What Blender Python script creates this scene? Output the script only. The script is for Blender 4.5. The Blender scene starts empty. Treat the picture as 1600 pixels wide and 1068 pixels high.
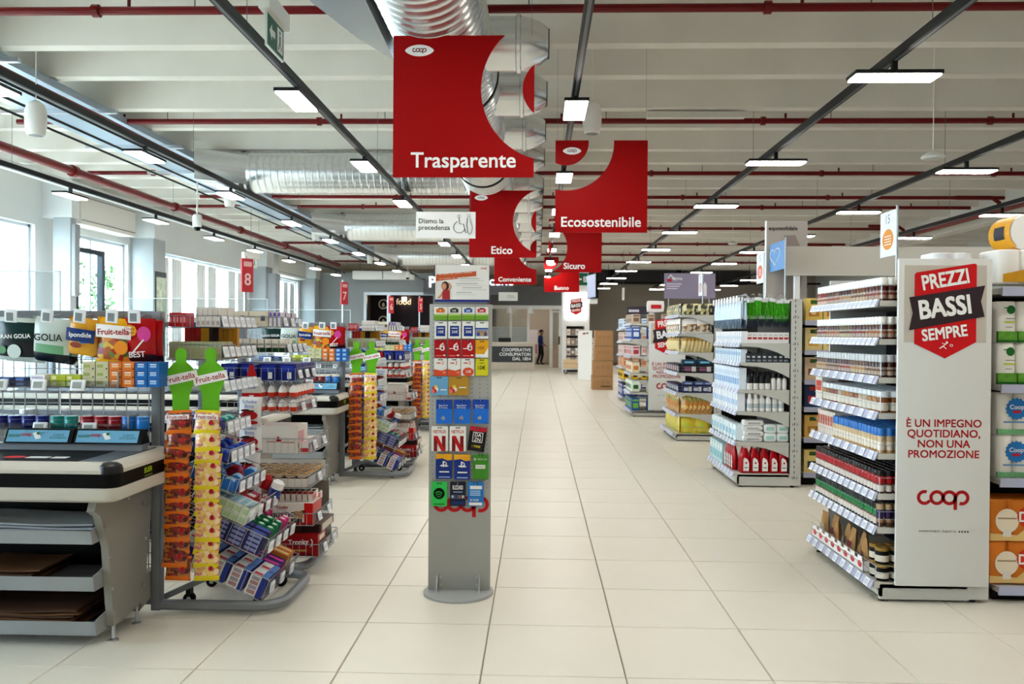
import bpy, bmesh, math, random
from mathutils import Vector, Matrix, Euler

SC = bpy.context.scene
C = SC.collection
PI = math.pi
RND = random.Random(11)

# ---------------------------------------------------------------- camera (image taken as 1600 x 1068)
FPX = 1300.0
YAW, PITCH, ROLL = -0.0310, 0.0088, 0.0068
CAM = Vector((0, 0, 1.41))
_cy, _sy, _cp, _sp, _cr, _sr = math.cos(YAW), math.sin(YAW), math.cos(PITCH), math.sin(PITCH), math.cos(ROLL), math.sin(ROLL)
FWD = Vector((_sy * _cp, _cy * _cp, -_sp))
_r0 = Vector((_cy, -_sy, 0)); _u0 = Vector((_sy * _sp, _cy * _sp, _cp))
RGT = _r0 * _cr + _u0 * _sr
UPV = _u0 * _cr - _r0 * _sr
cam_data = bpy.data.cameras.new('camera')
cam = bpy.data.objects.new('camera', cam_data); C.objects.link(cam)
cam.matrix_world = Matrix(((RGT.x, UPV.x, -FWD.x, CAM.x), (RGT.y, UPV.y, -FWD.y, CAM.y), (RGT.z, UPV.z, -FWD.z, CAM.z), (0, 0, 0, 1)))
cam_data.sensor_width = 36.0
cam_data.lens = FPX * 36.0 / 1600.0
cam_data.clip_start, cam_data.clip_end = 0.05, 300
cam_data.dof.use_dof = True
cam_data.dof.focus_distance = 4.9
cam_data.dof.aperture_fstop = 5.0
SC.camera = cam

# ---------------------------------------------------------------- world and exposure
w = bpy.data.worlds.new('sky'); SC.world = w; w.use_nodes = True
bg = w.node_tree.nodes['Background']
bg.inputs[0].default_value = (0.70, 0.87, 1.0, 1)
bg.inputs[1].default_value = 9.0
LAMP = 17.0
vs = SC.view_settings
vs.view_transform = 'Standard'; vs.look = 'None'; vs.gamma = 1.0; vs.use_curve_mapping = False
vs.exposure = 1.52
SC.cycles.max_bounces = 8
SC.cycles.diffuse_bounces = 5
SC.cycles.transparent_max_bounces = 16
SC.cycles.sample_clamp_indirect = 6.0

# ---------------------------------------------------------------- helpers
def ray(px, py):
    return FWD * FPX + RGT * (px - 800.0) - UPV * (py - 534.0)
def at(px, py, Y):
    d = ray(px, py); return CAM + d * (Y / d.y)
def atx(px, py, X):
    d = ray(px, py); return CAM + d * (X / d.x)
def atz(px, py, Z):
    d = ray(px, py); return CAM + d * ((Z - CAM.z) / d.z)

_mats = {}
def lin(h):
    h = h.lstrip('#')
    if len(h) == 3: h = ''.join(c * 2 for c in h)
    out = []
    for i in (0, 2, 4):
        c = int(h[i:i + 2], 16) / 255.0
        out.append(c / 12.92 if c <= 0.04045 else ((c + 0.055) / 1.055) ** 2.4)
    return (*out, 1.0)
def M(h, rough=0.5, metal=0.0, em=0.0, var=0.0, scale=8.0, bump=0.0, alpha=1.0, spec=0.3):
    key = (h, rough, metal, em, var, scale, bump, alpha, spec)
    if key in _mats: return _mats[key]
    m = bpy.data.materials.new('material_' + h.strip('#')); m.use_nodes = True
    nt = m.node_tree; b = nt.nodes['Principled BSDF']
    col = lin(h) if em else tuple(c ** 1.2 for c in lin(h)[:3]) + (1.0,)
    b.inputs['Base Color'].default_value = col
    b.inputs['Roughness'].default_value = rough
    b.inputs['Metallic'].default_value = metal
    b.inputs['Specular IOR Level'].default_value = spec
    if em:
        b.inputs['Emission Color'].default_value = col
        b.inputs['Emission Strength'].default_value = em
    if alpha < 1: b.inputs['Alpha'].default_value = alpha
    if var or bump:
        tc = nt.nodes.new('ShaderNodeTexCoord'); n = nt.nodes.new('ShaderNodeTexNoise')
        n.inputs['Scale'].default_value = scale; n.inputs['Detail'].default_value = 4
        nt.links.new(tc.outputs['Object'], n.inputs['Vector'])
        if var:
            r = nt.nodes.new('ShaderNodeValToRGB')
            r.color_ramp.elements[0].position = 0.3; r.color_ramp.elements[1].position = 0.7
            r.color_ramp.elements[0].color = tuple(c * (1 - var) for c in col[:3]) + (1,)
            r.color_ramp.elements[1].color = tuple(min(1, c * (1 + var)) for c in col[:3]) + (1,)
            nt.links.new(n.outputs['Fac'], r.inputs['Fac']); nt.links.new(r.outputs['Color'], b.inputs['Base Color'])
        if bump:
            bp = nt.nodes.new('ShaderNodeBump'); bp.inputs['Strength'].default_value = bump; bp.inputs['Distance'].default_value = 0.01
            nt.links.new(n.outputs['Fac'], bp.inputs['Height']); nt.links.new(bp.outputs['Normal'], b.inputs['Normal'])
    _mats[key] = m
    return m
def glass_mat(name, tint, gloss=0.08):
    if name in _mats: return _mats[name]
    m = bpy.data.materials.new(name); m.use_nodes = True; nt = m.node_tree; nt.nodes.clear()
    o = nt.nodes.new('ShaderNodeOutputMaterial'); mx = nt.nodes.new('ShaderNodeMixShader')
    t = nt.nodes.new('ShaderNodeBsdfTransparent'); g = nt.nodes.new('ShaderNodeBsdfGlossy')
    t.inputs[0].default_value = tint; g.inputs['Roughness'].default_value = 0.05
    mx.inputs[0].default_value = gloss
    nt.links.new(t.outputs[0], mx.inputs[1]); nt.links.new(g.outputs[0], mx.inputs[2]); nt.links.new(mx.outputs[0], o.inputs[0])
    _mats[name] = m
    return m
CLEAR = glass_mat('clear_glass', (0.93, 0.96, 0.97, 1), 0.07)
PLASTIC = glass_mat('clear_plastic', (0.86, 0.88, 0.92, 1), 0.12)

class G:
    """collects geometry for ONE mesh object"""
    def __init__(s, T=None): s.v = []; s.f = []; s.k = []; s.ms = []; s.T = T
    def add(s, vs, fs, mat):
        b = len(s.v)
        if s.T is None: s.v += [tuple(p) for p in vs]
        else: s.v += [tuple(s.T @ Vector(p)) for p in vs]
        if mat not in s.ms: s.ms.append(mat)
        k = s.ms.index(mat)
        for f in fs: s.f.append([b + i for i in f]); s.k.append(k)
        return s
    def box(s, x0, y0, z0, x1, y1, z1, mat):
        vs = [(x, y, z) for z in (z0, z1) for y in (y0, y1) for x in (x0, x1)]
        return s.add(vs, [(0, 2, 3, 1), (4, 5, 7, 6), (0, 1, 5, 4), (2, 6, 7, 3), (0, 4, 6, 2), (1, 3, 7, 5)], mat)
    def cbox(s, x0, y0, z0, x1, y1, z1, mat, b=0.01):
        """box with chamfered edges"""
        x0, x1 = min(x0, x1), max(x0, x1); y0, y1 = min(y0, y1), max(y0, y1)
        bm = bmesh.new(); bmesh.ops.create_cube(bm, size=1)
        for v in bm.verts: v.co = Vector(((x0 + x1) / 2 + v.co.x * (x1 - x0), (y0 + y1) / 2 + v.co.y * (y1 - y0), (z0 + z1) / 2 + v.co.z * (z1 - z0)))
        bmesh.ops.bevel(bm, geom=bm.edges[:], offset=b, segments=2, affect='EDGES', profile=0.6)
        bm.verts.index_update()
        s.add([v.co.copy() for v in bm.verts], [[v.index for v in f.verts] for f in bm.faces], mat); bm.free()
        return s
    def quad(s, pts, mat): return s.add(pts, [tuple(range(len(pts)))], mat)
    def rect(s, o, du, dv, mat):
        """flat print: corner o, edges du, dv"""
        o, du, dv = Vector(o), Vector(du), Vector(dv)
        return s.add([o, o + du, o + du + dv, o + dv], [(0, 1, 2, 3)], mat)
    def disc(s, o, du, dv, mat, n=20, a0=0, a1=2 * PI):
        o, du, dv = Vector(o), Vector(du), Vector(dv)
        pts = [o + du * math.cos(a0 + (a1 - a0) * i / n) + dv * math.sin(a0 + (a1 - a0) * i / n) for i in range(n)]
        return s.add(pts, [tuple(range(n))], mat)
    def ring(s, o, du, dv, ri, mat, n=24, a0=0, a1=2 * PI):
        o, du, dv = Vector(o), Vector(du), Vector(dv)
        vs, fs = [], []
        for i in range(n + 1):
            a = a0 + (a1 - a0) * i / n; d = du * math.cos(a) + dv * math.sin(a)
            vs += [o + d, o + d * ri]
        for i in range(n): fs.append((2 * i, 2 * i + 2, 2 * i + 3, 2 * i + 1))
        return s.add(vs, fs, mat)
    def prism(s, poly, axis, d0, d1, mat):
        """2D polygon extruded along axis 'x' (poly in y,z), 'y' (poly in x,z) or 'z' (poly in x,y)"""
        mk = {'x': lambda p, d: (d, p[0], p[1]), 'y': lambda p, d: (p[0], d, p[1]), 'z': lambda p, d: (p[0], p[1], d)}[axis]
        n = len(poly)
        vs = [mk(p, d0) for p in poly] + [mk(p, d1) for p in poly]
        fs = [tuple(range(n))[::-1], tuple(range(n, 2 * n))] + [(i, (i + 1) % n, n + (i + 1) % n, n + i) for i in range(n)]
        return s.add(vs, fs, mat)
    def cyl(s, p0, p1, r, mat, r1=None, n=14, caps=True):
        p0, p1 = Vector(p0), Vector(p1); r1 = r if r1 is None else r1
        d = (p1 - p0).normalized(); a = d.orthogonal().normalized(); b = d.cross(a)
        vs = []
        for i in range(n):
            t = 2 * PI * i / n; q = a * math.cos(t) + b * math.sin(t); vs += [p0 + q * r, p1 + q * r1]
        fs = [(2 * i, (2 * i + 2) % (2 * n), (2 * i + 3) % (2 * n), 2 * i + 1) for i in range(n)]
        if caps: fs += [tuple(2 * i for i in range(n))[::-1], tuple(2 * i + 1 for i in range(n))]
        return s.add(vs, fs, mat)
    def lathe(s, prof, mats, c=(0, 0, 0), n=16, T=None, sx=1.0, sy=1.0):
        """prof: (r, z) list; mats: one material or a list, one per segment"""
        c = Vector(c); vs = []
        for r, z in prof:
            for i in range(n):
                t = 2 * PI * i / n; p = Vector((r * math.cos(t) * sx, r * math.sin(t) * sy, z))
                vs.append(c + (T @ p if T else p))
        if not isinstance(mats, (list, tuple)): mats = [mats] * (len(prof) - 1)
        b = len(s.v)
        s.add(vs, [], mats[0])
        for j in range(len(prof) - 1):
            if mats[j] not in s.ms: s.ms.append(mats[j])
            k = s.ms.index(mats[j])
            for i in range(n):
                i2 = (i + 1) % n
                s.f.append([b + j * n + i, b + j * n + i2, b + (j + 1) * n + i2, b + (j + 1) * n + i]); s.k.append(k)
        for j, m in ((0, mats[0]), (len(prof) - 1, mats[-1])):
            if prof[j][0] > 1e-4:
                s.f.append([b + j * n + i for i in range(n)][::(-1 if j == 0 else 1)]); s.k.append(s.ms.index(m))
        return s
    def tube(s, pts, r, mat, n=6, closed=False):
        pts = [Vector(p) for p in pts]; N = len(pts); vs, fs = [], []
        nrm = None
        for i, p in enumerate(pts):
            if closed: t = (pts[(i + 1) % N] - pts[i - 1])
            else: t = pts[min(i + 1, N - 1)] - pts[max(i - 1, 0)]
            t.normalize()
            if nrm is None:
                nrm = t.orthogonal().normalized() if abs(t.z) > .9 else Vector((0, 0, 1)).cross(t).normalized()
            nrm = (nrm - t * nrm.dot(t)).normalized(); b = t.cross(nrm)
            for k in range(n):
                a = 2 * PI * k / n + PI / n; vs.append(p + (nrm * math.cos(a) + b * math.sin(a)) * r)
        m = N if closed else N - 1
        for i in range(m):
            for k in range(n):
                j = (i + 1) % N; fs.append((i * n + k, i * n + (k + 1) % n, j * n + (k + 1) % n, j * n + k))
        if not closed: fs += [tuple(range(n))[::-1], tuple((N - 1) * n + k for k in range(n))]
        return s.add(vs, fs, mat)
    def sheet(s, fn, nu, nv, mat, close=False):
        """grid surface fn(u, v); mat may be a function of (u, v)"""
        b = len(s.v); vs = [fn(i / nu, j / nv) for j in range(nv + 1) for i in range(nu + 1)]
        s.add(vs, [], mat(0.5, 0.5) if callable(mat) else mat)
        for j in range(nv):
            for i in range(nu):
                m = mat((i + .5) / nu, (j + .5) / nv) if callable(mat) else mat
                if m not in s.ms: s.ms.append(m)
                a = b + j * (nu + 1) + i
                s.f.append([a, a + 1, a + nu + 2, a + nu + 1]); s.k.append(s.ms.index(m))
        return s
    def mesh(s, name):
        me = bpy.data.meshes.new(name)
        me.from_pydata(s.v, [], s.f)
        for m in s.ms: me.materials.append(m)
        me.polygons.foreach_set('material_index', s.k)
        me.shade_smooth(); me.set_sharp_from_angle(angle=0.62)
        me.update()
        return me
    def obj(s, name, parent=None, loc=None, rot=None):
        o = bpy.data.objects.new(name, s.mesh(name)); C.objects.link(o)
        if parent is not None: o.parent = parent
        if loc is not None: o.location = loc
        if rot is not None: o.rotation_euler = rot
        return o

def tag(o, label, cat, group=None):
    o['label'] = label; o['category'] = cat
    if group: o['group'] = group
    return o
def empty(name, label, cat, loc=(0, 0, 0), rz=0.0, group=None):
    o = bpy.data.objects.new(name, None); C.objects.link(o); o.location = loc; o.rotation_euler = (0, 0, rz)
    o.empty_display_size = 0.1
    return tag(o, label, cat, group)
def struct(o): o['kind'] = 'structure'; return o
def inst(me, name, parent=None, loc=(0, 0, 0), rot=(0, 0, 0), sc=None):
    o = bpy.data.objects.new(name, me); C.objects.link(o)
    if parent is not None: o.parent = parent
    o.location = loc; o.rotation_euler = rot
    if sc: o.scale = sc
    return o
KIDS = {}
def copy_tree(o, parent=None, mat=None, label=None, group=None):
    c = o.copy(); C.objects.link(c)
    if parent is not None: c.parent = parent; c.matrix_parent_inverse = o.matrix_parent_inverse
    if mat is not None: c.matrix_basis = mat
    if label: c['label'] = label
    if group: c['group'] = group
    for ch in o.children: copy_tree(ch, c)
    return c
def TM(x, y, z, rz=0.0, ry=0.0, rx=0.0):
    return Matrix.Translation((x, y, z)) @ Matrix.Rotation(rz, 4, 'Z') @ Matrix.Rotation(ry, 4, 'Y') @ Matrix.Rotation(rx, 4, 'X')
ORD = ('first', 'second', 'third', 'fourth', 'fifth', 'sixth', 'seventh', 'eighth', 'ninth', 'tenth', 'eleventh', 'twelfth', 'thirteenth')
class Proto:
    """first placement moves the prototype itself, later ones copy it"""
    def __init__(s, root): s.root = root; s.used = False
    def put(s, mat, label=None, group=None):
        if not s.used:
            s.used = True; o = s.root; o.matrix_basis = mat
            if label: o['label'] = label
            if group: o['group'] = group
            return o
        return copy_tree(s.root, None, mat, label, group)

# lettering ------------------------------------------------------
_txt = {}
def txt_mesh(text, mat, w=None, h=None, bold=0.0, align='C', cond=1.0, maxh=None):
    """flat lettering in local XY. w: total width, h: height of the whole block"""
    key = (text, mat.name, w, h, bold, align, cond, maxh)
    if key in _txt: return _txt[key]
    cu = bpy.data.curves.new('lettering', 'FONT')
    cu.body = text; cu.resolution_u = 3; cu.size = 1.0; cu.space_line = 0.95
    cu.align_x = {'C': 'CENTER', 'L': 'LEFT', 'R': 'RIGHT'}[align]
    ob = bpy.data.objects.new('lettering', cu); C.objects.link(ob)
    bpy.context.view_layer.update()
    me = bpy.data.meshes.new_from_object(ob.evaluated_get(bpy.context.evaluated_depsgraph_get()))
    bpy.data.objects.remove(ob); bpy.data.curves.remove(cu)
    xs = [v.co.x for v in me.vertices]; ys = [v.co.y for v in me.vertices]
    x0, x1, y0, y1 = min(xs), max(xs), min(ys), max(ys)
    if w is None: sy = h / (y1 - y0); sx = sy * cond
    elif h is None:
        sx = w / (x1 - x0); sy = sx / cond
    else: sx = w / (x1 - x0); sy = h / (y1 - y0)
    ax = {'C': (x0 + x1) / 2, 'L': x0, 'R': x1}[align]
    for v in me.vertices: v.co = Vector(((v.co.x - ax) * sx, (v.co.y - (y0 + y1) / 2) * sy, 0))
    if bold:      # heavier weight: the glyphs repeated a hair apart
        b = bold * .55 * sx; b2 = bold * .55 * sy; nv = len(me.vertices)
        V = [v.co.copy() for v in me.vertices]; P = [list(q.vertices) for q in me.polygons]
        vs, fs = [], []
        for k, (dx, dy) in enumerate(((-1, -1), (1, -1), (-1, 1), (1, 1))):
            vs += [(v.x + dx * b, v.y + dy * b2, k * .00002) for v in V]; fs += [[i + k * nv for i in q] for q in P]
        me.clear_geometry(); me.from_pydata(vs, [], fs); me.update()
    me.materials.clear(); me.materials.append(mat); me.name = 'lettering'
    _txt[key] = me
    return me
FACE = {'-y': (PI / 2, 0, 0), '-x': (PI / 2, 0, -PI / 2), '+x': (PI / 2, 0, PI / 2), '+y': (PI / 2, 0, PI), '+z': (0, 0, 0)}
def text(t, parent, loc, mat, w=None, h=None, face='-y', bold=0.0, align='C', roll=0.0, cond=1.0, name='lettering'):
    o = inst(txt_mesh(t, mat, w, h, bold, align, cond), name, parent, loc)
    r = FACE[face] if isinstance(face, str) else face
    o.rotation_euler = (Euler(r).to_matrix() @ Matrix.Rotation(roll, 3, 'Z')).to_euler()
    return o
def coop_logo(g, mat, cx, cy, w, T=None):
    """four linked letters made of rings, in local XY, total width w"""
    r = w / 6.9; ri = 0.56; xs = [cx - 2.45 * r + i * 1.63 * r for i in range(4)]
    dx, dy = Vector((r, 0, 0)), Vector((0, r, 0))
    g.ring((xs[0], cy, 0), dx, dy, ri, mat, a0=1.2, a1=2 * PI - 0.5)
    g.ring((xs[1], cy, 0), dx, dy, ri, mat)
    g.ring((xs[2], cy, 0), dx, dy, ri, mat)
    g.ring((xs[3], cy, 0), dx, dy, ri, mat, a0=-1.95, a1=PI)
    x0, x1 = xs[2] + .55 * r, xs[2] + 1.03 * r
    g.quad([(x0, cy - 1.6 * r, 0), (x1, cy - 1.6 * r, 0), (x1, cy, 0), (x0, cy, 0)], mat)
    return g

# common materials
WHITE = M('#f2f1ee', 0.45); OFFW = M('#e6e4df', 0.5); PAPER = M('#f4f3f0', 0.6)
GREY = M('#a9aaa8', 0.4, var=0.04, scale=3); LGREY = M('#c4c3bd', 0.42, var=0.03, scale=2); DGREY = M('#6f7276', 0.45)
STEEL = M('#c9ccd0', 0.28, 0.9); WIRE = M('#b9bcc0', 0.35, 0.55)
BLACK = M('#0c0d0e', 0.45, spec=0.15); DARK = M('#2a2c2f', 0.5); RED = M('#a60006', 0.5, var=0.03, scale=1.5, spec=0.12); REDT = M('#b00c18', 0.5)
TAGW = M('#eceef2', 0.4)
# ================================================================ THE SHELL
XL, XR, YF, YB, ZC = -9.6, 14.0, -4.0, 42.5, 4.95
WALLP = M('#dfe2e3', 0.7, var=0.02, scale=0.7)
TAUPE = M('#b8b0a5', 0.7, var=0.03, scale=0.5)
CONC = M('#e4e1da', 0.75, var=0.035, scale=2.0, bump=0.05)
CREAM_T = M('#e3ded2', 0.34, var=0.035, scale=1.3)
GROUT = M('#8f8779', 0.8)

floor = struct(G().box(XL - .3, YF - .3, -0.12, XR + .3, YB + .3, -0.009, GROUT).obj('floor'))
def tile_g(g, x0, y0, x1, y1, b=0.003):
    vs = [(x0, y0, -0.009), (x1, y0, -0.009), (x1, y1, -0.009), (x0, y1, -0.009), (x0 + b, y0 + b, 0), (x1 - b, y0 + b, 0), (x1 - b, y1 - b, 0), (x0 + b, y1 - b, 0)]
    g.add(vs, [(4, 5, 6, 7), (0, 1, 5, 4), (1, 2, 6, 5), (2, 3, 7, 6), (3, 0, 4, 7)], CREAM_T)
TX0, TY0, TS, TG = -0.226, 3.431, 0.6, 0.0032
tile_mesh = None
far = G()
kx = [k for k in range(-17, 26) if XL < TX0 + k * TS < XR - .6]
for k in kx:
    for j in range(-12, 60):
        x0, y0 = TX0 + k * TS, TY0 + j * TS
        if y0 < YF or y0 > YB - .6: continue
        lim = y0 * 0.66 + 0.9
        if 1.8 < y0 < 10.6 and -lim < x0 < lim - .2 and x0 > -4.6 and x0 < 3.4:
            if tile_mesh is None:
                tile_mesh = tile_g_m = G(); tile_g(tile_g_m, TG / 2, TG / 2, TS - TG / 2, TS - TG / 2); tile_mesh = tile_g_m.mesh('tile')
            inst(tile_mesh, 'tile', floor, (x0, y0, RND.uniform(-.0004, 0)))
        else: tile_g(far, x0 + TG / 2, y0 + TG / 2, x0 + TS - TG / 2, y0 + TS - TG / 2)
o = far.obj('tile_field', floor); o['kind'] = 'stuff'

# ceiling of precast ribbed concrete units, each 2.4 m wide with two legs
ceil = struct(G().box(XL - .3, YF - .3, ZC, XR + .3, YB + .3, ZC + .2, CONC).obj('ceiling'))
ug = G()
def leg_poly(c):
    return [(c - .17, ZC - .06), (c - .10, 4.42), (c - .085, 4.36), (c + .085, 4.36), (c + .10, 4.42), (c + .17, ZC - .06)]
ug.box(XL, -1.19, ZC - .06, XR, 1.19, ZC, CONC)
lp = leg_poly(-.515)
for c in (-.515, .515): ug.prism(leg_poly(c), 'x', XL, XR, CONC)
um = ug.mesh('ceiling_unit')
y = 9.06 - 2.4 * 5
while y < YB:
    inst(um, 'ceiling_beam', ceil, (0, y, 0)); y += 2.4

struct(G().box(XL - .3, YF - .3, 0, XR + .3, YF, ZC, M('#9a958d', .8)).obj('wall_front'))
struct(G().box(XR, YF, 0, XR + .3, YB, ZC, WALLP).obj('wall_right'))
struct(G().box(XL, YB, 0, XR, YB + .3, ZC, TAUPE).obj('wall_back'))

# window wall
SILL, HEAD = 0.35, 3.45
bays = [(-1.5, 4.6), (5.2, 10.0), (10.6, 15.6), (16.3, 19.2), (20.6, 27.1), (28.6, 33.0)]
wl = G()
ys = YF
for a, b in bays:
    wl.box(XL - .3, ys, 0, XL, a, HEAD, WALLP); ys = b
wl.box(XL - .3, ys, 0, XL, YB, HEAD, WALLP)
wl.box(XL - .3, YF, HEAD, XL, YB, ZC, WALLP)
for i, (a, b) in enumerate(bays):
    if i != 3: wl.box(XL - .3, a, 0, XL, b, SILL, WALLP)
struct(wl.obj('wall_left'))
FRAME = M('#cfd8de', 0.4)
BLIND = M('#e9eef2', 0.8)
for i, (a, b) in enumerate(bays):
    s0 = SILL if i != 3 else 0.02
    fr = G(); t = .06
    fr.box(XL - .2, a, s0, XL - .1, b, s0 + t, FRAME); fr.box(XL - .2, a, HEAD - t, XL - .1, b, HEAD, FRAME)
    fr.box(XL - .2, a, s0, XL - .1, a + t, HEAD, FRAME); fr.box(XL - .2, b - t, s0, XL - .1, b, HEAD, FRAME)
    wn = struct(fr.obj('window_%d' % (i + 1)))
    n = max(2, round((b - a) / 1.25)); st = (b - a) / n
    for k in range(1, n):
        inst(G().box(-.1, -.03, s0 + t, 0, .03, HEAD - t, FRAME).mesh('mullion'), 'mullion', wn, (XL - .1, a + k * st, 0))
    for k in range(n):
        G().box(XL - .155, a + k * st + .03, s0 + t, XL - .145, a + (k + 1) * st - .03, HEAD - t, CLEAR).obj('pane', wn)
    if i in (4, 5):     # pale vertical blinds drawn over part of the panes
        yy = a + .25; k = 0
        while yy < b - .5:
            if k % 3 != 2:
                w_ = .62
                g = G(); g.sheet(lambda u, v, y0=yy: (XL - .05 + .012 * math.sin(u * 25), y0 + u * w_, SILL + .1 + v * (HEAD - SILL - .2)), 16, 1, BLIND)
                o = g.obj('blind_panel', wn)
            yy += .8; k += 1
# dark door leaf in bay 4
dr = G(); dr.box(XL - .2, 18.2, 0, XL - .08, 18.32, 3.2, M('#23303c', 0.4)); dr.box(XL - .2, 17.16, 3.1, XL - .08, 18.2, 3.2, M('#23303c', 0.4))
dr.box(XL - .2, 17.16, 0, XL - .08, 17.26, 3.1, M('#23303c', 0.4))
d = struct(dr.obj('door_1')); G().box(XL - .15, 17.26, .02, XL - .14, 18.2, 3.1, CLEAR).obj('pane', d)

# columns in front of the window wall
COLM = M('#b9bfc3', 0.6, var=0.02, scale=1)
for i, (y0, y1, x1) in enumerate([(15.84, 16.05, -9.05), (19.32, 19.95, -9.05), (27.4, 28.1, -9.05), (33.3, 33.98, -9.0), (10.05, 10.55, -9.05)]):
    g = G(); g.cbox(XL + (.2 if i == 0 else 0), y0, 0, x1, y1, 3.62, COLM, .015); g.box(XL, y0 - .03, 3.62, x1 + .04, y1 + .03, 4.36, WALLP)
    struct(g.obj('trim_%d' % (i + 1)))
tag(G().cbox(-9.05, 15.86, 2.1, -8.97, 16.04, 3.5, M('#a3a8ad', .5), .012).obj('junction_box'), 'tall grey equipment box fixed high on the slim window pillar', 'box')
tag(G().cbox(-9.05, 27.5, 2.0, -8.75, 28.0, 3.4, M('#a3a8ad', .5), .012).obj('junction_box'), 'tall grey equipment box on the far window column', 'box')
fp = empty('framed_poster', 'framed green and cream poster on the window column behind the tills', 'poster', (-9.04, 19.4, 1.5))
G().box(-.01, 0, 0, .012, .55, 1.35, M('#3c4a4c', .4)).obj('frame', fp); G().box(.012, .03, .03, .014, .52, 1.22, M('#c9d3c4', .5, var=.35, scale=6)).obj('print', fp)
# roller shutter housing
sh = empty('shutter_housing', 'large white roller shutter housing above the glass street door', 'shutter', (-9.4, 17.7, 3.58))
G().cbox(-.2, -1.22, 0, .2, 1.05, .6, OFFW, .02).obj('cover', sh)
for z in (.08, .55): G().box(.2, -1.2, z, .206, 1.03, z + .015, DGREY).obj('seam', sh)
s2 = empty('shutter_housing', 'white roller shutter housing above the windows further down the street wall', 'shutter', (-9.35, 31.0, 3.5))
G().cbox(-.22, -2.0, 0, .22, 1.5, .7, OFFW, .02).obj('cover', s2)
G().box(.22, -1.98, .08, .226, 1.48, .095, DGREY).obj('seam', s2)

# outside: ground, pale building, shrub
struct(G().box(-60, -30, -.3, XL - .31, 80, -.02, M('#b9b4aa', .9)).obj('ground'))
bd = empty('building', 'pale rendered building with small arched windows across the street', 'building', (-19, 28, 0))
G().box(-6, -22, 0, 0, 30, 9, M('#f0ece4', .9)).obj('facade', bd)
for yy, zz in ((2.2, 4.15), (2.2, 1.9), (-6, 4.15), (-6, 1.9), (10, 4.15), (10, 1.9)):
    g = G(); pl = [(-.28, 0), (.28, 0), (.28, .8)] + [(.28 * math.cos(a), .8 + .16 * math.sin(a)) for a in (.5, 1.0, 1.57, 2.1, 2.6)] + [(-.28, .8)]
    g.prism([(yy + p, zz + q) for p, q in pl], 'x', -.05, .02, M('#a9b1b8', .4)); g.box(-.02, yy - .36, zz - .06, .1, yy + .36, zz, M('#d8d2c8', .9))
    g.obj('arched_window', bd)
sb = empty('shrub', 'leafy green shrub outside the glass street door', 'shrub', (-12.4, 23.6, 0))
g = G()
LEAF = M('#3f6b2c', .7, var=.3, scale=3)
for i in range(900):
    p = Vector((RND.gauss(0, .35), RND.gauss(0, .55), 1.6 + RND.uniform(-1.3, 1.7)))
    a, b = Vector((RND.uniform(-1, 1), RND.uniform(-1, 1), RND.uniform(-1, 1))) * .09, Vector((RND.uniform(-1, 1), RND.uniform(-1, 1), RND.uniform(-1, 1))) * .06
    g.quad([p - a, p + b, p + a, p - b], LEAF)
o = g.obj('foliage', sb); o['kind'] = 'stuff'
G().cyl((0, 0, 0), (0, 0, 2.2), .05, M('#5b4636', .9), n=8).obj('stem', sb)

# ---------------------------------------------------------------- back of the shop
LG = M('#a2a5a6', .6, var=.02, scale=1)
g = G(); Yb = 34.0
g.box(-9.6, Yb, 0, -7.15, Yb + .25, 3.9, LG); g.box(-7.15, Yb, 3.12, -4.3, Yb + .25, 3.9, LG); g.box(-4.3, Yb, 0, -2.1, Yb + .25, 3.1, LG)
struct(g.obj('trim_6'))
struct(G().box(-7.15, Yb - .04, 3.0, -4.3, Yb + .2, 3.12, STEEL).box(-7.15, Yb - .04, 0, -7.05, Yb + .2, 3.0, STEEL).box(-6.2, Yb - .04, 0, -6.12, Yb + .2, 3.0, STEEL).obj('trim_7'))
food = empty('cafe_front', 'dark purple cafe front with white lettering and round emblems behind the tills', 'cafe', (-5.7, 37.5, 0))
G().box(-1.9, 0, 0, 2.0, .2, 3.6, M('#241a2c', .5)).obj('wall_board', food)
q = at(630, 471, 37.4); text('food', food, (q.x + 5.7, -.02, q.z), WHITE, h=.26, bold=.02)
for z in (2.75, 2.0):
    o = G().ring((-1.3, -.02, z), (.22, 0, 0), (0, 0, .22), .8, WHITE).disc((-1.3, -.02, z - .03), (.06, 0, 0), (0, 0, .1), WHITE).obj('emblem', food)
for dx in (-.3, 1.2): G().cyl((dx, -.35, 2.9), (dx, -.35, 3.05), .1, M('#ffdfae', .4, em=9), n=10).obj('spot_lamp', food)
cnt = empty('bar_counter', 'bright white bar counter in front of the dark cafe wall', 'counter', (-5.6, 35.8, 0))
G().cbox(-1.5, -.3, 0, 1.3, .3, 1.12, WHITE, .02).obj('body', cnt)
G().box(-1.5, -.1, 1.12, 1.3, -.08, 1.5, CLEAR).obj('glass_guard', cnt)
# lit letters hung above the customer desk
sg = empty('hanging_sign', 'long grey hanging sign board with big white raised letters', 'sign', (-2.85, 33.6, 0))
G().box(-1.8, 0, 3.02, 1.85, .12, 3.62, M('#77787b', .5)).obj('board', sg)
LIT = M('#f4f7ff', .4, em=1.6)
a = at(676, 440, 33.58); text('P', sg, (a.x + 2.85, -.02, a.z), LIT, h=.42, bold=.03)
a = at(784, 441, 33.58); text('CONO', sg, (a.x + 2.85, -.02, a.z), LIT, w=.98, bold=.03)
for dx in (-1.6, 1.6): G().cyl((dx, .06, 3.62), (dx, .06, 4.89), .006, DGREY, n=5).obj('hanger', sg)

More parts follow.
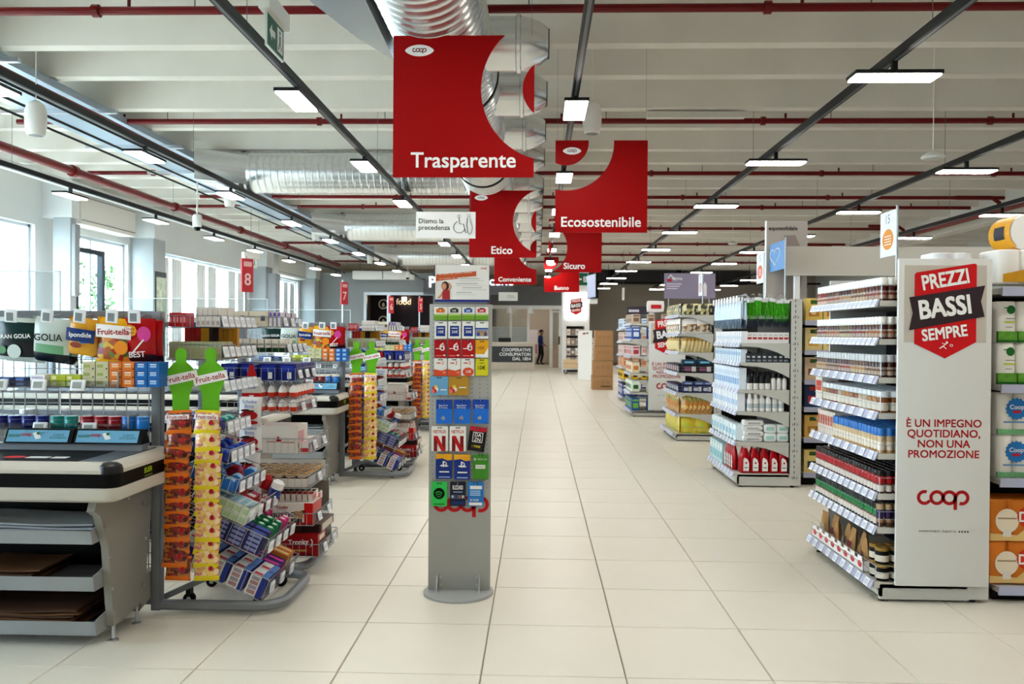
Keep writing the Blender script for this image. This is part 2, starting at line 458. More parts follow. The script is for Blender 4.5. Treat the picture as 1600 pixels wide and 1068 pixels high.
# office with glass partition
OY = 36.0
g = G(); g.box(-2.1, OY, 2.52, 1.05, OY + .15, 2.68, WHITE)
for x in (-2.05, -1.17, -.42, .55, .98): g.box(x - .05, OY, 0, x + .05, OY + .12, 2.52, WHITE)
g.box(-2.1, OY, 0, -.42, OY + .1, .95, WHITE)
g.box(-2.1, OY, 2.68, 1.05, OY + .1, 3.5, M('#7c7d80', .6))
off = struct(g.obj('wall_office'))
for x0, x1 in ((-2.0, -1.22), (-1.12, -.47)):
    G().box(x0, OY + .05, .95, x1, OY + .06, 2.52, CLEAR).obj('pane', off)
    for k in range(9):
        z = 1.0 + k * .085
        inst(G().box(x0, 0, 0, x1, .02, .07, WHITE).mesh('blind_slat'), 'blind_slat', off, (0, OY + .14, z))
g = G(); g.box(.58, OY - .02, 0, .64, OY + .05, 2.45, WHITE); g.box(.9, OY - .02, 0, .96, OY + .05, 2.45, WHITE); g.box(.58, OY - .02, 2.38, .96, OY + .05, 2.45, WHITE)
g.box(.64, OY, 0, .9, OY + .04, .95, M('#b9a596', .6, var=.1, scale=4))
dr = struct(g.obj('door_2')); G().box(.64, OY + .02, .95, .9, OY + .03, 2.38, CLEAR).obj('pane', dr)
G().cbox(.9, OY - .09, 1.0, .95, OY - .02, 1.35, BLACK, .008).obj('door_handle', dr)
struct(G().box(-2.1, 41.8, 0, 1.05, 41.9, 3.5, M('#c9beb0', .7)).obj('wall_office_back'))
struct(G().box(1.05, 36, 0, 1.2, 42.4, 3.5, M('#cfcdc9', .6)).obj('wall_office_side'))
ol = empty('ceiling_light', 'added flat white fill light inside the glazed office', 'lamp', (-.5, 39.5, 3.6))  # added fill lamp, there only to brighten the office interior
G().box(-.6, -.2, 0, .6, .2, .03, WHITE).obj('housing', ol); G().box(-.58, -.18, -.012, .58, .18, 0, M('#fff4e4', .5, em=14)).obj('diffuser', ol); G().cyl((0, 0, .03), (0, 0, 1.29), .008, DGREY, n=5).obj('stem', ol)
# info counter
WOOD = M('#d3c6b6', .5, var=.06, scale=5)
ct = empty('information_counter', 'pale wooden information counter with dark sign board facing the aisle', 'counter', (-.93, 33.6, 0))
cw = (at(765, 540, 33.6).x + .93, at(836, 540, 33.6).x + .93)
G().cbox(cw[0] - .6, 0, 0, cw[1], .75, 1.06, WOOD, .01).obj('body', ct)
G().cbox(cw[0] - .62, -.04, 1.06, cw[1] + .03, .8, 1.11, M('#e3dace', .4), .008).obj('worktop', ct)
G().box(cw[0] - .55, -.025, .3, cw[1] - .1, -.005, .94, M('#4a4c4e', .5)).obj('sign_board', ct)
for i, t in enumerate(('COOPERATIVE', 'CONSUMATORI', 'DAL 1854')):
    text(t, ct, (cw[1] - .17, -.03, .8 - i * .18), WHITE, h=.125, bold=.03, align='R')
tag(G().cbox(-.25, .2, 1.11, .25, .5, 1.28, BLACK, .02).box(-.2, .18, 1.15, .2, .21, 1.24, DARK).obj('printer', None, (-1.35, 33.6, 0)), 'black receipt printer standing on the information counter', 'printer')
for x, lab in ((796, 'white cone pendant lamp over the information counter'), (829, 'white cone pendant lamp beside the office opening')):
    p = at(x, 484, 34.6)
    lm = empty('pendant_lamp', lab, 'lamp', (p.x, p.y, p.z))
    G().lathe([(.16, -.14), (.14, -.12), (.06, .08), (.035, .16)], WHITE, n=14).obj('shade', lm)
    G().lathe([(.001, -.135), (.06, -.12), (.06, -.09), (.001, -.08)], M('#fff3dd', .4, em=12), n=10).obj('bulb', lm)
    G().cyl((0, 0, .16), (0, 0, 4.89 - p.z), .008, DGREY, n=5).obj('cord', lm)
ps = empty('priority_sign', 'small white priority sign hanging over the information counter', 'sign', (at(794, 463, 33.2).x, 33.2, at(794, 463, 33.2).z))
G().box(-.38, 0, -.17, .38, .02, .17, WHITE).obj('board', ps)
text('Diamo la\nprecedenza', ps, (-.02, -.004, 0), DGREY, w=.3, align='L')
for dx in (-.3, .3): G().cyl((dx, .01, .17), (dx, .01, 4.89 - ps.location.z), .004, DGREY, n=4).obj('hanger', ps)
# shelves behind the person
of = empty('poster_stand', 'pink and white leaflet poster stand inside the office opening', 'stand', (at(833, 535, 40.5).x, 40.5, 0))
G().box(-.22, 0, .3, .22, .04, 1.65, M('#e7dfe4', .6)).obj('board', of)
G().box(-.2, -.01, .35, -.02, 0, .7, M('#5b67b0', .6)).box(.02, -.01, .5, .2, 0, .95, M('#c98f9d', .6)).obj('print', of)
G().box(-.05, 0, 0, .05, .2, .3, DGREY).obj('foot', of)

# wall pier with lit poster and niche shelves
PY = 31.5
px0, px1 = at(878, 520, PY).x, at(921, 520, PY).x
nx0, nx1 = at(885, 520, PY).x, at(913, 520, PY).x
g = G(); g.box(px0, PY, 0, nx0, PY + .7, 3.5, M('#d8d6d2', .6)); g.box(nx1, PY, 0, px1, PY + .7, 3.5, M('#d8d6d2', .6)); g.box(nx0, PY, 1.75, nx1, PY + .7, 3.5, M('#d8d6d2', .6)); g.box(nx0, PY + .6, 0, nx1, PY + .7, 1.75, M('#5b5752', .6))
struct(g.obj('wall_pier'))
def badge(par, w, y, T, s=1.0, parts=True):
    """red shield with dark ribbon and three words; local x right, z up, width w, origin at shield centre"""
    u = w / 2
    RD, BR = M('#d0101c', .5), M('#3f2f35', .5)
    k = G(); k.prism([(-u, u * 1.16), (-.94 * u, u * 1.22), (.93 * u, u * 1.52), (u, u * 1.48), (u, -u * 1.06), (0, -u * 1.6), (-u, -u * 1.12)], 'y', y - .002, y, RD); k.obj('shield', par)
    k = G(); k.prism([(-u * 1.18, -.68 * u), (-u * .0, -.46 * u), (u * 1.26, -.22 * u), (u * 1.14, .28 * u), (u * 1.27, .80 * u), (-u * 1.18, .40 * u), (-u * 1.06, -.12 * u)], 'y', y - .004, y - .002, BR); k.obj('ribbon', par)
    text('PREZZI', par, (-.02 * u, y - .0045, u * 1.0), WHITE, w=u * 1.5, h=u * .46, bold=.045, roll=.17)
    text('BASSI', par, (-.03 * u, y - .0055, u * .09), WHITE, w=u * 1.64, h=u * .60, bold=.05, roll=.13)
    text('SEMPRE', par, (-.03 * u, y - .0045, -u * .76), WHITE, w=u * 1.46, h=u * .37, bold=.045, roll=.13)
lb = empty('lit_poster', 'glowing white poster with red shield on the pale pier', 'poster', (at(900, 478, PY).x, PY - .064, at(900, 478, PY).z))
hw, hh = (at(917, 478, PY).x - at(883, 478, PY).x) / 2, (at(900, 457, PY).z - at(900, 499, PY).z) / 2
G().box(-hw, 0, -hh, hw, .06, hh, M('#f6f7ff', .4, em=1.3)).obj('panel', lb)
badge(lb, .42, -.002, None)
for z in (.28, .62, 1.0, 1.38): struct(G().box(nx0, PY + .02, z, nx1, PY + .6, z + .03, M('#8b857d', .6)).obj('trim_niche'))
nb = ['#c9b6a2', '#9d8f86', '#b7a99b', '#d8d0c6', '#8f7f74', '#dad7d2']
for r, z in enumerate((.31, .65, 1.03, 1.41)):
    for k in range(4):
        wv = (nx1 - nx0) / 4
        x = nx0 + wv * (k + .5)
        b = G().box(-wv * .43, 0, 0, wv * .43, .3, .27 - .04 * (r == 3), M(nb[(r * 3 + k) % 6], .6)).box(-wv * .3, -.003, .06, wv * .3, 0, .16, M(nb[(r + k + 3) % 6], .6)).obj('carton', None, (x, PY + .06, z))
        tag(b, ('brown carton on the lowest niche shelf', 'spotted carton on the second niche shelf', 'grey carton on the third niche shelf', 'pale carton on the top niche shelf')[r] + ' under the glowing poster', 'carton', 'cartons in the niche under the glowing poster, row %d' % (r + 1))

# ================================================================ CEILING SERVICES
TRACK = M('#1d1f22', .5)
DIFF = M('#fffaf2', .5, em=LAMP)
TX = {'far_left': -7.8, 'left': -5.08, 'mid_left': -2.36, 'middle': .36, 'right': 3.08, 'mid_right': 5.8, 'far_right': 8.52}
TZ, TK = 3.61, .917
names = {-7.8: 'track along the street windows', -5.08: 'track beside the cable tray', -2.36: 'track over the till ends', .36: 'track over the main aisle', 3.08: 'track over the shelf ends', 5.8: 'second track over the shelf rows', 8.52: 'third track over the shelf rows'}
lampY = {-7.8: [7.3, 10.5, 13.65, 16.75, 19.8, 22.7, 25.8, 28.9, 31.9], -5.08: [4.4, 7.5, 10.6, 13.6, 17.0, 20.2, 23.4, 26.6, 29.8], -2.36: [-2.2, 1.3, 4.9, 8.05, 11.2, 14.4, 17.6, 20.8, 24, 27.2, 30.4],
         .36: [-2.2, 1.3, 4.9, 8.4, 12.0, 15.3, 18.8, 22.2, 25.7, 29.2, 32.5], 3.08: [0.3, 3.9, 7.35, 10.95, 14.6, 18.3, 22.0, 25.7, 29.3, 33.0, 36.5, 40.2], 5.8: [0.8, 4.3, 7.9, 11.5, 15.3, 18.9, 22.6, 26.2, 29.8, 33.5, 37.2, 40.8], 8.52: [1.0, 4.7, 8.3, 11.9, 15.6, 19.2, 22.8, 26.5, 30.1, 33.8, 37.5, 41.0]}  # last lamps of the three shelf tracks added to brighten the end wall
def lamp_proto(L, W, nm):
    e = empty('ceiling_light', 'x', 'lamp')
    G().box(-W / 2, -L / 2, 0, W / 2, L / 2, .03, TRACK).obj('housing', e)
    G().box(-W / 2 + .012, -L / 2 + .012, -.012, W / 2 - .012, L / 2 - .012, 0, DIFF).obj('diffuser', e)
    G().box(-.02, -.02, .03, .02, .02, .13, TRACK).obj('stem', e)
    return Proto(e)
lampA, lampB = lamp_proto(.64, .22, 'a'), lamp_proto(.22, .68, 'b')
for x_, ys in lampY.items():
    x = x_ * TK
    tr = G().box(x - .03, -3.5, TZ, x + .03, (38.5 if x > 2 else 35.5) if x > -6 else 30.5, TZ + .07, TRACK).box(x - .012, -3.5, TZ - .004, x + .012, 30.5, TZ, DGREY).obj('light_track')
    tag(tr, 'long black ' + names[x_], 'track')
    for i, yv in enumerate(ys):
        (lampB if x > 2 else lampA).put(TM(x, yv * TK, TZ - .13), 'flat white ceiling light, %s along the ' % ORD[i] + names[x_], 'ceiling lights on the ' + names[x_])
    for yv in range(0, 36, 5):
        g = G().cyl((x, yv + 1.1, TZ + .07), (x, yv + 1.1, 4.89), .003, DGREY, n=4)
        g.obj('track_hanger', tr)

# sprinkler pipes
PIPE = M('#7c0a15', .35, var=.05, scale=3)
def pipe_across(Y, z, x0, x1, i):
    e = empty('sprinkler_pipe', ('red sprinkler pipe crossing the ceiling, number %s row counted from the camera' % i) if False else 'x', 'pipe', (0, Y, z))
    G().tube([(x0, 0, 0), (x1, 0, 0)], .038, PIPE, n=10).obj('tube', e)
    for x in range(int(x0) + 1, int(x1), 3):
        G().cyl((x - .03, 0, 0), (x + .03, 0, 0), .058, PIPE, n=10).obj('coupling', e)
        G().cyl((x + .9, 0, .03), (x + .9, 0, .59), .006, DGREY, n=5).obj('hanger_rod', e)
        G().cyl((x + .3, 0, .03), (x + .3, 0, .1), .016, M('#6d1a1f', .4), n=6).obj('sprinkler_head', e)
    return e
pl = [v * 1.036 for v in (7.15, 10.9, 14.4, 16.9, 18.2, 21.8, 25.5, 29.0, 31.9)]
what = ['crossing in front of the big spiral duct', 'passing behind the largest red sign', 'just beyond the first side duct', 'second beyond the first side duct', 'third beyond the first side duct', 'just beyond the second side duct', 'between the second and third side ducts', 'level with the third side duct', 'last one before the back wall']
for i, Y in enumerate(pl):
    pipe_across(Y, 4.30, -8.2 if i % 2 == 0 else -7.2, 11.0 if i < 3 else 9.6, i)['label'] = 'thin red sprinkler pipe ' + what[i]
mp = empty('sprinkler_main', 'thick red sprinkler main running above the street windows', 'pipe', (-7.95, 0, 4.15))
G().tube([(0, -3, 0), (0, 33, 0)], .07, PIPE, n=12).obj('tube', mp)
for yv in range(2, 33, 4): G().cyl((0, yv - .06, 0), (0, yv + .06, 0), .1, PIPE, n=12).obj('coupling', mp)
tag(G().tube([(-5.55, -3, 4.13)] + [(-5.55 + .02 * (k % 2), k * 1.5, 4.13) for k in range(0, 22)], .018, PIPE, n=6).obj('sprinkler_hose'), 'thin red flexible pipe along the cable tray', 'pipe')
mp2 = empty('sprinkler_main', 'dark red sprinkler main under the white concrete beam over the shelf rows', 'pipe', (9.5, 0, 4.05))
G().tube([(0, 3, 0), (0, 36, 0)], .07, PIPE, n=12).obj('tube', mp2)
for yv in (9, 13.4, 17.5, 22, 27): G().tube([(0, yv, .05), (0, yv, .15), (-.15, yv, .25), (-.9, yv, .25)], .045, PIPE, n=8).obj('elbow', mp2)
struct(G().box(9.9, YF, 3.95, 10.25, YB, ZC - .1, M('#dcdcd8', .7)).obj('beam_right'))
tag(G().box(10.3, 17, 2.5, 13.9, 17.2, 3.9, M('#b8862c', .6)).obj('wall_board'), 'ochre wall panel high beyond the concrete beam', 'panel')
# rain pipe, cable tray, cables
tag(G().tube([(-8.9, -3, 4.2), (-8.9, 33, 4.2)], .09, M('#e5e7e8', .5), n=12).obj('drain_pipe'), 'white drain pipe running along the top of the window wall', 'pipe')
TRAYM = M('#aebccb', .35, .5)
ty = empty('cable_tray', 'wide galvanised cable tray beneath the ceiling at the street side', 'tray', (-6.15, 0, 4.25))
G().box(-.5, -3, 0, .5, 32, .015, TRAYM).box(-.5, -3, .015, -.49, 32, .09, TRAYM).box(.49, -3, .015, .5, 32, .09, TRAYM).obj('channel', ty)
for yv in range(0, 32, 2): inst(G().box(-.75, -.03, -.05, .75, .03, 0, STEEL).mesh('crossbar'), 'crossbar', ty, (0, yv + .5, 0))
for i, dx in enumerate((-.35, 0, .38)):
    tag(G().tube([(-6.15 + dx, -3, 4.1), (-6.15 + dx, 32, 4.1)], .018, BLACK, n=5).obj('power_cable'), 'black power cable slung below the galvanised cable tray', 'cable', 'cables below the tray')

# spiral ducts
DUCT = M('#e2e5e7', .24, .85, var=.06, scale=1.5)
def spiral(g, L, r, pitch=.125, ridge=.012):
    prof = []; z = 0
    while z < L:
        prof += [(r, z), (r, z + pitch * .72), (r + ridge, z + pitch * .80), (r + ridge, z + pitch * .92)]; z += pitch
    g.lathe(prof, DUCT, n=36)
    return g
DX, DZ = -.79, 3.87
dm = empty('air_duct', 'large silver spiral air duct running down the shop above the red signs', 'duct', (DX, 0, DZ))
o = spiral(G(), 29.0, .38).obj('duct_tube', dm, (0, 2.5, 0), (-PI / 2, 0, 0))
for yv in (7.9, 11.7, 15.2, 20.6, 25.7): G().lathe([(.404, -.02), (.404, .02)], M('#33363a', .5), n=36, T=Matrix.Rotation(PI / 2, 3, 'X'), c=(0, yv, 0)).obj('clamp_ring', dm)
G().prism([(-.38, 5.3), (-.40, 6.8), (-.59, 6.3), (-.76, 5.6), (-.76, 5.3)], 'z', -.22, .28, M('#c6ced6', .25, .8)).obj('saddle', dm)
for yv in range(7, 31, 3): G().cyl((0, yv, .38), (0, yv, 1.02), .006, DGREY, n=5).obj('hanger_rod', dm)
# jet nozzles
nz = empty('jet_nozzle', 'x', 'nozzle')
G().cyl((0, 0, 0), (.30, 0, 0), .235, DUCT, n=24, caps=False).obj('collar', nz)
Tz = Matrix.Rotation(PI / 2, 3, 'Y')
G().lathe([(.235, .29), (.255, .30), (.255, .33), (.235, .34), (.225, .40), (.19, .50), (.135, .58)], DUCT, n=24, T=Tz).obj('cone', nz)
G().lathe([(.135, .575), (.13, .59), (.12, .50), (.001, .48)], M('#3b3d40', .6), n=24, T=Tz).obj('opening', nz)
npz = Proto(nz)
for i, yv in enumerate((7.5, 9.05, 10.7, 12.3, 14.6, 16.2, 17.8, 19.4, 21.0, 22.6, 24.2, 25.8)):
    npz.put(TM(DX + .31, yv * .95, DZ + .02) @ Matrix.Scale(.95, 4), 'silver jet nozzle, %s along the large spiral duct' % ORD[i], 'jet nozzles along the large duct')
# side ducts
for Y, lab in ((13.35, 'wide silver side duct joining behind the largest red sign'), (20.1, 'second silver side duct, above the middle tills'), (27.6, 'third silver side duct, close to the back wall')):
    e = empty('side_duct', lab, 'duct', (-.83, Y, 4.0))
    L = 3.45
    spiral(G(), L, .325, .11, .01).obj('duct_tube', e, (-.35, 0, 0), (0, -PI / 2, 0))
    G().lathe([(.42, -.38), (.42, .0), (.33, .25)], DUCT, n=28, T=Matrix.Rotation(-PI / 2, 3, 'Y')).obj('joint', e)
    G().lathe([(.345, L), (.345, L + .04)], M('#33363a', .5), n=30, T=Matrix.Rotation(-PI / 2, 3, 'Y'), c=(.35 - .8, 0, 0)).obj('clamp_ring', e)
    x0 = -.35 - L
    vs = []; n = 24
    for i in range(n):
        t = 2 * PI * i / n; vs.append((x0, .325 * math.cos(t), .325 * math.sin(t)))
    for i in range(n):
        t = 2 * PI * i / n; c_, s_ = math.cos(t), math.sin(t); k = 1 / max(abs(c_), abs(s_)); vs.append((x0 - .75, .5 * c_ * k, .24 * s_ * k + .05))
    G().add(vs, [(i, (i + 1) % n, n + (i + 1) % n, n + i) for i in range(n)], DUCT).obj('transition', e)

# hanging pendants, detectors, cameras
sp_ = empty('pendant_speaker', 'x', 'speaker')
G().lathe([(.001, -.17), (.075, -.17), (.09, -.15), (.105, -.05), (.105, .08), (.085, .15), (.03, .19), (.001, .19)], WHITE, n=20).obj('shell', sp_)
G().lathe([(.001, -.176), (.07, -.172)], M('#8d8f92', .6), n=20).obj('grille', sp_)
G().cyl((0, 0, .19), (0, 0, 1.2), .004, WHITE, n=4).obj('cord', sp_)
sp_.scale = (1, 1, 1)
spp = Proto(sp_)
for px, py, Y, lab in ((56, 186, 8.5, 'white capsule speaker hanging by the cable tray at the street side'), (925, 185, 9.3, 'white capsule speaker hanging beside the main aisle light'), (359, 309, 15.5, 'small white speaker hanging past the cable tray'), (493, 366, 22, 'white speaker hanging far along the cable tray'), (578, 404, 29, 'tiny white speaker hanging near the back wall')):
    p = at(px, py, Y); spp.put(TM(p.x, p.y, p.z), lab)
dt = empty('hanging_antenna', 'x', 'antenna')
G().lathe([(.001, -.03), (.10, -.028), (.115, -.01), (.10, .01), (.04, .05), (.001, .06)], M('#d6d6d2', .5), n=20).obj('dome', dt)
G().cyl((0, 0, .05), (0, 0, 1.7), .004, WHITE, n=4).obj('cord', dt)
dtp = Proto(dt)
for px, py, Y, lab in ((1458, 244, 8.6, 'white disc antenna hanging on a cord under the second track'), (1222, 330, 0, ''), (1145, 380, 20, 'white disc antenna hanging above the violet panel')):
    if Y: p = at(px, py, Y); dtp.put(TM(p.x, p.y, p.z), lab)
cc = empty('security_camera', 'x', 'camera')
G().lathe([(.001, -.10), (.05, -.09), (.062, -.03)], BLACK, n=16).obj('lens_dome', cc)
G().lathe([(.062, -.03), (.075, -.02), (.08, .16), (.06, .19), (.001, .19)], WHITE, n=16).obj('housing', cc)
G().cyl((0, 0, .19), (0, 0, 1.2), .014, WHITE, n=8).obj('pole', cc)
ccp = Proto(cc)
for px, py, Y, lab in ((308, 352, 14.5, 'white dome security camera on a pole at the street side'), (637, 432, 29, 'white dome security camera below the far air curtain')):
    p = at(px, py, Y); ccp.put(TM(p.x, p.y, p.z), lab)
ac = empty('air_curtain', 'long white air curtain unit hanging before the grey back wall', 'air curtain', (at(600, 430, 31).x, 31, at(600, 430, 31).z))
G().cbox(-1.15, -.2, -.15, 1.12, .2, .15, WHITE, .02).obj('body', ac); G().box(-.03, -.205, -.15, 0, -.2, .15, DGREY).obj('seam', ac)
for dx in (-.9, .9): G().cyl((dx, 0, .15), (dx, 0, .9), .01, DGREY, n=5).obj('hanger_rod', ac)
# dark ducts and rail before the back wall on the aisle side
tag(G().box(1.3, 37.6, 3.75, 9.5, 38.6, 4.33, M('#3c3d40', .5)).box(3.2, 37.5, 3.7, 3.4, 38.6, 4.35, BLACK).box(6.2, 37.5, 3.7, 6.4, 38.6, 4.35, BLACK).obj('dark_duct'), 'dark rectangular duct across the end of the shop', 'duct')
tag(G().box(1.2, 35.8, 3.62, 12, 35.9, 3.7, BLACK).box(3, 35.84, 3.7, 3.02, 35.86, 4.89, BLACK).box(9, 35.84, 3.7, 9.02, 35.86, 4.89, BLACK).obj('rail'), 'black rail across the ceiling before the dark duct', 'rail')
for px, Y, py, lab in ((1085, 11.0, 195, 'dim grey tube light fixed under the ribs beside the speaker'),):
    p0, p1 = at(1010, 193, Y), at(1163, 197, Y)
    tag(G().box(p0.x, Y - .05, 4.26, p1.x, Y + .05, 4.34, M('#e0ded8', .5)).obj('tube_light'), lab, 'light')

# exit signs
def exit_sign(p, rz, label, W=.38, H=.24, arrow=True):
    e = empty('exit_sign', label, 'sign', p, rz)
    GRN = M('#0f6b58', .4)
    G().cbox(-W * .62, -.045, H * .5, W * .62, .045, H * .5 + .13, OFFW, .012).obj('lamp_housing', e)
    G().box(-W / 2, -.008, -H / 2, W / 2, .008, H / 2, M('#dfe8e6', .3)).obj('plate', e)
    for s in (-1, 1):
        y = s * .0095
        g = G(); g.box(-W / 2 + .012, y - .0005, -H / 2 + .012, W / 2 - .012, y + .0005, H / 2 - .012, GRN); g.obj('green_field', e)
        y = s * .0115
        g = G(); m = WHITE; q = s
        ar = [(-.02, .0), (-.075, .06), (-.075, .025), (-.15, .025), (-.15, -.025), (-.075, -.025), (-.075, -.06)]
        g.prism([(-.15 - (a_ + .02), b_) for a_, b_ in ar], 'y', y - .0004, y + .0004, m); g.obj('arrow', e)
        g = G(); g.prism([(.03, -.09), (.16, -.09), (.16, .09), (.03, .09)], 'y', y - .0004, y, m); g.obj('doorway', e)
        g = G(); g.disc((.09, y - .001 if s < 0 else y + .001, .06), (.016, 0, 0), (0, 0, .016), GRN, n=10)
        yy = y - .001 if s < 0 else y + .001
        g.quad([(.075, yy, .04), (.11, yy, .035), (.105, yy, -.02), (.08, yy, -.015)], GRN); g.quad([(.08, yy, -.015), (.1, yy, -.015), (.065, yy, -.075), (.045, yy, -.075)], GRN)
        g.quad([(.09, yy, -.01), (.105, yy, -.015), (.14, yy, -.06), (.125, yy, -.07)], GRN); g.obj('running_figure', e)
    G().cyl((0, 0, H / 2 + .13), (0, 0, max(.2, 4.89 - p[2])), .005, DGREY, n=5).obj('hanger', e)
    return e
p = at(429, 58, 6.2)
exit_sign((p.x, 6.2, p.z), PI / 2, 'green exit sign with white arrow hanging near the ceiling light', .40, .25)
p = at(910, 436, 26.5); exit_sign((p.x, 26.5, p.z), 0, 'small green exit sign behind the last red sign', .36, .42)
p = at(572, 413 , 24.5)
p = at(392, 411, 19.0); exit_sign((p.x, 19.0, p.z), 1.0, 'green exit sign below a white pole by the street windows', .36, .22)
# ================================================================ HANGING RED SIGNS
def eye_logo(par, x, z, w, y):
    g = G(); a, b = w / 2, w * .2
    pts = [(x + a * math.cos(t), z + b * (abs(math.sin(t)) ** 1.35) * (1 if math.sin(t) >= 0 else -1)) for t in [2 * PI * i / 28 for i in range(28)]]
    g.prism(pts, 'y', y - .001, y, WHITE); g.obj('emblem', par)
    l = coop_logo(G(), M('#7d1320', .5), 0, 0, w * .5); o = l.obj('logo', par, (x, y - .002, z + w * .012), FACE['-y'])
def clip_square(cx, cz, R, r):
    """unit square minus a ring: outer polygons (square minus disc R) and inner piece (square within disc r)"""
    N = 64
    def inside(p): return 0 <= p[0] <= 1 and 0 <= p[1] <= 1
    return None
def sign_panel(name, label, left, right, bottom, Y, cx, cz, outer, inner, word, wx, wz, ww, logo=None, logo_on_inner=False):
    """outer / inner: polygons in unit square"""
    p0 = at(left, bottom, Y); p1 = at(right, bottom, Y)
    S = p1.x - p0.x
    e = empty('hanging_sign', label, 'sign', (p0.x, Y, p0.z))
    G().prism([(x * S, z * S) for x, z in outer], 'y', -.006, .006, RED).obj('panel', e)
    if inner: G().prism([(x * S, z * S) for x, z in inner], 'y', -.006, .006, RED).obj('cutout_piece', e)
    text(word, e, (wx * S, -.0075, wz * S), WHITE, w=ww * S, bold=.025)
    text(word, e, ((1 - wx) * S, .0075, wz * S), WHITE, w=ww * S, bold=.025, face='+y')
    if logo: eye_logo(e, logo[0] * S, logo[1] * S, logo[2] * S, -.0065)
    for hx in (.02, .98):
        G().cyl((hx * S, 0, S * (1 if (hx > .5 or True) else .9)), (hx * S, 0, 4.89 - p0.z), .0016, DGREY, n=4).obj('hanging_wire', e)
    return e
def arc(cx, cz, R, a0, a1, n=22): return [(cx + R * math.cos(a0 + (a1 - a0) * i / n), cz + R * math.sin(a0 + (a1 - a0) * i / n)) for i in range(n + 1)]
def side_cut(cx, cz, R):
    """disc whose centre lies beyond the right edge, biting the right side (and the top edge when it reaches it)"""
    lo = -math.acos(max(-1, (1 - cx) / R)); lo = 2 * PI + lo if False else lo
    aB = math.atan2(-math.sqrt(R * R - (1 - cx) ** 2), 1 - cx)            # lower meeting point with x = 1
    if cz + math.sqrt(max(0, R * R - (1 - cx) ** 2)) >= 1:                  # reaches the top edge
        aT = math.atan2(1 - cz, -math.sqrt(R * R - (1 - cz) ** 2)); endp = []
    else:
        aT = math.atan2(math.sqrt(R * R - (1 - cx) ** 2), 1 - cx); endp = [(1, 1)]
    return [(0, 0), (1, 0)] + arc(cx, cz, R, aB + 2 * PI if aB < 0 else aB, aT if aT > 0 else aT + 2 * PI) + endp + [(0, 1)]
def sliver(cx, cz, r):
    h = math.sqrt(r * r - (1 - cx) ** 2); a = math.atan2(h, 1 - cx)
    return arc(cx, cz, r, a, 2 * PI - a)
def corner_cut(cx, cz, R):
    """disc centred near the top left corner; piece = rest of the square"""
    aX = math.atan2(-math.sqrt(R * R - cx * cx), -cx)
    aT = math.atan2(1 - cz, math.sqrt(R * R - (1 - cz) ** 2))
    return [(0, 0), (1, 0), (1, 1)] + arc(cx, cz, R, aT, aX)
def corner_piece(cx, cz, r):
    aX = math.atan2(-math.sqrt(r * r - cx * cx), -cx); aT = math.atan2(1 - cz, math.sqrt(r * r - (1 - cz) ** 2))
    return [(0, 1)] + arc(cx, cz, r, aX, aT)
sign_panel('t', 'largest red square sign with a round bite at its side, lettered Trasparente', 614, 834, 277, 5.85, 0, 0, side_cut(1.133, .624, .51), sliver(1.133, .624, .216), 'Trasparente', .50, .105, .74, (.185, .895, .205))
sign_panel('e', 'red square sign with a quarter ring cut at its upper corner, lettered Ecosostenibile', 867, 1011, 363, 9.0, 0, 0, corner_cut(.115, .975, .52), corner_piece(.115, .975, .246), 'Ecosostenibile', .50, .115, .86, (.18, .885, .2))
sign_panel('i', 'red square sign behind the white priority sign, lettered Etico', 733, 837.5, 402, 12.45, 0, 0, side_cut(1.144, .538, .49), sliver(1.144, .538, .22), 'Etico', .49, .11, .31, (.175, .89, .2))
sign_panel('c', 'red square sign below and beyond the Etico one, lettered Conveniente', 772, 838, 444, 19.7, 0, 0, side_cut(1.05, .86, .51), sliver(1.05, .86, .2), 'Conveniente', .49, .12, .77, None)
def left_cut(cx, cz, R): return [(1 - x, z) for x, z in side_cut(1 - cx, cz, R)]
sign_panel('s', 'red square sign with a round bite on its aisle side, lettered Sicuro', 857, 940, 425, 15.6, 0, 0, left_cut(-.16, .46, .51), [(1 - x, z) for x, z in sliver(1.16, .46, .22)], 'Sicuro', .485, .12, .4, (.07, .945, .12))
sign_panel('b', 'smallest visible red sign, last of the row, lettered Buono', 850, 905, 456, 24.0, 0, 0, corner_cut(.115, .93, .52), corner_piece(.115, .93, .3), 'Buono', .5, .12, .4, (.2, .8, .26))

# white priority sign
p0 = at(650, 372, 8.0); p1 = at(743, 331, 8.0)
ps = empty('priority_sign', 'white priority sign with wheelchair and pregnant woman outlines, before the red signs', 'sign', (p0.x, 8.0, p0.z))
W_, H_ = p1.x - p0.x, p1.z - p0.z
G().box(0, -.006, 0, W_, .006, H_, WHITE).obj('board', ps)
text('Diamo la\nprecedenza', ps, (.045 * W_, -.008, .5 * H_), M('#3d4144', .5), w=.53 * W_, align='L', bold=.008)
g = G(); K = M('#3d4144', .5); cx, cz = .73 * W_, .42 * H_
g.ring((cx, -.008, cz), (.058, 0, 0), (0, 0, .058), .9, K, a0=1.9, a1=6.1); g.ring((cx - .005, -.008, cz + .105), (.014, 0, 0), (0, 0, .014), .75, K)
g.tube([(cx - .005, -.008, cz + .09), (cx + .005, -.008, cz + .03), (cx + .04, -.008, cz + .03), (cx + .06, -.008, cz - .05), (cx + .075, -.008, cz - .05)], .003, K, n=4)
cx = .9 * W_
g.ring((cx - .005, -.008, cz + .11), (.015, 0, 0), (0, 0, .015), .75, K)
g.tube([(cx - .02, -.008, cz + .09), (cx - .025, -.008, cz + .02), (cx - .015, -.008, cz - .05), (cx + .0, -.008, cz - .07), (cx + .02, -.008, cz - .05), (cx + .03, -.008, cz + .0), (cx + .012, -.008, cz + .05), (cx + .004, -.008, cz + .09)], .003, K, n=4)
g.obj('pictogram', ps)
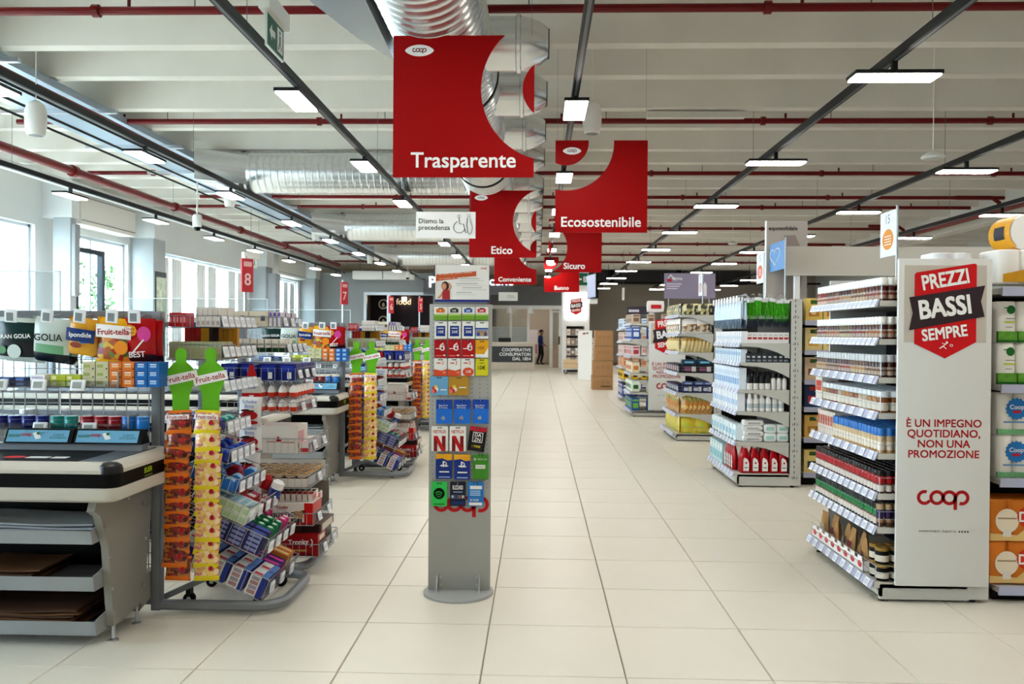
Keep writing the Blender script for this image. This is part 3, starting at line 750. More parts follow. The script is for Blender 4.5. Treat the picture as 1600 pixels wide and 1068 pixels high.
for dx in (.05, W_ - .05): G().cyl((dx, 0, H_), (dx, 0, 4.89 - p0.z), .002, DGREY, n=4).obj('hanging_wire', ps)

# ================================================================ GIFT CARD STAND
KY = 4.52
ks = empty('gift_card_stand', 'slim grey perforated gift card stand on a round base in the main aisle', 'stand', (at(718, 700, KY).x, KY, 0))
kx0, kx1 = at(670, 700, KY).x - ks.location.x, at(767, 700, KY).x - ks.location.x
KZ1 = at(718, 475, KY).z
KM = M('#b4b4b0', .42, var=.03, scale=2)
G().cbox(kx0, 0, .016, kx1, .035, KZ1, KM, .004).obj('back_panel', ks)
G().lathe([(.19, 0), (.19, .012), (.186, .016), (.001, .016)], M('#adb0b0', .35), n=44).obj('round_base', ks)
for s in (-1, 1):
    G().prism([(-.07, .016), (-.002, .016), (-.002, .10), (-.012, .10)], 'x', s * .115 - .002, s * .115 + .002, STEEL).obj('bracket', ks)
    for z in (.045, .085): G().cyl((s * .098, -.004, z), (s * .098, .0, z), .006, STEEL, n=10).obj('screw', ks)
lg = coop_logo(G(), M('#c4161f', .5), 0, 0, .305)
p = at(719, 787, KY); lg.obj('logo', ks, (p.x - ks.location.x + .005, -.0015, p.z), FACE['-y'])
pg = G(); hol = M('#6c6d6c', .6)
for k in range(44):
    for c in range(8):
        x = kx0 + .02 + c * (kx1 - kx0 - .04) / 7; z = KZ1 - .035 - k * .0235
        if z > .56: pg.disc((x, -.0008, z), (.0028, 0, 0), (0, 0, .0028), hol, n=6)
o = pg.obj('perforation', ks); o['kind'] = 'stuff'
# poster holder on top
ph = empty('poster_holder', 'clear poster holder with a smiling woman print on top of the card stand', 'poster', (ks.location.x, KY, KZ1))
a0, a1 = at(680, 470, KY), at(764.5, 414, KY)
X0, X1, Z1 = a0.x - ph.location.x, a1.x - ph.location.x, a1.z - KZ1
G().box(X0 - .008, -.002, 0, X1 + .008, .002, .02, PLASTIC).box(X0 - .008, -.007, .012, X0, -.001, Z1, PLASTIC).box(X1, -.007, .012, X1 + .008, -.001, Z1, PLASTIC).obj('plastic_sleeve', ph)
G().box(X0, -.001, .012, X1, .001, Z1, M('#efece8', .6)).obj('sheet', ph)
PW, PH = X1 - X0, Z1 - .012
def PR(u, v, du, dv, mat, nm='print', y=-.0025):
    return G().rect((X0 + u * PW, y, .012 + v * PH), (du * PW, 0, 0), (0, 0, dv * PH), mat).obj(nm, ph)
PR(0, 0, 1, .065, M('#2f3b8c', .5), 'blue_footer')
g = G(); g.prism([(X0 + u * PW, .012 + v * PH) for u, v in ((.005, .56), (.43, .63), (.43, .66), (.76, .70), (.76, .835), (.02, .745))], 'y', -.0026, -.0022, M('#cf6a3d', .5)); g.obj('orange_band', ph)
text('-- ---- -- ----- ------\n-- ----- -- -- ---- ---', ph, (X0 + .38 * PW, -.0032, .012 + .71 * PH), WHITE, w=.62 * PW, roll=.07)
for u, v, du in ((.45, .58, .46), (.39, .44, .5), (.5, .33, .46), (.39, .2, .36)):
    PR(u, v, du, .006, M('#9b9792', .6), 'line'); PR(u, v + .05, du * .8, .012, M('#8b8782', .6), 'line')
text('coop', ph, (X0 + .9 * PW, -.003, .012 + .9 * PH), M('#c4161f', .5), w=.11 * PW, bold=.03)
g = G(); SK, HR, TP = M('#d9a07e', .6), M('#4a2c22', .7), M('#b5383d', .6)
def pp(u, v): return (X0 + u * PW, -.003, .012 + v * PH)
def pd(g, u, v, r, k, m, y=-.003): g.disc((X0 + u * PW, y, .012 + v * PH), (r * PH, 0, 0), (0, 0, k * r * PH), m, n=14)
pd(g, .185, .43, .105, 1.2, HR, -.0028); g.obj('hair', ph)
g = G(); g.prism([(X0 + u * PW, .012 + v * PH) for u, v in ((.13, .07), (.275, .07), (.27, .3), (.235, .34), (.16, .33), (.135, .28))], 'y', -.0031, -.0028, TP); g.obj('red_top', ph)
g = G(); pd(g, .165, .42, .065, 1.35, SK, -.0033)
g.quad([pp(.14, .3), pp(.1, .2), pp(.05, .12), pp(.03, .2), pp(.045, .13), pp(.06, .08), pp(.13, .16)], SK); g.quad([pp(.25, .33), pp(.285, .42), pp(.24, .5), pp(.26, .53), pp(.31, .42), pp(.27, .29)], SK); g.obj('skin', ph)

def card(px0, py0, px1, py1, label, base, deco, roll=0.0, group=None):
    a, b = at(px0, py0, KY - .02), at(px1, py1, KY - .02)
    W, H = b.x - a.x, a.z - b.z
    e = empty('gift_card', label, 'card', ((a.x + b.x) / 2, KY - .014 - RND.uniform(0, .004), (a.z + b.z) / 2), 0, group)
    g = G(); r = .004
    pts = []
    for cx, cz, a0 in ((W / 2 - r, H / 2 - r, 0), (-W / 2 + r, H / 2 - r, PI / 2), (-W / 2 + r, -H / 2 + r, PI), (W / 2 - r, -H / 2 + r, 1.5 * PI)):
        pts += [(cx + r * math.cos(a0 + k * PI / 6), cz + r * math.sin(a0 + k * PI / 6)) for k in range(4)]
    g.prism(pts, 'y', -.0014, .010, base); g.obj('card_stack', e)
    G().rect((-.012, -.0022, H / 2 - .010), (.024, 0, 0), (0, 0, .005), M('#26282b', .5)).obj('hang_slot', e)
    G().cyl((0, -.03, H / 2 - .006), (0, .012, H / 2 - .006), .0015, STEEL, n=6).obj('peg', e)
    deco(e, W, H)
    if roll: e.rotation_euler = (0, roll, 0)
    return e
def band(e, W, H, x0, z0, x1, z1, m, nm='print', y=-.002):
    return G().rect((x0 * W, y, z0 * H), ((x1 - x0) * W, 0, 0), (0, 0, (z1 - z0) * H), m).obj(nm, e)
def K1(cx, cy): return 640 + cx / 3.8125, 400 + cy / 3.8125
def K2(cx, cy): return 640 + cx / 3.8125, 660 + cy / 3.8125
CW = M('#f1f0ec', .35); CGR = M('#7fae3a', .4); CRED = M('#c2141f', .35); COR = M('#e2613a', .4); CBL = M('#23479c', .35); CYE = M('#efb52a', .4); CLIME = M('#d9d32e', .4)
def kc(f, x0, y0, x1, y1, *a, **k):
    p, q = f(x0, y0), f(x1, y1); return card(p[0], p[1], q[0], q[1], *a, **k)
# row 1
for (x0, x1, colr, t, lab) in ((145, 225, '#e0802e', '5', 'orange ring'), (230, 305, '#3c4a44', '10€', 'dark ten'), (313, 388, '#2d6cc0', '20€', 'blue twenty'), (393, 468, '#d0394c', '50€', 'pink fifty')):
    def dec(e, W, H, colr=colr, t=t):
        band(e, W, H, -.5, -.5, .5, -.05, CGR, 'green_field'); band(e, W, H, -.5, -.15, .5, -.02, M('#b9cf7c', .4), 'green_field', -.0024)
        G().cbox(-.34 * W, -.004, .08 * H, .30 * W, -.002, .36 * H, M(colr, .4), .0008).obj('value_badge', e); text(t, e, (-.02 * W, -.0045, .22 * H), CW, h=.15 * H, bold=.03)
    kc(K1, x0, 302, x1, 381, 'white and green phone top-up card with %s badge, first row' % lab, CW, dec)
# row 2
for (x0, x1, t) in ((148, 222, '10€'), (230, 304, '20€'), (313, 387, '30€')):
    def dec(e, W, H, t=t):
        band(e, W, H, -.36, -.36, .36, .24, CBL, 'blue_field'); text(t, e, (.02 * W, -.003, -.1 * H), CW, h=.17 * H, bold=.02); band(e, W, H, -.25, .08, .25, .13, CW, 'line', -.003)
    kc(K1, x0, 388, x1, 491, 'white card with blue square lettered %s euro, second row' % {'10€': 'ten', '20€': 'twenty', '30€': 'thirty'}[t], CW, dec)
def dec(e, W, H):
    band(e, W, H, -.5, .05, .5, .12, CBL); band(e, W, H, -.5, -.36, .5, .05, M('#8fb4d8', .5), 'photo')
    for k in range(3): G().disc(((-.28 + .28 * k) * W, -.003, -.08 * H), (.1 * W, 0, 0), (0, 0, .09 * H), M('#b9805a', .6), n=10).rect(((-.38 + .28 * k) * W, -.0026, -.34 * H), (.2 * W, 0, 0), (0, 0, .2 * H), M(['#5b4a9a', '#c7a04a', '#7a3b4a'][k], .6)).obj('photo_figure', e)
kc(K1, 393, 388, 468, 491, 'white card with a photo strip of three people, second row', CW, dec)
# row 3
for i, (x0, x1) in enumerate(((148, 220), (229, 303), (311, 387))):
    def dec(e, W, H):
        G().ring((.12 * W, -.0025, .1 * H), (.2 * W, 0, 0), (0, 0, .17 * H), .78, CW, a0=-.9, a1=4.4).obj('swirl', e); text('6', e, (.14 * W, -.0028, .12 * H), CW, h=.46 * H); band(e, W, H, -.4, -.02, -.02, .03, CW); band(e, W, H, -.4, -.42, .1, -.36, M('#e88', .5)); band(e, W, H, .2, -.4, .4, -.33, CW)
    kc(K1, x0, 497, x1, 605, 'red phone card with white swirl, %s in the third row' % ('first', 'second', 'third')[i], CRED, dec)
def dec(e, W, H):
    band(e, W, H, -.5, -.5, .5, -.3, CW, 'white_field'); G().disc((.5 * W, -.0023, -.5 * H), (.0, 0, 0), (0, 0, 0), CW); text('10€', e, (-.05 * W, -.003, .05 * H), M('#b5762a', .5), h=.2 * H, bold=.01)
    g = G(); g.prism([(.5 * W, -.3 * H), (.5 * W, .1 * H), (.2 * W, -.3 * H)], 'y', -.0022, -.002, CW); g.obj('white_curve', e)
kc(K1, 393, 499, 468, 604, 'orange and white ten euro card, end of the third row', CYE, dec)
# row 4
for i, (x0, x1, s) in enumerate(((145, 222, 0), (228, 303, 0), (306, 384, 1))):
    def dec(e, W, H, s=s):
        if s: G().disc((.05 * W, -.0022, -.27 * H), (.42 * W, 0, 0), (0, 0, .25 * H), COR, n=24, a0=0, a1=2 * PI).obj('orange_disc', e); text('15€', e, (.08 * W, -.003, -.25 * H), CW, h=.15 * H, bold=.02)
        else:
            g = G(); g.prism([(-.5 * W, -.5 * H), (.5 * W, -.5 * H), (.5 * W, -.1 * H), (.1 * W, -.2 * H), (-.5 * W, -.12 * H)], 'y', -.0024, -.002, COR); g.obj('orange_wave', e); text('10€', e, (.3 * W, -.003, -.3 * H), CW, h=.08 * H)
        text('3', e, (.16 * W, -.003, .24 * H), COR, h=.2 * H); band(e, W, H, -.3, .2, .02, .26, COR)
    kc(K1, x0, 608, x1, 713, ('white card with low orange wave, first in the fourth row', 'white card with low orange wave, second in the fourth row', 'white card with large orange disc, fourth row')[i], CW, dec)
def dec(e, W, H): text('10€', e, (0, -.003, -.02 * H), M('#3e3d2c', .5), h=.24 * H, bold=.01); band(e, W, H, -.2, .22, .2, .27, M('#8c8a2a', .5))
kc(K1, 393, 610, 467, 712, 'lime yellow ten euro card, end of the fourth row', CLIME, dec)
# row 5
def flow(e, W, H, cx):
    for k, (dx, dz, c) in enumerate(((-.1, .05, '#e0574c'), (.02, .12, '#f0d65a'), (.08, -.02, '#f3efe6'), (-.02, -.1, '#d23f5e'), (-.14, -.12, '#f08a70'))):
        G().disc(((cx + dx) * W, -.0022 - k * .0003, (-.18 + dz) * H), (.09 * W, 0, 0), (0, 0, .11 * H), M(c, .5), n=12).obj('flower', e)
kc(K1, 122, 716, 229, 828, 'wide sky blue gift card with flowers, fifth row', M('#7db4d8', .35), lambda e, W, H: (flow(e, W, H, -.2), band(e, W, H, .08, -.24, .42, -.18, CW)))
kc(K1, 233, 716, 352, 828, 'wide golden gift card with flowers, fifth row', M('#c2983a', .35), lambda e, W, H: (flow(e, W, H, -.25), band(e, W, H, .02, -.12, .38, -.06, CW)))
# row 6
def apple(g, m, cx, cz, s):
    g.disc((cx - .22 * s, -.003, cz), (.34 * s, 0, 0), (0, 0, .46 * s), m, n=16); g.disc((cx + .22 * s, -.003, cz), (.34 * s, 0, 0), (0, 0, .46 * s), m, n=16)
    g.disc((cx, -.003, cz - .04 * s), (.36 * s, 0, 0), (0, 0, .38 * s), m, n=16)
    g.disc((cx + .14 * s, -.003, cz + .62 * s), (.17 * s, 0, .12 * s), (.05 * s, 0, -.07 * s), m, n=10); return g
APB = M('#2468c8', .3)
for i, (x0, x1) in enumerate(((158, 253), (265, 362), (376, 470))):
    def dec(e, W, H):
        band(e, W, H, -.5, -.5, .5, .5, M('#2f7fd8', .35), 'blue_field', -.0018); band(e, W, H, -.5, .12, .5, .5, M('#2257b4', .35), 'blue_field', -.0020)
        text('App Store\n& iTunes', e, (-.06 * W, -.003, .22 * H), CW, w=.6 * W, bold=.01)
        apple(G(), CW, -.06 * W, -.27 * H, .2 * W).obj('logo', e); G().disc((.1 * W, -.0035, -.25 * H), (.035 * W, 0, 0), (0, 0, .045 * W), M('#2f7fd8', .35), n=10).obj('logo_bite', e)
    kc(K1, x0, 854, x1, 998, 'blue app voucher with white fruit emblem, %s in the sixth row' % ('first', 'second', 'third')[i], APB, dec)
# row 7
NR, NR2 = M('#c8161d', .4), M('#8f0f15', .4)
for i, (x0, x1) in enumerate(((130, 227), (239, 335))):
    def dec(e, W, H):
        text('NETFLIX', e, (0, -.003, .29 * H), NR, w=.78 * W, bold=.01, cond=.75)
        g = G(); z0, z1 = -.5 * H, .12 * H
        g.prism([(-.36 * W, z0), (-.14 * W, z0), (-.14 * W, z1), (-.36 * W, z1)], 'y', -.0024, -.0018, NR2); g.prism([(.14 * W, z0), (.36 * W, z0), (.36 * W, z1), (.14 * W, z1)], 'y', -.0024, -.0018, NR2)
        g.prism([(.12 * W, z0), (.36 * W, z0), (-.12 * W, z1), (-.36 * W, z1)], 'y', -.0032, -.0024, NR); g.obj('logo', e)
    kc(K2, x0, 22, x1, 171, 'white streaming voucher with big red letter, %s in the seventh row' % ('first', 'second')[i], CW, dec)
def dec(e, W, H):
    band(e, W, H, -.5, .33, .5, .5, M('#cc2440', .4), 'red_top')
    g = G(); s = .3 * W; cx, cz = .02 * W, .08 * H
    for q in ((-1, -1, 1, -.88), (-1, .88, 1, 1), (-1, -1, -.88, 1), (.88, -1, 1, 1)): g.rect((cx + q[0] * s, -.003, cz + q[1] * s), ((q[2] - q[0]) * s, 0, 0), (0, 0, (q[3] - q[1]) * s), CW)
    g.obj('frame_mark', e); text('DA\nZN', e, (cx, -.0032, cz), CW, w=.4 * W, bold=.03); text('1 MESE', e, (0, -.003, -.3 * H), M('#e6d83a', .5), w=.5 * W, bold=.02)
kc(K2, 352, 26, 452, 171, 'tilted black streaming voucher with red top, seventh row', M('#1b1b1e', .35), dec, roll=.13)
# row 8
PSB = M('#1d3f94', .3)
for i, (x0, x1) in enumerate(((156, 253), (265, 360))):
    def dec(e, W, H):
        g = G(); g.prism([(-.5 * W, .28 * H), (-.1 * W, .32 * H), (.2 * W, .24 * H), (.5 * W, .26 * H), (.5 * W, .5 * H), (-.5 * W, .5 * H)], 'y', -.0024, -.002, CYE); g.obj('yellow_top', e)
        g = G(); g.prism([(-.08 * W, -.0 * H), (.0 * W, -.03 * H), (.0 * W, .17 * H), (.12 * W, .13 * H), (.12 * W, .07 * H), (.05 * W, .09 * H), (.05 * W, .05 * H), (.17 * W, .03 * H), (.17 * W, .14 * H), (.02 * W, .21 * H), (-.08 * W, .21 * H)], 'y', -.003, -.0024, CW)
        g.disc((-.1 * W, -.0028, .03 * H), (.14 * W, 0, 0), (0, 0, .035 * H), CW, n=14).disc((.12 * W, -.0028, .02 * H), (.15 * W, 0, 0), (0, 0, .03 * H), CW, n=14); g.obj('logo', e)
        band(e, W, H, -.28, -.24, .32, -.19, CW); band(e, W, H, -.32, -.45, .36, -.4, M('#9db4e0', .5))
    kc(K2, x0, 185 + 4 * i, x1, 336 + 4 * i, 'dark blue gaming voucher with yellow top, %s in the eighth row' % ('first', 'second')[i], PSB, dec)
def dec(e, W, H):
    G().cbox(-.32 * W, -.004, -.08 * H, .3 * W, -.002, .08 * H, CW, .0008).obj('white_badge', e); text('GOLD', e, (0, -.0045, 0), M('#8fae4a', .5), w=.5 * W)
    text('XBOX LIVE', e, (.1 * W, -.003, .3 * H), CW, w=.62 * W); G().ring((-.36 * W, -.003, .3 * H), (.07 * W, 0, 0), (0, 0, .07 * W), .5, CW).obj('emblem', e)
kc(K2, 376, 188, 469, 338, 'green gaming voucher with white badge, eighth row', M('#4f9a34', .35), dec)
# row 9
def dec(e, W, H):
    g = G(); g.disc((0, -.0025, .02 * H), (.36 * W, 0, 0), (0, 0, .36 * W), BLACK, n=28); g.obj('black_disc', e)
    for k, rr in enumerate((.30, .23, .16)):
        g = G(); g.ring((-.02 * W, -.0032, (.02 - .15) * H + k * -.006), (rr * W * 1.05, 0, 0), (0, 0, rr * W * 1.25), .83, M('#35c65b', .4), a0=.75, a1=2.35, n=12); g.obj('sound_arc', e)
    band(e, W, H, -.36, -.44, .36, -.4, M('#1c6b32', .5))
kc(K2, 129, 352, 222, 497, 'bright green music voucher with black disc, last row', M('#3fcf68', .35), dec)
def dec(e, W, H):
    text('BLIZZARD', e, (0, -.003, .27 * H), CW, w=.66 * W, bold=.04, cond=.4); band(e, W, H, -.3, .06, .3, .1, M('#9fb6d4', .5)); band(e, W, H, -.46, -.2, .46, -.04, M('#5a6a86', .5), 'photo')
    for k in range(4): G().disc(((-.33 + .22 * k) * W, -.003, -.11 * H), (.07 * W, 0, 0), (0, 0, .06 * H), M(['#c9d2dd', '#3b455a', '#b06a4a', '#d9cfa8'][k], .5), n=9).obj('print_figure', e)
    band(e, W, H, -.42, -.44, .42, -.3, M('#1f3d78', .5))
kc(K2, 241, 352, 333, 497, 'navy gaming voucher with a strip of figures, last row', M('#131f3a', .35), dec)
def dec(e, W, H):
    band(e, W, H, -.36, .2, .4, .34, CW); text('25 EUR', e, (-.08 * W, -.003, -.24 * H), CW, w=.56 * W, bold=.03); band(e, W, H, -.42, -.46, .42, -.34, CW)
    for z in (.1, .02, -.06): band(e, W, H, -.36, z, .3, z + .04, M('#bfdcf2', .5), 'line')
kc(K2, 347, 352, 440, 499, 'light blue twenty-five euro voucher with white bars, last row', M('#2f86cc', .35), dec)
# ================================================================ CHECKOUT LANE (built once, then copied twice)
def VOR(cols, scale):
    key = ('vor', tuple(cols), scale)
    if key in _mats: return _mats[key]
    m = bpy.data.materials.new('sweets_print'); m.use_nodes = True; nt = m.node_tree; b = nt.nodes['Principled BSDF']
    b.inputs['Roughness'].default_value = .3
    tc = nt.nodes.new('ShaderNodeTexCoord'); v = nt.nodes.new('ShaderNodeTexVoronoi'); v.inputs['Scale'].default_value = scale
    r = nt.nodes.new('ShaderNodeValToRGB'); r.color_ramp.interpolation = 'CONSTANT'; sp = nt.nodes.new('ShaderNodeSeparateColor')
    nt.links.new(tc.outputs['Object'], v.inputs['Vector']); nt.links.new(v.outputs['Color'], sp.inputs[0]); nt.links.new(sp.outputs[0], r.inputs['Fac']); nt.links.new(r.outputs['Color'], b.inputs['Base Color'])
    n = len(cols); el = r.color_ramp.elements
    while len(el) < n: el.new(.5)
    for i, c in enumerate(cols): el[i].position = i / n; el[i].color = lin(c)
    _mats[key] = m; return m
def p_box(name, label, cat, W, D, H, base, dec=(), group=None):
    """carton with flat print: dec = (face, u0, v0, u1, v1, material), face f(-y) r(+x) l(-x) t"""
    g = G().box(-W / 2, 0, 0, W / 2, D, H, base); e_ = .0008
    for f, u0, v0, u1, v1, m in dec:
        if f == 'f': g.rect((-W / 2 + u0 * W, -e_, v0 * H), ((u1 - u0) * W, 0, 0), (0, 0, (v1 - v0) * H), m)
        elif f == 'r': g.rect((W / 2 + e_, u0 * D, v0 * H), (0, (u1 - u0) * D, 0), (0, 0, (v1 - v0) * H), m)
        elif f == 'l': g.rect((-W / 2 - e_, u0 * D, v0 * H), (0, (u1 - u0) * D, 0), (0, 0, (v1 - v0) * H), m)
        elif f == 't': g.rect((-W / 2 + u0 * W, v0 * D, H + e_), ((u1 - u0) * W, 0, 0), (0, (v1 - v0) * D, 0), m)
    return tag(g.obj(name), label, cat, group)
def pillow(g, W, H, t, front, back, nu=8, nv=10, top=0.0):
    """pillow bag hanging down from z = top"""
    def f(s):
        def fn(u, v):
            k = max(0, math.sin(PI * u)) ** .55 * max(0, math.sin(PI * v)) ** .6
            return ((u - .5) * W * (1 - .07 * math.sin(PI * v)), s * t * k, top - H * (1 - v))
        return fn
    g.sheet(f(-1), nu, nv, front); g.sheet(f(1), nu, nv, back)
    return g
NEWS = []
before = set(o.name for o in C.objects)
FC = 'at the front checkout'
YP = 4.11          # the post of the first lane
RAIL = M('#8e9297', .4, .3)
PLATE = M('#95928b', .45, var=.03, scale=2)
LIP = M('#c9c5bb', .4)

# --- barrier between lanes -------------------------------------------------
br = empty('lane_barrier', 'grey post and wire grid barrier with two product rails ' + FC, 'barrier', (-1.9, YP, 0))
G().cbox(-.024, -.024, .02, .024, .024, 1.515, RAIL, .004).obj('post', br)
G().cbox(-2.9, -.02, 1.475, -.024, .02, 1.515, RAIL, .004).obj('top_rail', br)
G().cbox(-2.9, -.024, .02, -2.85, .024, 1.475, RAIL, .004).obj('post', br)
G().box(-2.85, -.02, .05, -.024, .02, .09, RAIL).obj('bottom_rail', br)
g = G()
for k in range(48): x = -.06 - k * .058; g.box(x - .0022, .028, .1, x + .0022, .0324, 1.475, WIRE)
for k in range(24): z = .12 + k * .058; g.box(-2.85, .0324, z - .0022, -.03, .0368, z + .0022, WIRE)
g.obj('wire_grid', br)
for z, d in ((1.14, .20), (.925, .10)):
    t = G().box(-2.85, -d, z, -.10, .0, z + .006, RAIL).box(-2.85, -d - .003, z, -.10, -d, z + .035, PLASTIC).box(-.106, -d, z, -.10, 0, z + .08, WIRE).obj('product_shelf', br)
    for k in range(9 if z > 1 else 7):
        x = -.29 - k * (.19 if z > 1 else .245)
        G().cbox(-.036, -.014, -.028, .036, 0, .028, TAGW, .006).box(-.024, -.0148, -.015, .02, -.0142, .016, M('#a8aca6', .4)).obj('price_tag', t, (x, -d - .003, z + .012), (-.25, 0, 0))
# --- hanging bags ------------------------------------------------------------
def hang_bag(name, label, x, W, H, front, title, tmat, tw, tz, dep=2, rl=0.0, band=None, zt=1.478, extra=None, y=-.09):
    for k in range(dep):
        e = empty(name, label if k == 0 else ('rear ' if k == 1 else 'rearmost ') + label, 'bag', (x + .012 * k, YP + y + .05 * k, zt - .008 * k), 0)
        e.rotation_euler = (.10, rl, 0)
        pillow(G(), W, H, .022, front, front if not callable(front) else front(.5, .95)).obj('pouch', e)
        if k == 0:
            if band: G().cbox(-W * .46, -.027, tz - .032, W * .46, -.025, tz + .032, band, .0008).obj('title_band', e)
            text(title, e, (0, -.0285, tz), tmat, w=tw, bold=.03, roll=.08)
            if extra: extra(e, W, H)
            G().cbox(-.03, -.05, -.02, .03, -.044, .045, TAGW, .002).box(-.02, -.0508, -.012, .014, -.0502, .028, M('#8f9698', .4)).obj('price_tag', e)
            G().cyl((0, -.05, .01), (0, .1, .01), .003, STEEL, n=6).obj('hook', e)
GG = M('#20413f', .25); GN = M('#12202c', .25); SILV = M('#cfd8d2', .25); GREENL = M('#7fb28c', .3)
hang_bag('sweet_bag', 'dark green liquorice bag on the first hook ' + FC, -2.565, .20, .215, lambda u, v: SILV if v < .1 or v > .93 else (GG if v > .45 else GN), 'GRAN GOLIA', WHITE, .17, -.09, rl=.05, extra=lambda e, W, H: G().disc((.0, -.025, -.165), (.035, 0, 0), (0, 0, .035), M('#d9e4e0', .4), n=14).disc((-.06, -.025, -.16), (.02, 0, 0), (0, 0, .02), GREENL, n=10).obj('print', e))
hang_bag('sweet_bag', 'silver and green mint bag on the second hook ' + FC, -2.385, .20, .22, lambda u, v: GN if v < .16 else (GREENL if .16 < v < .4 and abs(u - .5) < .4 else SILV), 'GOLIA', M('#15181c', .4), .14, -.095, rl=.12)
hang_bag('sweet_bag', 'yellow caramel bag with blue band on the third hook ' + FC, -2.225, .155, .185, M('#e0a93a', .25, var=.12, scale=20), 'Ipondide', WHITE, .11, -.085, rl=.14, band=M('#20407e', .3), extra=lambda e, W, H: G().disc((-.02, -.024, -.135), (.03, 0, 0), (0, 0, .014), M('#9c4a30', .4), n=12).rect((.0, -.0245, -.125), (.04, 0, .006), (0, 0, .016), M('#2f7fc0', .4)).obj('print', e))
FRUIT = VOR(['#b3261e', '#d98428', '#8a3a5c', '#d9b23a', '#5f7d3a', '#a8562c'], 34)
hang_bag('sweet_bag', 'yellow and red fruit sweet bag on the fourth hook ' + FC, -2.065, .19, .23, lambda u, v: M('#f0b91e', .25) if v > .72 or v < .1 else (FRUIT if v < .58 else M('#e0922a', .25)), 'Fruit-tella', M('#b3102c', .4), .155, -.065, dep=3, rl=.09, band=WHITE, extra=lambda e, W, H: G().disc((.04, -.027, -.14), (.035, 0, 0), (0, 0, .035), M('#e89a2c', .4), n=14).obj('print', e))
hang_bag('sweet_bag', 'red lollipop bag with yellow flower on the last hook ' + FC, -1.955, .17, .22, lambda u, v: M('#3a1420', .3) if v < .22 else M('#c0141c', .25, var=.15, scale=12), 'BEST', WHITE, .08, -.175, dep=2, rl=.02, extra=lambda e, W, H: (G().disc((-.035, -.026, -.06), (.036, 0, 0), (0, 0, .03), M('#f0b428', .4), n=8).obj('flower_mark', e), text('Chupa\nChups', e, (-.035, -.0285, -.06), M('#c0141c', .4), w=.05), G().disc((.035, -.026, -.075), (.034, 0, 0), (0, 0, .038), M('#d84a9a', .4), n=16).rect((-.03, -.0262, -.17), (.06, 0, .07), (.006, 0, -.004), WHITE).obj('lollipop_print', e)))
# --- packs and tins on the two rails ---------------------------------------
def row_put(pr, xs, y, zs, label, group):
    for z in zs:
        for x in xs: pr.put(TM(x, y, z), label, group)
z1 = 1.147
yT = YP - .19
def packs(nm, label, xs, zs, W, D, H, base, dec, y=yT):
    row_put(Proto(p_box(nm, label, 'packet', W, D, H, base, dec)), xs, y, zs, label, label)
CB = M('#2b73b8', .35); ORP = M('#e0863c', .4); CRP = M('#cfcba9', .45); NVY = M('#1e2f66', .35); LIME = M('#b9c23a', .4)
packs('gum_packet', 'navy gum packet lying on the upper rail ' + FC, (-2.62, -2.55, -2.48), (z1, z1 + .022), .065, .1, .02, NVY, [('f', .1, .2, .7, .8, M('#6f8fd0', .4))])
packs('gum_packet', 'white gum packet on the upper rail ' + FC, (-2.40,), (z1, z1 + .028), .07, .1, .027, WHITE, [('f', .1, .3, .9, .7, M('#c9c2d8', .4))])
packs('gum_packet', 'lime gum packet on the upper rail ' + FC, (-2.30, -2.225), (z1, z1 + .028), .072, .1, .027, LIME, [('f', .1, .2, .4, .8, M('#e9e6b0', .4))])
packs('gum_box', 'cream gum box on the upper rail ' + FC, (-2.15, -2.085), (z1, z1 + .04, z1 + .08), .06, .1, .039, CRP, [('f', .1, .3, .6, .7, M('#a9b06f', .4)), ('f', .8, .1, .92, .25, BLACK)])
packs('gum_box', 'orange gum box on the upper rail ' + FC, (-2.02, -1.958 + .0), (z1, z1 + .04, z1 + .08), .058, .1, .039, ORP, [('f', .2, .35, .75, .6, M('#f2c79a', .4)), ('f', .2, .68, .75, .8, WHITE), ('f', .84, .1, .96, .25, BLACK)])
packs('gum_box', 'bright blue gum box on the upper rail ' + FC, (-1.895 + .0, -1.835), (z1, z1 + .04, z1 + .08), .056, .1, .039, CB, [('f', .2, .35, .75, .6, M('#a9cdea', .4)), ('f', .2, .68, .75, .8, WHITE)], y=YP - .19)
def tin(label, col, r=.031, h=.062):
    m = M(col, .3); e = G().lathe([(r * .96, 0), (r, .004), (r, h * .68), (r * .985, h * .7), (r * 1.02, h * .72), (r * 1.02, h * .97), (r * .96, h)], [m, m, m, M('#e8e8ec', .3), m, m], n=16).obj('gum_tin'); return Proto(tag(e, label, 'tin', label))
zt = .932
for lab, col, xs in (('navy', '#1d2f8a', (-2.64, -2.57, -2.50, -2.43)), ('turquoise', '#2fa5a0', (-2.355, -2.285)), ('dark red', '#a5182a', (-2.205, -2.135, -2.065)), ('light blue', '#2f86d0', (-1.995, -1.925 - .0))):
    L_ = lab + ' gum tin on the lower rail ' + FC
    pt = tin(L_, col)
    for y in (YP - .065,):
        for x in xs: pt.put(TM(x - .02, y, zt), L_, L_)

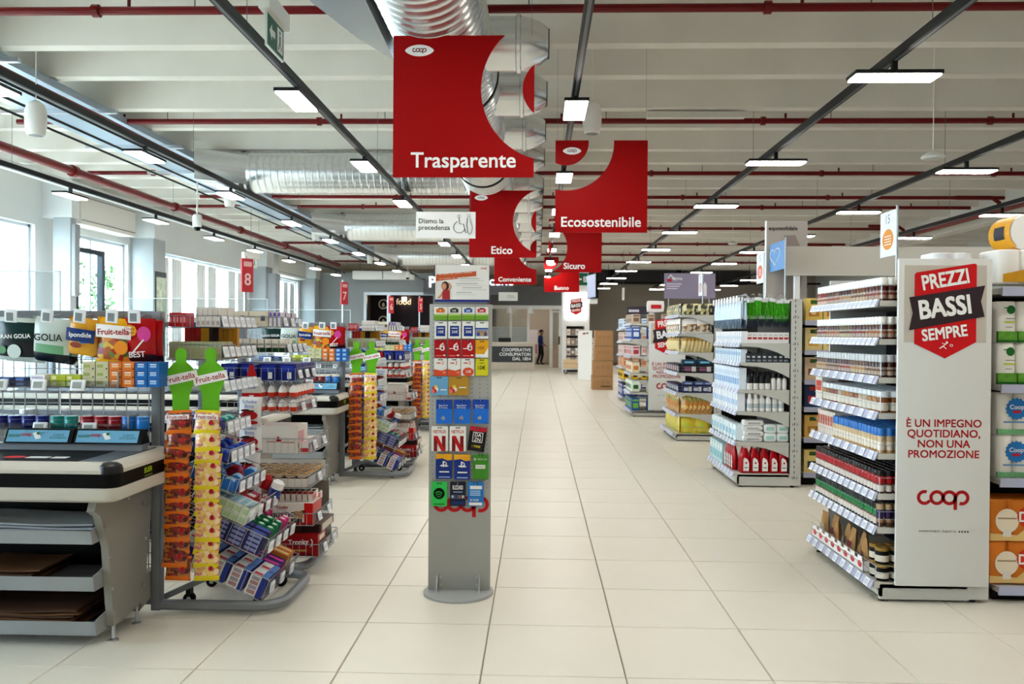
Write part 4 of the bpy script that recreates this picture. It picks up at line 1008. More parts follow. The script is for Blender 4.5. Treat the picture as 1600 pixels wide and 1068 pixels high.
# --- checkout desk --------------------------------------------------------------
def rrect(x0, x1, y0, y1, r, both=False):
    p = [(x0, y0)] if not both else []
    p += [(x1 - r + r * math.cos(a), y0 + r + r * math.sin(a)) for a in [-PI / 2 + k * PI / 12 for k in range(7)]]
    p += [(x1 - r + r * math.cos(a), y1 - r + r * math.sin(a)) for a in [k * PI / 12 for k in range(7)]]
    return p + [(x0, y1)]
def loft(g, sections, mats):
    """sections: list of (polygon xy, z) with equal counts"""
    b = len(g.v); n = len(sections[0][0])
    g.add([(p[0], p[1], z) for pol, z in sections for p in pol], [], mats[0])
    for j in range(len(sections) - 1):
        if mats[j] not in g.ms: g.ms.append(mats[j])
        k = g.ms.index(mats[j])
        for i in range(n):
            i2 = (i + 1) % n
            g.f.append([b + j * n + i, b + j * n + i2, b + (j + 1) * n + i2, b + (j + 1) * n + i]); g.k.append(k)
    g.f.append([b + i for i in range(n)][::-1]); g.k.append(g.ms.index(mats[0]))
    g.f.append([b + (len(sections) - 1) * n + i for i in range(n)]); g.k.append(g.ms.index(mats[-1]))
    return g
TRAYG = M('#9b9e9f', .42, var=.03, scale=2)
def desk(label, yc, sg, bags):
    """sg = 1: customer side towards the camera"""
    e = empty('checkout_desk', label, 'checkout', (-1.8, yc, 0), 0 if sg > 0 else 0)
    x0, x1, d = -3.2, 0.0, .29
    S = lambda pol: [(p[0], p[1] * sg) for p in pol]
    R0 = lambda i, r=.05: S(rrect(x0, x1 - i, -d + i, d - .0, r))
    loft(G(), [(R0(.03), .672), (R0(.006), .685), (R0(0), .70), (R0(0), .735), (R0(.012), .742)], [LIP] * 4).obj('lower_trim', e)
    loft(G(), [(R0(.006), .735), (R0(.003), .80)], [M('#070708', .5, spec=.1)]).obj('black_fascia', e)
    g = G(); fr = [(R0(0), .80), (R0(0), .815), (R0(.02, .045), .838), (R0(.05, .04), .846), (R0(.075, .03), .838)]
    loft(g, fr, [LIP] * 4).obj('upper_trim', e)
    BELT = M('#06070a', .45, spec=.06)
    G().prism(S([(x0, -d + .078), (x1 - .22, -d + .078), (x1 - .22, d - .02), (x0, d - .02)]), 'z', .836, .842, BELT).obj('conveyor_belt', e)
    G().prism(S([(x1 - .215, -d + .078), (x1 - .085, -d + .078), (x1 - .085, d - .02), (x1 - .215, d - .02)]), 'z', .836, .841, M('#6d6f72', .3, .6)).obj('metal_plate', e)
    G().prism(S([(x0, d - .16), (x1 - .09, d - .16), (x1 - .09, d - .10), (x0, d - .10)]), 'z', .838, .872, RAIL).obj('guide_rail', e)
    G().lathe([(.0525, .0), (.0525, .018), (.046, .034), (.028, .045), (.001, .049)], M('#1a1b1d', .4), n=20).obj('corner_cap', e, (x1 - .05, (-d + .05) * sg, .799))
    text('EUER', e, (x1 - .001 + .0, (-d + .30) * sg, .775), M('#b6d62e', .5), w=.075, face='+x', bold=.03)
    G().rect((x1 - .0008, (-d + .262) * sg, .748), (0, .076 * sg, 0), (0, 0, .004), M('#8fa83a', .5)).obj('print_line', e)
    G().disc((-.56, -.10 * sg, .8425), (.05, 0, 0), (0, .035, 0), M('#c02030', .5), n=18).rect((-.50, -.13 * sg, .8425), (.10, 0, 0), (0, .05 * sg, 0), M('#dcdcdc', .5)).rect((-.385, -.13 * sg, .8425), (.07, 0, 0), (0, .05 * sg, 0), M('#dcdcdc', .5)).obj('belt_print', e)
    # end plate with fixings and feet
    ep = [(-.23, .672), (.29, .672), (.27, .42), (.24, .30), (.22, .10), (-.08, .075), (-.13, .45), (-.2, .60), (-.25, .63)]
    pe = G().prism([(a * sg, b) for a, b in ep], 'x', -.15, -.115, PLATE).obj('end_plate', e)
    for a, b in ((-.16, .55), (-.12, .40), (-.1, .25), (-.07, .13), (.2, .58), (.22, .40), (.2, .18), (.05, .63)):
        G().cyl((-.115, a * sg, b), (-.111, a * sg, b), .008, STEEL, n=10).obj('bolt', pe)
    for y in (-.05, .17):
        G().lathe([(.022, 0), (.022, .006), (.008, .012), (.007, .10)], STEEL, n=12).obj('levelling_foot', e, (-.132, y * sg, 0))
    G().prism([(.2 * sg, .22), (.36 * sg, .22), (.36 * sg, .10), (.2 * sg, .06)], 'x', -.16, -.125, PLATE).obj('rear_bracket', e)
    G().box(x0, (d - .06) * sg, .04, -.15, (d - .05) * sg, .672, BLACK).obj('back_panel', e)
    ep2 = G().prism([(a * sg, b) for a, b in ep], 'x', x0, x0 + .035, PLATE).obj('end_plate', e)
    for i, (z, hz) in enumerate(((.475, .062), (.262, .066), (.058, .066))):
        yf = -.2 + .02 * i
        pts = [(yf - .012, z + hz), (yf, z), (d - .07, z), (d - .07, z + .006), (yf + .005, z + .006), (yf - .008, z + hz)]
        sh_ = G().prism([(a * sg, b) for a, b in pts], 'x', x0 + .04, -.155, TRAYG).obj('lower_shelf', e)
        G().prism([((yf - .012) * sg, z + hz), (yf * sg, z), ((yf + .2) * sg, z), ((yf + .2) * sg, z + .11)], 'x', -.158, -.152, TRAYG).obj('side_gusset', sh_)
        G().box(-.76, (yf - .0135) * sg, z + .05, -.64, (yf - .0115) * sg, z + .056, BLACK).obj('slot', sh_)
    if bags:
        KR = M('#6f4c28', .75, var=.15, scale=6); KR2 = M('#553820', .75, var=.15, scale=6); PB = M('#c9cdd0', .25, var=.06, scale=12, bump=.2)
        def bag(nm, m, W, D, i):
            def f(u, v): return ((u - .5) * W, (v - .5) * D, .004 * math.sin(u * 9 + i) + .003 * math.sin(v * 7 + i * 2))
            g = G(); g.sheet(lambda u, v: (f(u, v)[0], f(u, v)[1], f(u, v)[2] + .008), 10, 4, m); g.sheet(f, 10, 4, m)
            g.sheet(lambda u, v: ((u - .5) * W, -.5 * D, f(u, 0)[2] + .008 * v), 10, 1, m); g.sheet(lambda u, v: (.5 * W, (u - .5) * D, f(1, u)[2] + .008 * v), 4, 1, m)
            return g.obj(nm)
        for shelf, z, nm, what, ms, n, W in ((0, .483, 'carrier_bag', 'flat white plastic carrier bag on the top shelf under the desk ', (PB, PB), 5, 1.0), (1, .27, 'paper_bag', 'flat brown paper bag on the middle shelf under the desk ', (KR, KR2), 5, .5), (2, .066, 'paper_bag', 'flat brown paper bag on the bottom shelf under the desk ', (KR2, KR), 7, .62)):
            for i in range(n):
                o = bag(nm, ms[i % 2], W + .02 * (i % 3), .28, i); o.location = (-1.8 - .18 - W / 2 - (.28 if shelf == 1 else .1 if shelf == 2 else .02) + RND.uniform(-.015, .015), yc + .02 * sg, z + i * .0135); o.rotation_euler = (0, 0, RND.uniform(-.02, .02))
                tag(o, what + FC, 'bag', what + FC)
    return e
desk('checkout desk with black fascia and three open shelves below ' + FC, 3.79, 1, True)
desk('checkout desk facing away, behind the sweet racks ' + FC, 5.80, -1, False)
# next-customer dividers on the desk rail
for i, x in enumerate((-2.395, -2.055)):
    e = empty('lane_divider', ('black lane divider with pale blue print, beside the navy tins ' if i == 0 else 'black lane divider with pale blue print, beside the red tins ') + FC, 'divider', (x, 3.955, .873))
    e.rotation_euler = (0, 0, 0)
    G().prism([(-.045, 0), (.045, 0), (.012, .068), (-.012, .068)], 'x', -.165, .165, BLACK).obj('bar', e)
    tilt = math.atan2(.033, .068)
    p = G().rect((-.155, -.0428, .008), (.30, 0, 0), (0, .0262, .054), M('#7fb6d2', .35)).obj('label', e)
    FR = (PI / 2 - tilt, 0, 0)
    text('socio', e, (-.12, -.0298, .038), M('#1d7a5a', .5), w=.055, face=FR, bold=.03); text('coop', e, (-.064, -.0298, .038), M('#c0182a', .5), w=.05, face=FR, bold=.03)
    text('CLIENTE\nSUCCESSIVO', e, (.095, -.0302, .034), M('#1d6a5f', .5), w=.08, face=FR, bold=.02)
    G().quad([(-.03, -.0306, .048), (-.005, -.0265, .056), (.022, -.0375, .012), (-.004, -.0402, .006)], WHITE).quad([(-.012, -.0285, .054), (.004, -.0275, .054), (.0, -.033, .03), (-.01, -.0335, .028)], M('#2d7a4a', .5)).obj('voucher_print', e)

# --- end racks -------------------------------------------------------------------
def basket(par, xb, xf, y0, Wd, zf, tilt, h, ntag, hb=None, tagh=.055):
    L = (xf - xb) / math.cos(tilt); zb = zf + (xf - xb) * math.tan(tilt); hb = hb or h
    Mx = TM(xb, y0, zb, ry=tilt)
    g = G(); r = .003
    loop = lambda z: [(0, 0, z), (L, 0, z), (L, Wd, z), (0, Wd, z)]
    g.tube(loop(0), r, WIRE, n=4, closed=True); g.tube(loop(h), r, WIRE, n=4, closed=True)
    n = max(3, round(L / .04))
    for k in range(n + 1):
        x = L * k / n
        g.tube([(x, 0, h), (x, 0, 0), (x, Wd, 0), (x, Wd, h)], .0017, WIRE, n=4)
    n = max(4, round(Wd / .05))
    for k in range(1, n):
        y = Wd * k / n; g.tube([(0, y, 0), (L, y, 0), (L, y, h)], .0017, WIRE, n=4)
    o = g.obj('wire_basket', par); o.matrix_basis = Matrix.Translation(-Vector(par.location)) @ Mx
    G().box(L, .01, .0, L + .004, Wd - .01, h * .95, PLASTIC).obj('price_strip', o)
    for k in range(ntag):
        y = Wd * (k + .5) / ntag; tw = min(.062, Wd / ntag * .85)
        t = G().cbox(0, -tw / 2, -tagh / 2, .008, tw / 2, tagh / 2, TAGW, .002).box(.0082, -tw / 2 + .006, -.012, .0086, tw / 2 - .008, .012, M('#d3d6d9', .4)).obj('price_tag', o, (L + .006, y, h * .5), (0, -.25, 0))
    return Mx, L
def fill(Mx, pr, xs, ys, z, label, rz=0.0, rx=0.0):
    for x in xs:
        for y in ys: pr.put(Mx @ TM(x, y, z, rz=rz, rx=rx), label, label)
LABD = M('#a8a49a', .5)
r1 = empty('sweet_rack', 'grey end rack of sloping wire baskets beside the hanging fruit sweets ' + FC, 'rack', (-1.9, YP, 0))
# base loop
bl = [(-.0, -.0, .045), (.50, 0, .045)] + [(.50 + .12 * math.sin(a), .12 - .12 * math.cos(a), .045) for a in (.4, .8, 1.2, 1.57)] + [(.62, .45, .045)] + [(.50 + .12 * math.cos(a), .45 + .12 * math.sin(a), .045) for a in (.4, .8, 1.2, 1.57)] + [(0, .57, .045)]
G().tube(bl, .026, RAIL, n=8).obj('base_loop', r1)
for y in (0, .57): G().cbox(-.024, y - .024, .03, .024, y + .024, 1.5, RAIL, .004).obj('post', r1)
G().tube([(0, .02, .30), (0, .55, .30)], .015, RAIL, n=4).tube([(0, .02, 1.45), (0, .55, 1.45)], .015, RAIL, n=4).obj('cross_bar', r1)
G().tube([(.0, .06, .06), (.3, .06, .2)], .02, RAIL, n=4).obj('brace', r1)
for x, y in ((.1, .15), (.1, .45), (.48, .08), (.48, .48)):
    w_ = G().cyl((x, y - .012, .03), (x, y + .012, .03), .03, BLACK, n=16).cyl((x, y - .014, .03), (x, y + .014, .03), .012, STEEL, n=10).box(x - .012, y - .02, .05, x + .012, y + .02, .085, DARK).obj('caster', r1)
Y0, WD = 4.105, .50
specs = [(1.435, -1.585, 0, .06, 6, .5), (1.275, -1.58, 0, .075, 6, .5), (1.115, -1.575, 0, .05, 6, .5), (.905, -1.56, .14, .06, 4, .34), (.755, -1.545, .22, .07, 4, .36), (.60, -1.51, .32, .08, 4, .42), (.445, -1.47, .40, .10, 4, .5), (.285, -1.375, .42, .105, 4, .5), (.07, -1.375, .40, .115, 3, .5)]
BK = []
for zf, xf, tl, h, nt, wd in specs: BK.append(basket(r1, -1.85, xf, Y0, wd, zf, tl, h, nt))
def bx(nm, what, W, D, H, base, dec=(), cat='packet'):
    L_ = what + ' ' + FC; return Proto(p_box(nm, L_, cat, W, D, H, base, dec, L_)), L_
def steps(a, b, n): return [a + (b - a) * i / max(1, n - 1) for i in range(n)]
pr, L_ = bx('card_packet', 'thin upright white packet, top sweet rack basket', .024, .09, .098, M('#dcd6cf', .5), [('f', .2, .1, .8, .3, M('#b9a9a4', .5)), ('f', .3, .5, .6, .9, M('#cbb9b0', .5))]); fill(*BK[0][:1], pr, steps(.15, .25, 5), (.01, .11), .004, L_)
pr, L_ = bx('sweet_packet', 'red sweet packet, top sweet rack basket', .016, .1, .07, M('#c22030', .4), [('f', .2, .3, .8, .7, M('#e9a0a8', .4))]); fill(BK[0][0], pr, steps(.01, .08, 5), (.01,), .004, L_)
pr, L_ = bx('sweet_packet', 'small blue and white packet, top sweet rack basket', .03, .06, .05, M('#d7dde6', .4), [('f', 0, 0, 1, .5, M('#35489a', .4)), ('t', 0, 0, 1, .4, M('#35489a', .4))]); fill(BK[0][0], pr, steps(.03, .24, 6), (.25, .33, .41), .004, L_)
pr, L_ = bx('gum_box', 'pale green and cream gum box, second sweet rack basket', .0215, .07, .085, M('#b9b492', .5), [('f', .1, .08, .9, .62, M('#a9a47f', .5)), ('f', .15, .7, .85, .95, M('#b8c4a0', .5)), ('t', .1, .05, .9, .5, M('#a8c0a0', .5))]); fill(BK[1][0], pr, steps(.013, .258, 12), (.008, .09), .004, L_)
pr, L_ = bx('gum_box', 'small coloured gum box along the far side of the second basket', .028, .05, .07, M('#b6c6b0', .5), [('r', .1, .1, .9, .9, M('#4a5f8a', .5)), ('t', .1, .1, .9, .6, M('#8fa89a', .5))]); fill(BK[1][0], pr, steps(.2, .25, 2), (.19, .26, .33, .40), .004, L_)
for what, col, xs in (('tall red packet', '#b3201e', steps(.0, .06, 3)), ('tall yellow packet', '#c79a2a', steps(.085, .105, 2)), ('tall dark plum packet', '#3f2830', steps(.13, .155, 2)), ('tall amber packet', '#c08a24', steps(.18, .255, 4))):
    pr, L_ = bx('tall_packet', what + ' standing behind the gum boxes', .023, .03, .158, M(col, .4), [('f', .1, .3, .9, .36, M('#7a5a2a', .5))]); fill(BK[1][0], pr, [x + .012 for x in xs], (.2,), .004, L_)
def blister(what, cols, W, D, H):
    L_ = what + ' ' + FC; g = G(); m = M(cols[0], .3)
    g.sheet(lambda u, v: ((u - .5) * W, v * D, .004 + H * max(0, math.sin(PI * u)) ** .6 * max(0, math.sin(PI * v)) ** .6), 8, 8, lambda u, v: M(cols[1], .3) if .3 < v < .6 and .2 < u < .8 else m)
    g.box(-W / 2, 0, 0, W / 2, D, .004, m); return Proto(tag(g.obj('sweet_pouch'), L_, 'packet', L_)), L_
def laid(bi, what, cols, W, D, H, xs, ys, z=.004, rz=0.0):
    pr, L_ = blister(what, cols, W, D, H); fill(BK[bi][0], pr, xs, ys, z, L_, rz=rz)
laid(3, 'violet pouch, fourth sweet rack basket', ('#3d2c7a', '#7a6fc0'), .10, .07, .05, (.08, .2), (.01, .1), rz=.0)
laid(3, 'teal pouch, fourth sweet rack basket', ('#2c8a86', '#9adcd2'), .10, .07, .05, (.08, .2), (.18, .26))
laid(4, 'royal blue pouch, fifth sweet rack basket', ('#1c3a9c', '#3f66d0'), .1, .075, .055, (.07, .18, .27), (.01, .1, .19, .28))
laid(5, 'sky blue pouch, sixth sweet rack basket', ('#2a78c4', '#a9d0ec'), .1, .08, .06, (.08, .2, .3), (.02, .12, .34))
laid(5, 'dark red pouch, sixth sweet rack basket', ('#a01c2c', '#d05060'), .12, .05, .075, (.1, .25), (.23,))
pr, L_ = bx('toothpaste_box', 'white and green toothpaste box, seventh sweet rack basket', .038, .16, .042, M('#dfe6dc', .4), [('f', .1, .15, .9, .85, M('#b9d0ae', .4)), ('t', .1, .1, .9, .9, M('#a3cbd8', .4)), ('t', .3, .2, .7, .6, M('#3f6fb0', .4))], 'carton'); 
for zz in (.004, .048): fill(BK[6][0], pr, steps(.2, .40, 6), (.005,), zz, L_)
pr, L_ = bx('toothpaste_box', 'red and white toothpaste box, seventh sweet rack basket', .05, .11, .05, M('#c8323c', .4), [('t', .1, .1, .9, .5, WHITE), ('t', .2, .6, .8, .9, M('#d86a9a', .4))], 'carton'); fill(BK[6][0], pr, steps(.24, .39, 3), (.19, .31), .004, L_)
cap = empty('shaving_foam', 'squat white bottle with blue base lying in the seventh basket ' + FC, 'bottle')
G().lathe([(.03, 0), (.033, .01), (.033, .05)], M('#22429a', .3), n=18).obj('base', cap); G().lathe([(.033, .05), (.034, .055), (.034, .085), (.02, .095), (.001, .095)], WHITE, n=18).obj('cap', cap)
cap.matrix_basis = BK[6][0] @ TM(.40, .45, .06)
rc = G().lathe([(.028, 0), (.031, .01), (.031, .06), (.02, .075), (.001, .078)], M('#b8141c', .3), n=16).obj('spray_can'); tag(rc, 'short red capped can beside the squat white bottle ' + FC, 'can'); rc.matrix_basis = BK[6][0] @ TM(.33, .46, .08)
pr, L_ = bx('battery_pack', 'dark blue battery pack, eighth sweet rack basket', .085, .05, .1, M('#2a2d6a', .4), [('f', .12, .06, .88, .22, M('#8f95c8', .5)), ('f', .12, .30, .88, .46, M('#8f95c8', .5)), ('f', .12, .54, .88, .70, M('#8f95c8', .5)), ('f', .12, .78, .88, .94, M('#8f95c8', .5)), ('t', .1, .1, .9, .9, M('#2d4fae', .4))], 'packet')
fill(BK[7][0], pr, steps(.18, .45, 4), (.006, .075), .004, L_)
for what, col, xs, ys in (('small green lidded tin', '#1f8a5a', steps(.2, .46, 6), (.2, .27, .34)), ('small pink lidded tin', '#d83a86', steps(.36, .46, 2), (.41, .46))):
    L_ = what + ' in the eighth basket ' + FC
    e = G().lathe([(.022, 0), (.024, .01), (.024, .085), (.02, .09)], M(col, .3), n=14).disc((0, 0, .0906), (.013, 0, 0), (0, .013, 0), M('#e4ece8', .4), n=12).obj('lidded_tin'); pr = Proto(tag(e, L_, 'tin', L_)); fill(BK[7][0], pr, xs, ys, .004, L_)
pr, L_ = bx('gum_carton', 'white and blue gum carton, lowest sweet rack basket', .085, .1, .108, M('#e6e6e4', .4), [('f', .68, 0, 1, 1, M('#2a3f9a', .4)), ('f', .1, .08, .6, .26, M('#b98f92', .5)), ('f', .1, .3, .6, .48, M('#a9a5b4', .5)), ('f', .1, .52, .6, .7, M('#b98f92', .5)), ('f', .1, .74, .6, .92, M('#a9a5b4', .5)), ('t', .1, .1, .6, .4, M('#c04a5a', .5)), ('t', .62, 0, 1, 1, M('#5a86c8', .4)), ('r', 0, 0, 1, 1, M('#2a3f9a', .4))], 'carton')
fill(BK[8][0], pr, steps(.06, .46, 5), (.006, .115), .004, L_)
pr, L_ = bx('sweet_packet', 'purple and pink sweet packet, lowest sweet rack basket', .1, .06, .1, M('#5a2a86', .4), [('t', .1, .2, .9, .6, M('#e04a9a', .4)), ('r', .1, .2, .9, .8, M('#d0408a', .4))]); fill(BK[8][0], pr, steps(.2, .44, 3), (.24, .31), .004, L_)
pr, L_ = bx('biscuit_packet', 'orange brown wafer packet, lowest sweet rack basket', .1, .06, .12, M('#c9843a', .4), [('t', .1, .3, .9, .7, M('#e6cfa0', .4)), ('r', .1, .2, .9, .8, M('#e0c48a', .4))]); fill(BK[8][0], pr, steps(.2, .44, 3), (.375, .44), .004, L_)

# hanging strips of fruit sweets in front of the rack
SWA = VOR(['#5a2016', '#7a2c1c', '#3c1612', '#b06a22', '#8a1f1c'], 60); SWB = VOR(['#e2b483', '#d99a62', '#ead0a4', '#c9786a', '#e6c36a'], 55)
def sweet_bag_proto(label, crimp, mid, W, H):
    e = empty('fruit_sweet_bag', label, 'bag')
    pillow(G(), W, H, .016, lambda u, v: crimp if v < .2 or v > .9 else mid, crimp, 8, 10).obj('pouch', e)
    G().disc((W * .2, -.0165, -H * .5), (.012, 0, 0), (0, 0, .012), M('#b3122c', .4), n=10).obj('seal', e)
    return Proto(e)
for i, (px, crimp, mid, nm, n) in enumerate(((281, M('#e07c1e', .3), SWA, 'orange', 12), (324, M('#e3cf20', .3), SWB, 'yellow', 12))):
    top = at(px, 640, 4.0); Ztop = top.z
    hd = empty('display_hanger', 'green cut-out hanger holding the strip of %s fruit sweet bags ' % nm + FC, 'hanger', (top.x + (.012 if i else .0), 4.012, Ztop))
    GR = M('#6fb61e', .4)
    body = [(-.040, -.06), (.040, -.06), (.042, .07), (.06, .12)] + [(.072 * math.cos(a), .17 + .062 * math.sin(a)) for a in (0, .45, .9)] + [(.024, .235), (.024, .25)] + [(.030 * math.cos(a), .27 + .032 * math.sin(a)) for a in (-.4, .3, 1.0, 1.57, 2.14, 2.84, 3.54)] + [(-.024, .25), (-.024, .235)] + [(.072 * math.cos(a), .17 + .062 * math.sin(a)) for a in (PI - .9, PI - .45, PI)] + [(-.06, .12), (-.042, .07)]
    G().prism(body, 'y', -.003, .003, GR).obj('cutout', hd)
    sl = G().box(-.085, -.006, -.023, .085, -.004, .023, WHITE).obj('name_plate', hd, (0, 0, .155), (0, -.22, 0))
    text('Fruit-tella', sl, (0, -.0068, .001), M('#b3102c', .4), w=.145, bold=.02)
    G().tube([(0, .005, .26), (0, .03, .275), (0, .105, .27)], .003, WIRE, n=5).obj('hook', hd)
    G().box(-.008, .018, -.80, .008, .02, .0, M('#d9d9d4', .5)).obj('strip', hd)
    pr = sweet_bag_proto('x', crimp, mid, .128, .118)
    tops = []
    for k in range(n):
        z = Ztop - .0 - k * .0625 - (.02 if k else 0)
        lab = '%s ended fruit sweet bag, %s down its strip ' % (nm, ORD[k]) + FC
        o = pr.put(TM(top.x + (.012 if i else 0) + RND.uniform(-.006, .006), 3.985 + RND.uniform(-.004, .004), z, rx=-.13 + RND.uniform(-.04, .04), ry=RND.uniform(-.05, .05)), lab, '%s fruit sweet strip ' % nm + FC)
        tops.append(o)
    o = tops[0]; o['label'] = 'topmost %s fruit sweet bag with white title band on the strip ' % nm + FC
    G().cbox(-.058, -.0195, -.045, .058, -.018, -.022, WHITE, .0005).obj('title_band', o); text('Fruit-tella', o, (0, -.0205, -.033), M('#b3102c', .4), w=.10, bold=.02)
# chocolate egg bags hanging between the racks
hx, hy = at(393, 660, 4.70).x, 4.70
hz = at(393, 578, 4.70).z
hg = empty('display_hanger', 'white card hanger with red figure above the chocolate bags ' + FC, 'hanger', (hx, hy, hz))
CR = M('#c8161c', .4)
G().prism([(-.055, -.13), (.055, -.13), (.055, -.05), (.05, -.04), (-.05, -.04), (-.055, -.05)], 'y', -.002, .002, M('#d8d2c8', .5)).obj('card', hg)
G().prism([(-.028, -.04), (.028, -.04), (.024, -.015), (.016, .0), (.014, .03), (-.014, .03), (-.016, .0), (-.024, -.015)], 'y', -.003, .002, CR).obj('red_top', hg)
G().prism([(-.055, -.16), (.055, -.16), (.055, -.13), (-.055, -.13)], 'y', -.004, .001, CR).disc((0, -.0045, -.148), (.018, 0, 0), (0, 0, .012), WHITE, n=3, a0=-PI / 2, a1=1.5 * PI).obj('red_band', hg)
text('Schoko\nBons', hg, (0, -.0035, -.085), M('#2c6fc0', .5), w=.07, bold=.01)
G().tube([(0, 0, .02), (0, .03, .03), (0, .12, .03)], .003, WIRE, n=5).obj('hook', hg)
for k in range(4):
    e = empty('chocolate_bag', ('topmost white chocolate egg bag' if k == 0 else 'lower white and red chocolate egg bag') + ' between the racks ' + FC, 'bag', (hx + RND.uniform(-.004, .004), hy - .02, hz - .15 - k * .15), 0, None if k == 0 else 'chocolate egg bags ' + FC)
    e.rotation_euler = (-.06, .02 * (-1) ** k, 0)
    pillow(G(), .135, .168, .02, lambda u, v: M('#efedea', .3), M('#e8e4e0', .3)).obj('pouch', e)
    G().disc((.0, -.0205, -.105), (.05, 0, 0), (0, 0, .026), M('#b8121c', .35), n=14).obj('red_print', e)
    G().disc((-.01, -.0215, -.078), (.04, 0, 0), (0, 0, .008), M('#4a2218', .4), n=10).disc((.015, -.0225, -.07), (.02, 0, 0), (0, 0, .007), M('#e8ddd0', .4), n=8).disc((0, -.0205, -.145), (.055, 0, 0), (0, 0, .012), M('#b8121c', .35), n=12).obj('print', e)
    if k < 2: text('Schoko\nBons', e, (0, -.0215, -.04), M('#2c6fc0', .5), w=.08, bold=.01)

# second end rack: chocolate
r2 = empty('chocolate_rack', 'grey end rack of chocolate in wire baskets behind the sweet rack ' + FC, 'rack', (-1.9, 4.8, 0))
G().tube([(p[0] * .9, p[1] * .9, p[2]) for p in bl], .024, RAIL, n=8).obj('base_loop', r2)
for y in (0, .50): G().cbox(-.024, y - .024, .03, .024, y + .024, 1.5, RAIL, .004).obj('post', r2)
G().tube([(0, .02, .2), (0, .48, .2)], .015, RAIL, n=4).tube([(0, .02, 1.45), (0, .48, 1.45)], .015, RAIL, n=4).obj('cross_bar', r2)
Y2, W2 = 4.80, .44
sp2 = [(1.445, -1.50, 0, .06, 3), (1.295, -1.47, 0, .05, 4), (1.13, -1.41, 0, .075, 3), (.945, -1.40, 0, .06, 2), (.705, -1.33, .0, .09, 2), (.505, -1.33, .0, .075, 1), (.29, -1.30, .0, .07, 2), (.105, -1.265, .0, .075, 2)]
B2 = []
for zf, xf, tl, h, nt in sp2: B2.append(basket(r2, -1.85, xf, Y2, W2, zf, tl, h, nt, tagh=.05))
pr, L_ = bx('sweet_box', 'cream carton with dark window, top chocolate rack basket', .11, .1, .088, M('#d8cdb8', .5), [('f', .62, .35, .84, .7, M('#5f5f70', .4)), ('f', .1, .1, .5, .2, M('#b9ae9a', .5))], 'carton'); fill(B2[0][0], pr, (.10, .22), (.01, .2), .004, L_)
pr, L_ = bx('card_packet', 'thin white and purple packet, top chocolate rack basket', .016, .09, .085, M('#ded7dc', .5), [('f', .1, .6, .9, .95, M('#6a55a0', .5))]); fill(B2[0][0], pr, steps(.29, .34, 3), (.01, .12, .24), .004, L_)
pr, L_ = bx('gum_box', 'small white gum box, second chocolate rack basket', .035, .06, .05, M('#e4ddd2', .5), [('f', .1, .2, .9, .5, M('#c2b4a4', .5)), ('t', .1, .1, .9, .4, M('#c9bfb0', .5))]); fill(B2[1][0], pr, steps(.02, .36, 9), (.01, .09), .03, L_)
pr, L_ = bx('mint_box', 'flat dark green mint box, second chocolate rack basket', .085, .12, .024, M('#1d4a2c', .4), [('t', .1, .1, .9, .9, M('#2f6a40', .4))]); fill(B2[1][0], pr, steps(.05, .33, 4), (.2, .32), .004, L_)
fill(B2[1][0], pr, steps(.05, .33, 4), (.01,), .004, L_)
pr, L_ = bx('wafer_box', 'navy blue wafer box, third chocolate rack basket', .1, .13, .095, M('#1a2c86', .35), [('f', .1, .55, .9, .9, M('#2f49b8', .35)), ('f', .5, .1, .75, .5, WHITE), ('t', .1, .1, .9, .9, M('#2540a8', .35))], 'carton'); fill(B2[2][0], pr, steps(.05, .39, 4), (.008, .15, .29), .004, L_)
# wrapped chocolate eggs, two layers
e = empty('chocolate_egg', 'x', 'sweet')
EW, ER = M('#efe9e4', .3), M('#d8401e', .3)
G().lathe([(.001, 0), (.018, .004), (.025, .018), (.026, .030)], [ER, ER, ER], n=14).obj('red_half', e)
G().lathe([(.026, .030), (.0245, .044), (.017, .062), (.008, .072), (.001, .075)], EW, n=14).obj('white_half', e)
pr = Proto(e)
lo, up = 'red and white wrapped chocolate egg in the lower layer ' + FC, 'red and white wrapped chocolate egg in the upper layer ' + FC
for zz, L_ in ((.004, lo), (.088, up)): fill(B2[3][0], pr, steps(.165, .42, 5), steps(.035, .405, 7), zz, L_)
tr = G().box(.135, .005, .0835, .45, .435, .0865, CLEAR).obj('egg_tray'); tag(tr, 'clear tray between the two layers of chocolate eggs ' + FC, 'tray'); tr.matrix_basis = B2[3][0]
# gift box with red ribbon print, small white boxes
gb = p_box('gift_box', 'white chocolate gift box with red ribbon print ' + FC, 'carton', .22, .2, .16, M('#e4ddd4', .4), [('f', .42, .42, .55, .5, M('#b01c28', .4)), ('f', .15, .40, .42, .425, M('#b01c28', .4)), ('f', .55, .38, .9, .405, M('#b01c28', .4)), ('f', .44, .5, .5, .6, M('#b01c28', .4)), ('r', 0, .2, .6, .8, M('#d9a8a8', .4))]); gb.matrix_basis = B2[4][0] @ TM(.345, .01, .004)
pr, L_ = bx('praline_box', 'small white and red praline box, fifth chocolate rack basket', .06, .07, .06, M('#e9e2dd', .4), [('f', .1, .1, .9, .5, M('#b8343c', .4)), ('r', .2, .2, .8, .8, M('#e6c9c4', .4)), ('t', .2, .2, .8, .8, M('#d8b0ac', .4))], 'carton')
for zz in (.004, .066): fill(B2[4][0], pr, (.05, .12), (.01, .1), zz, L_)
fill(B2[4][0], pr, (.28, .35, .42, .48), (.24, .32), .004, L_); fill(B2[4][0], pr, (.49,), (.02, .1), .004, L_)
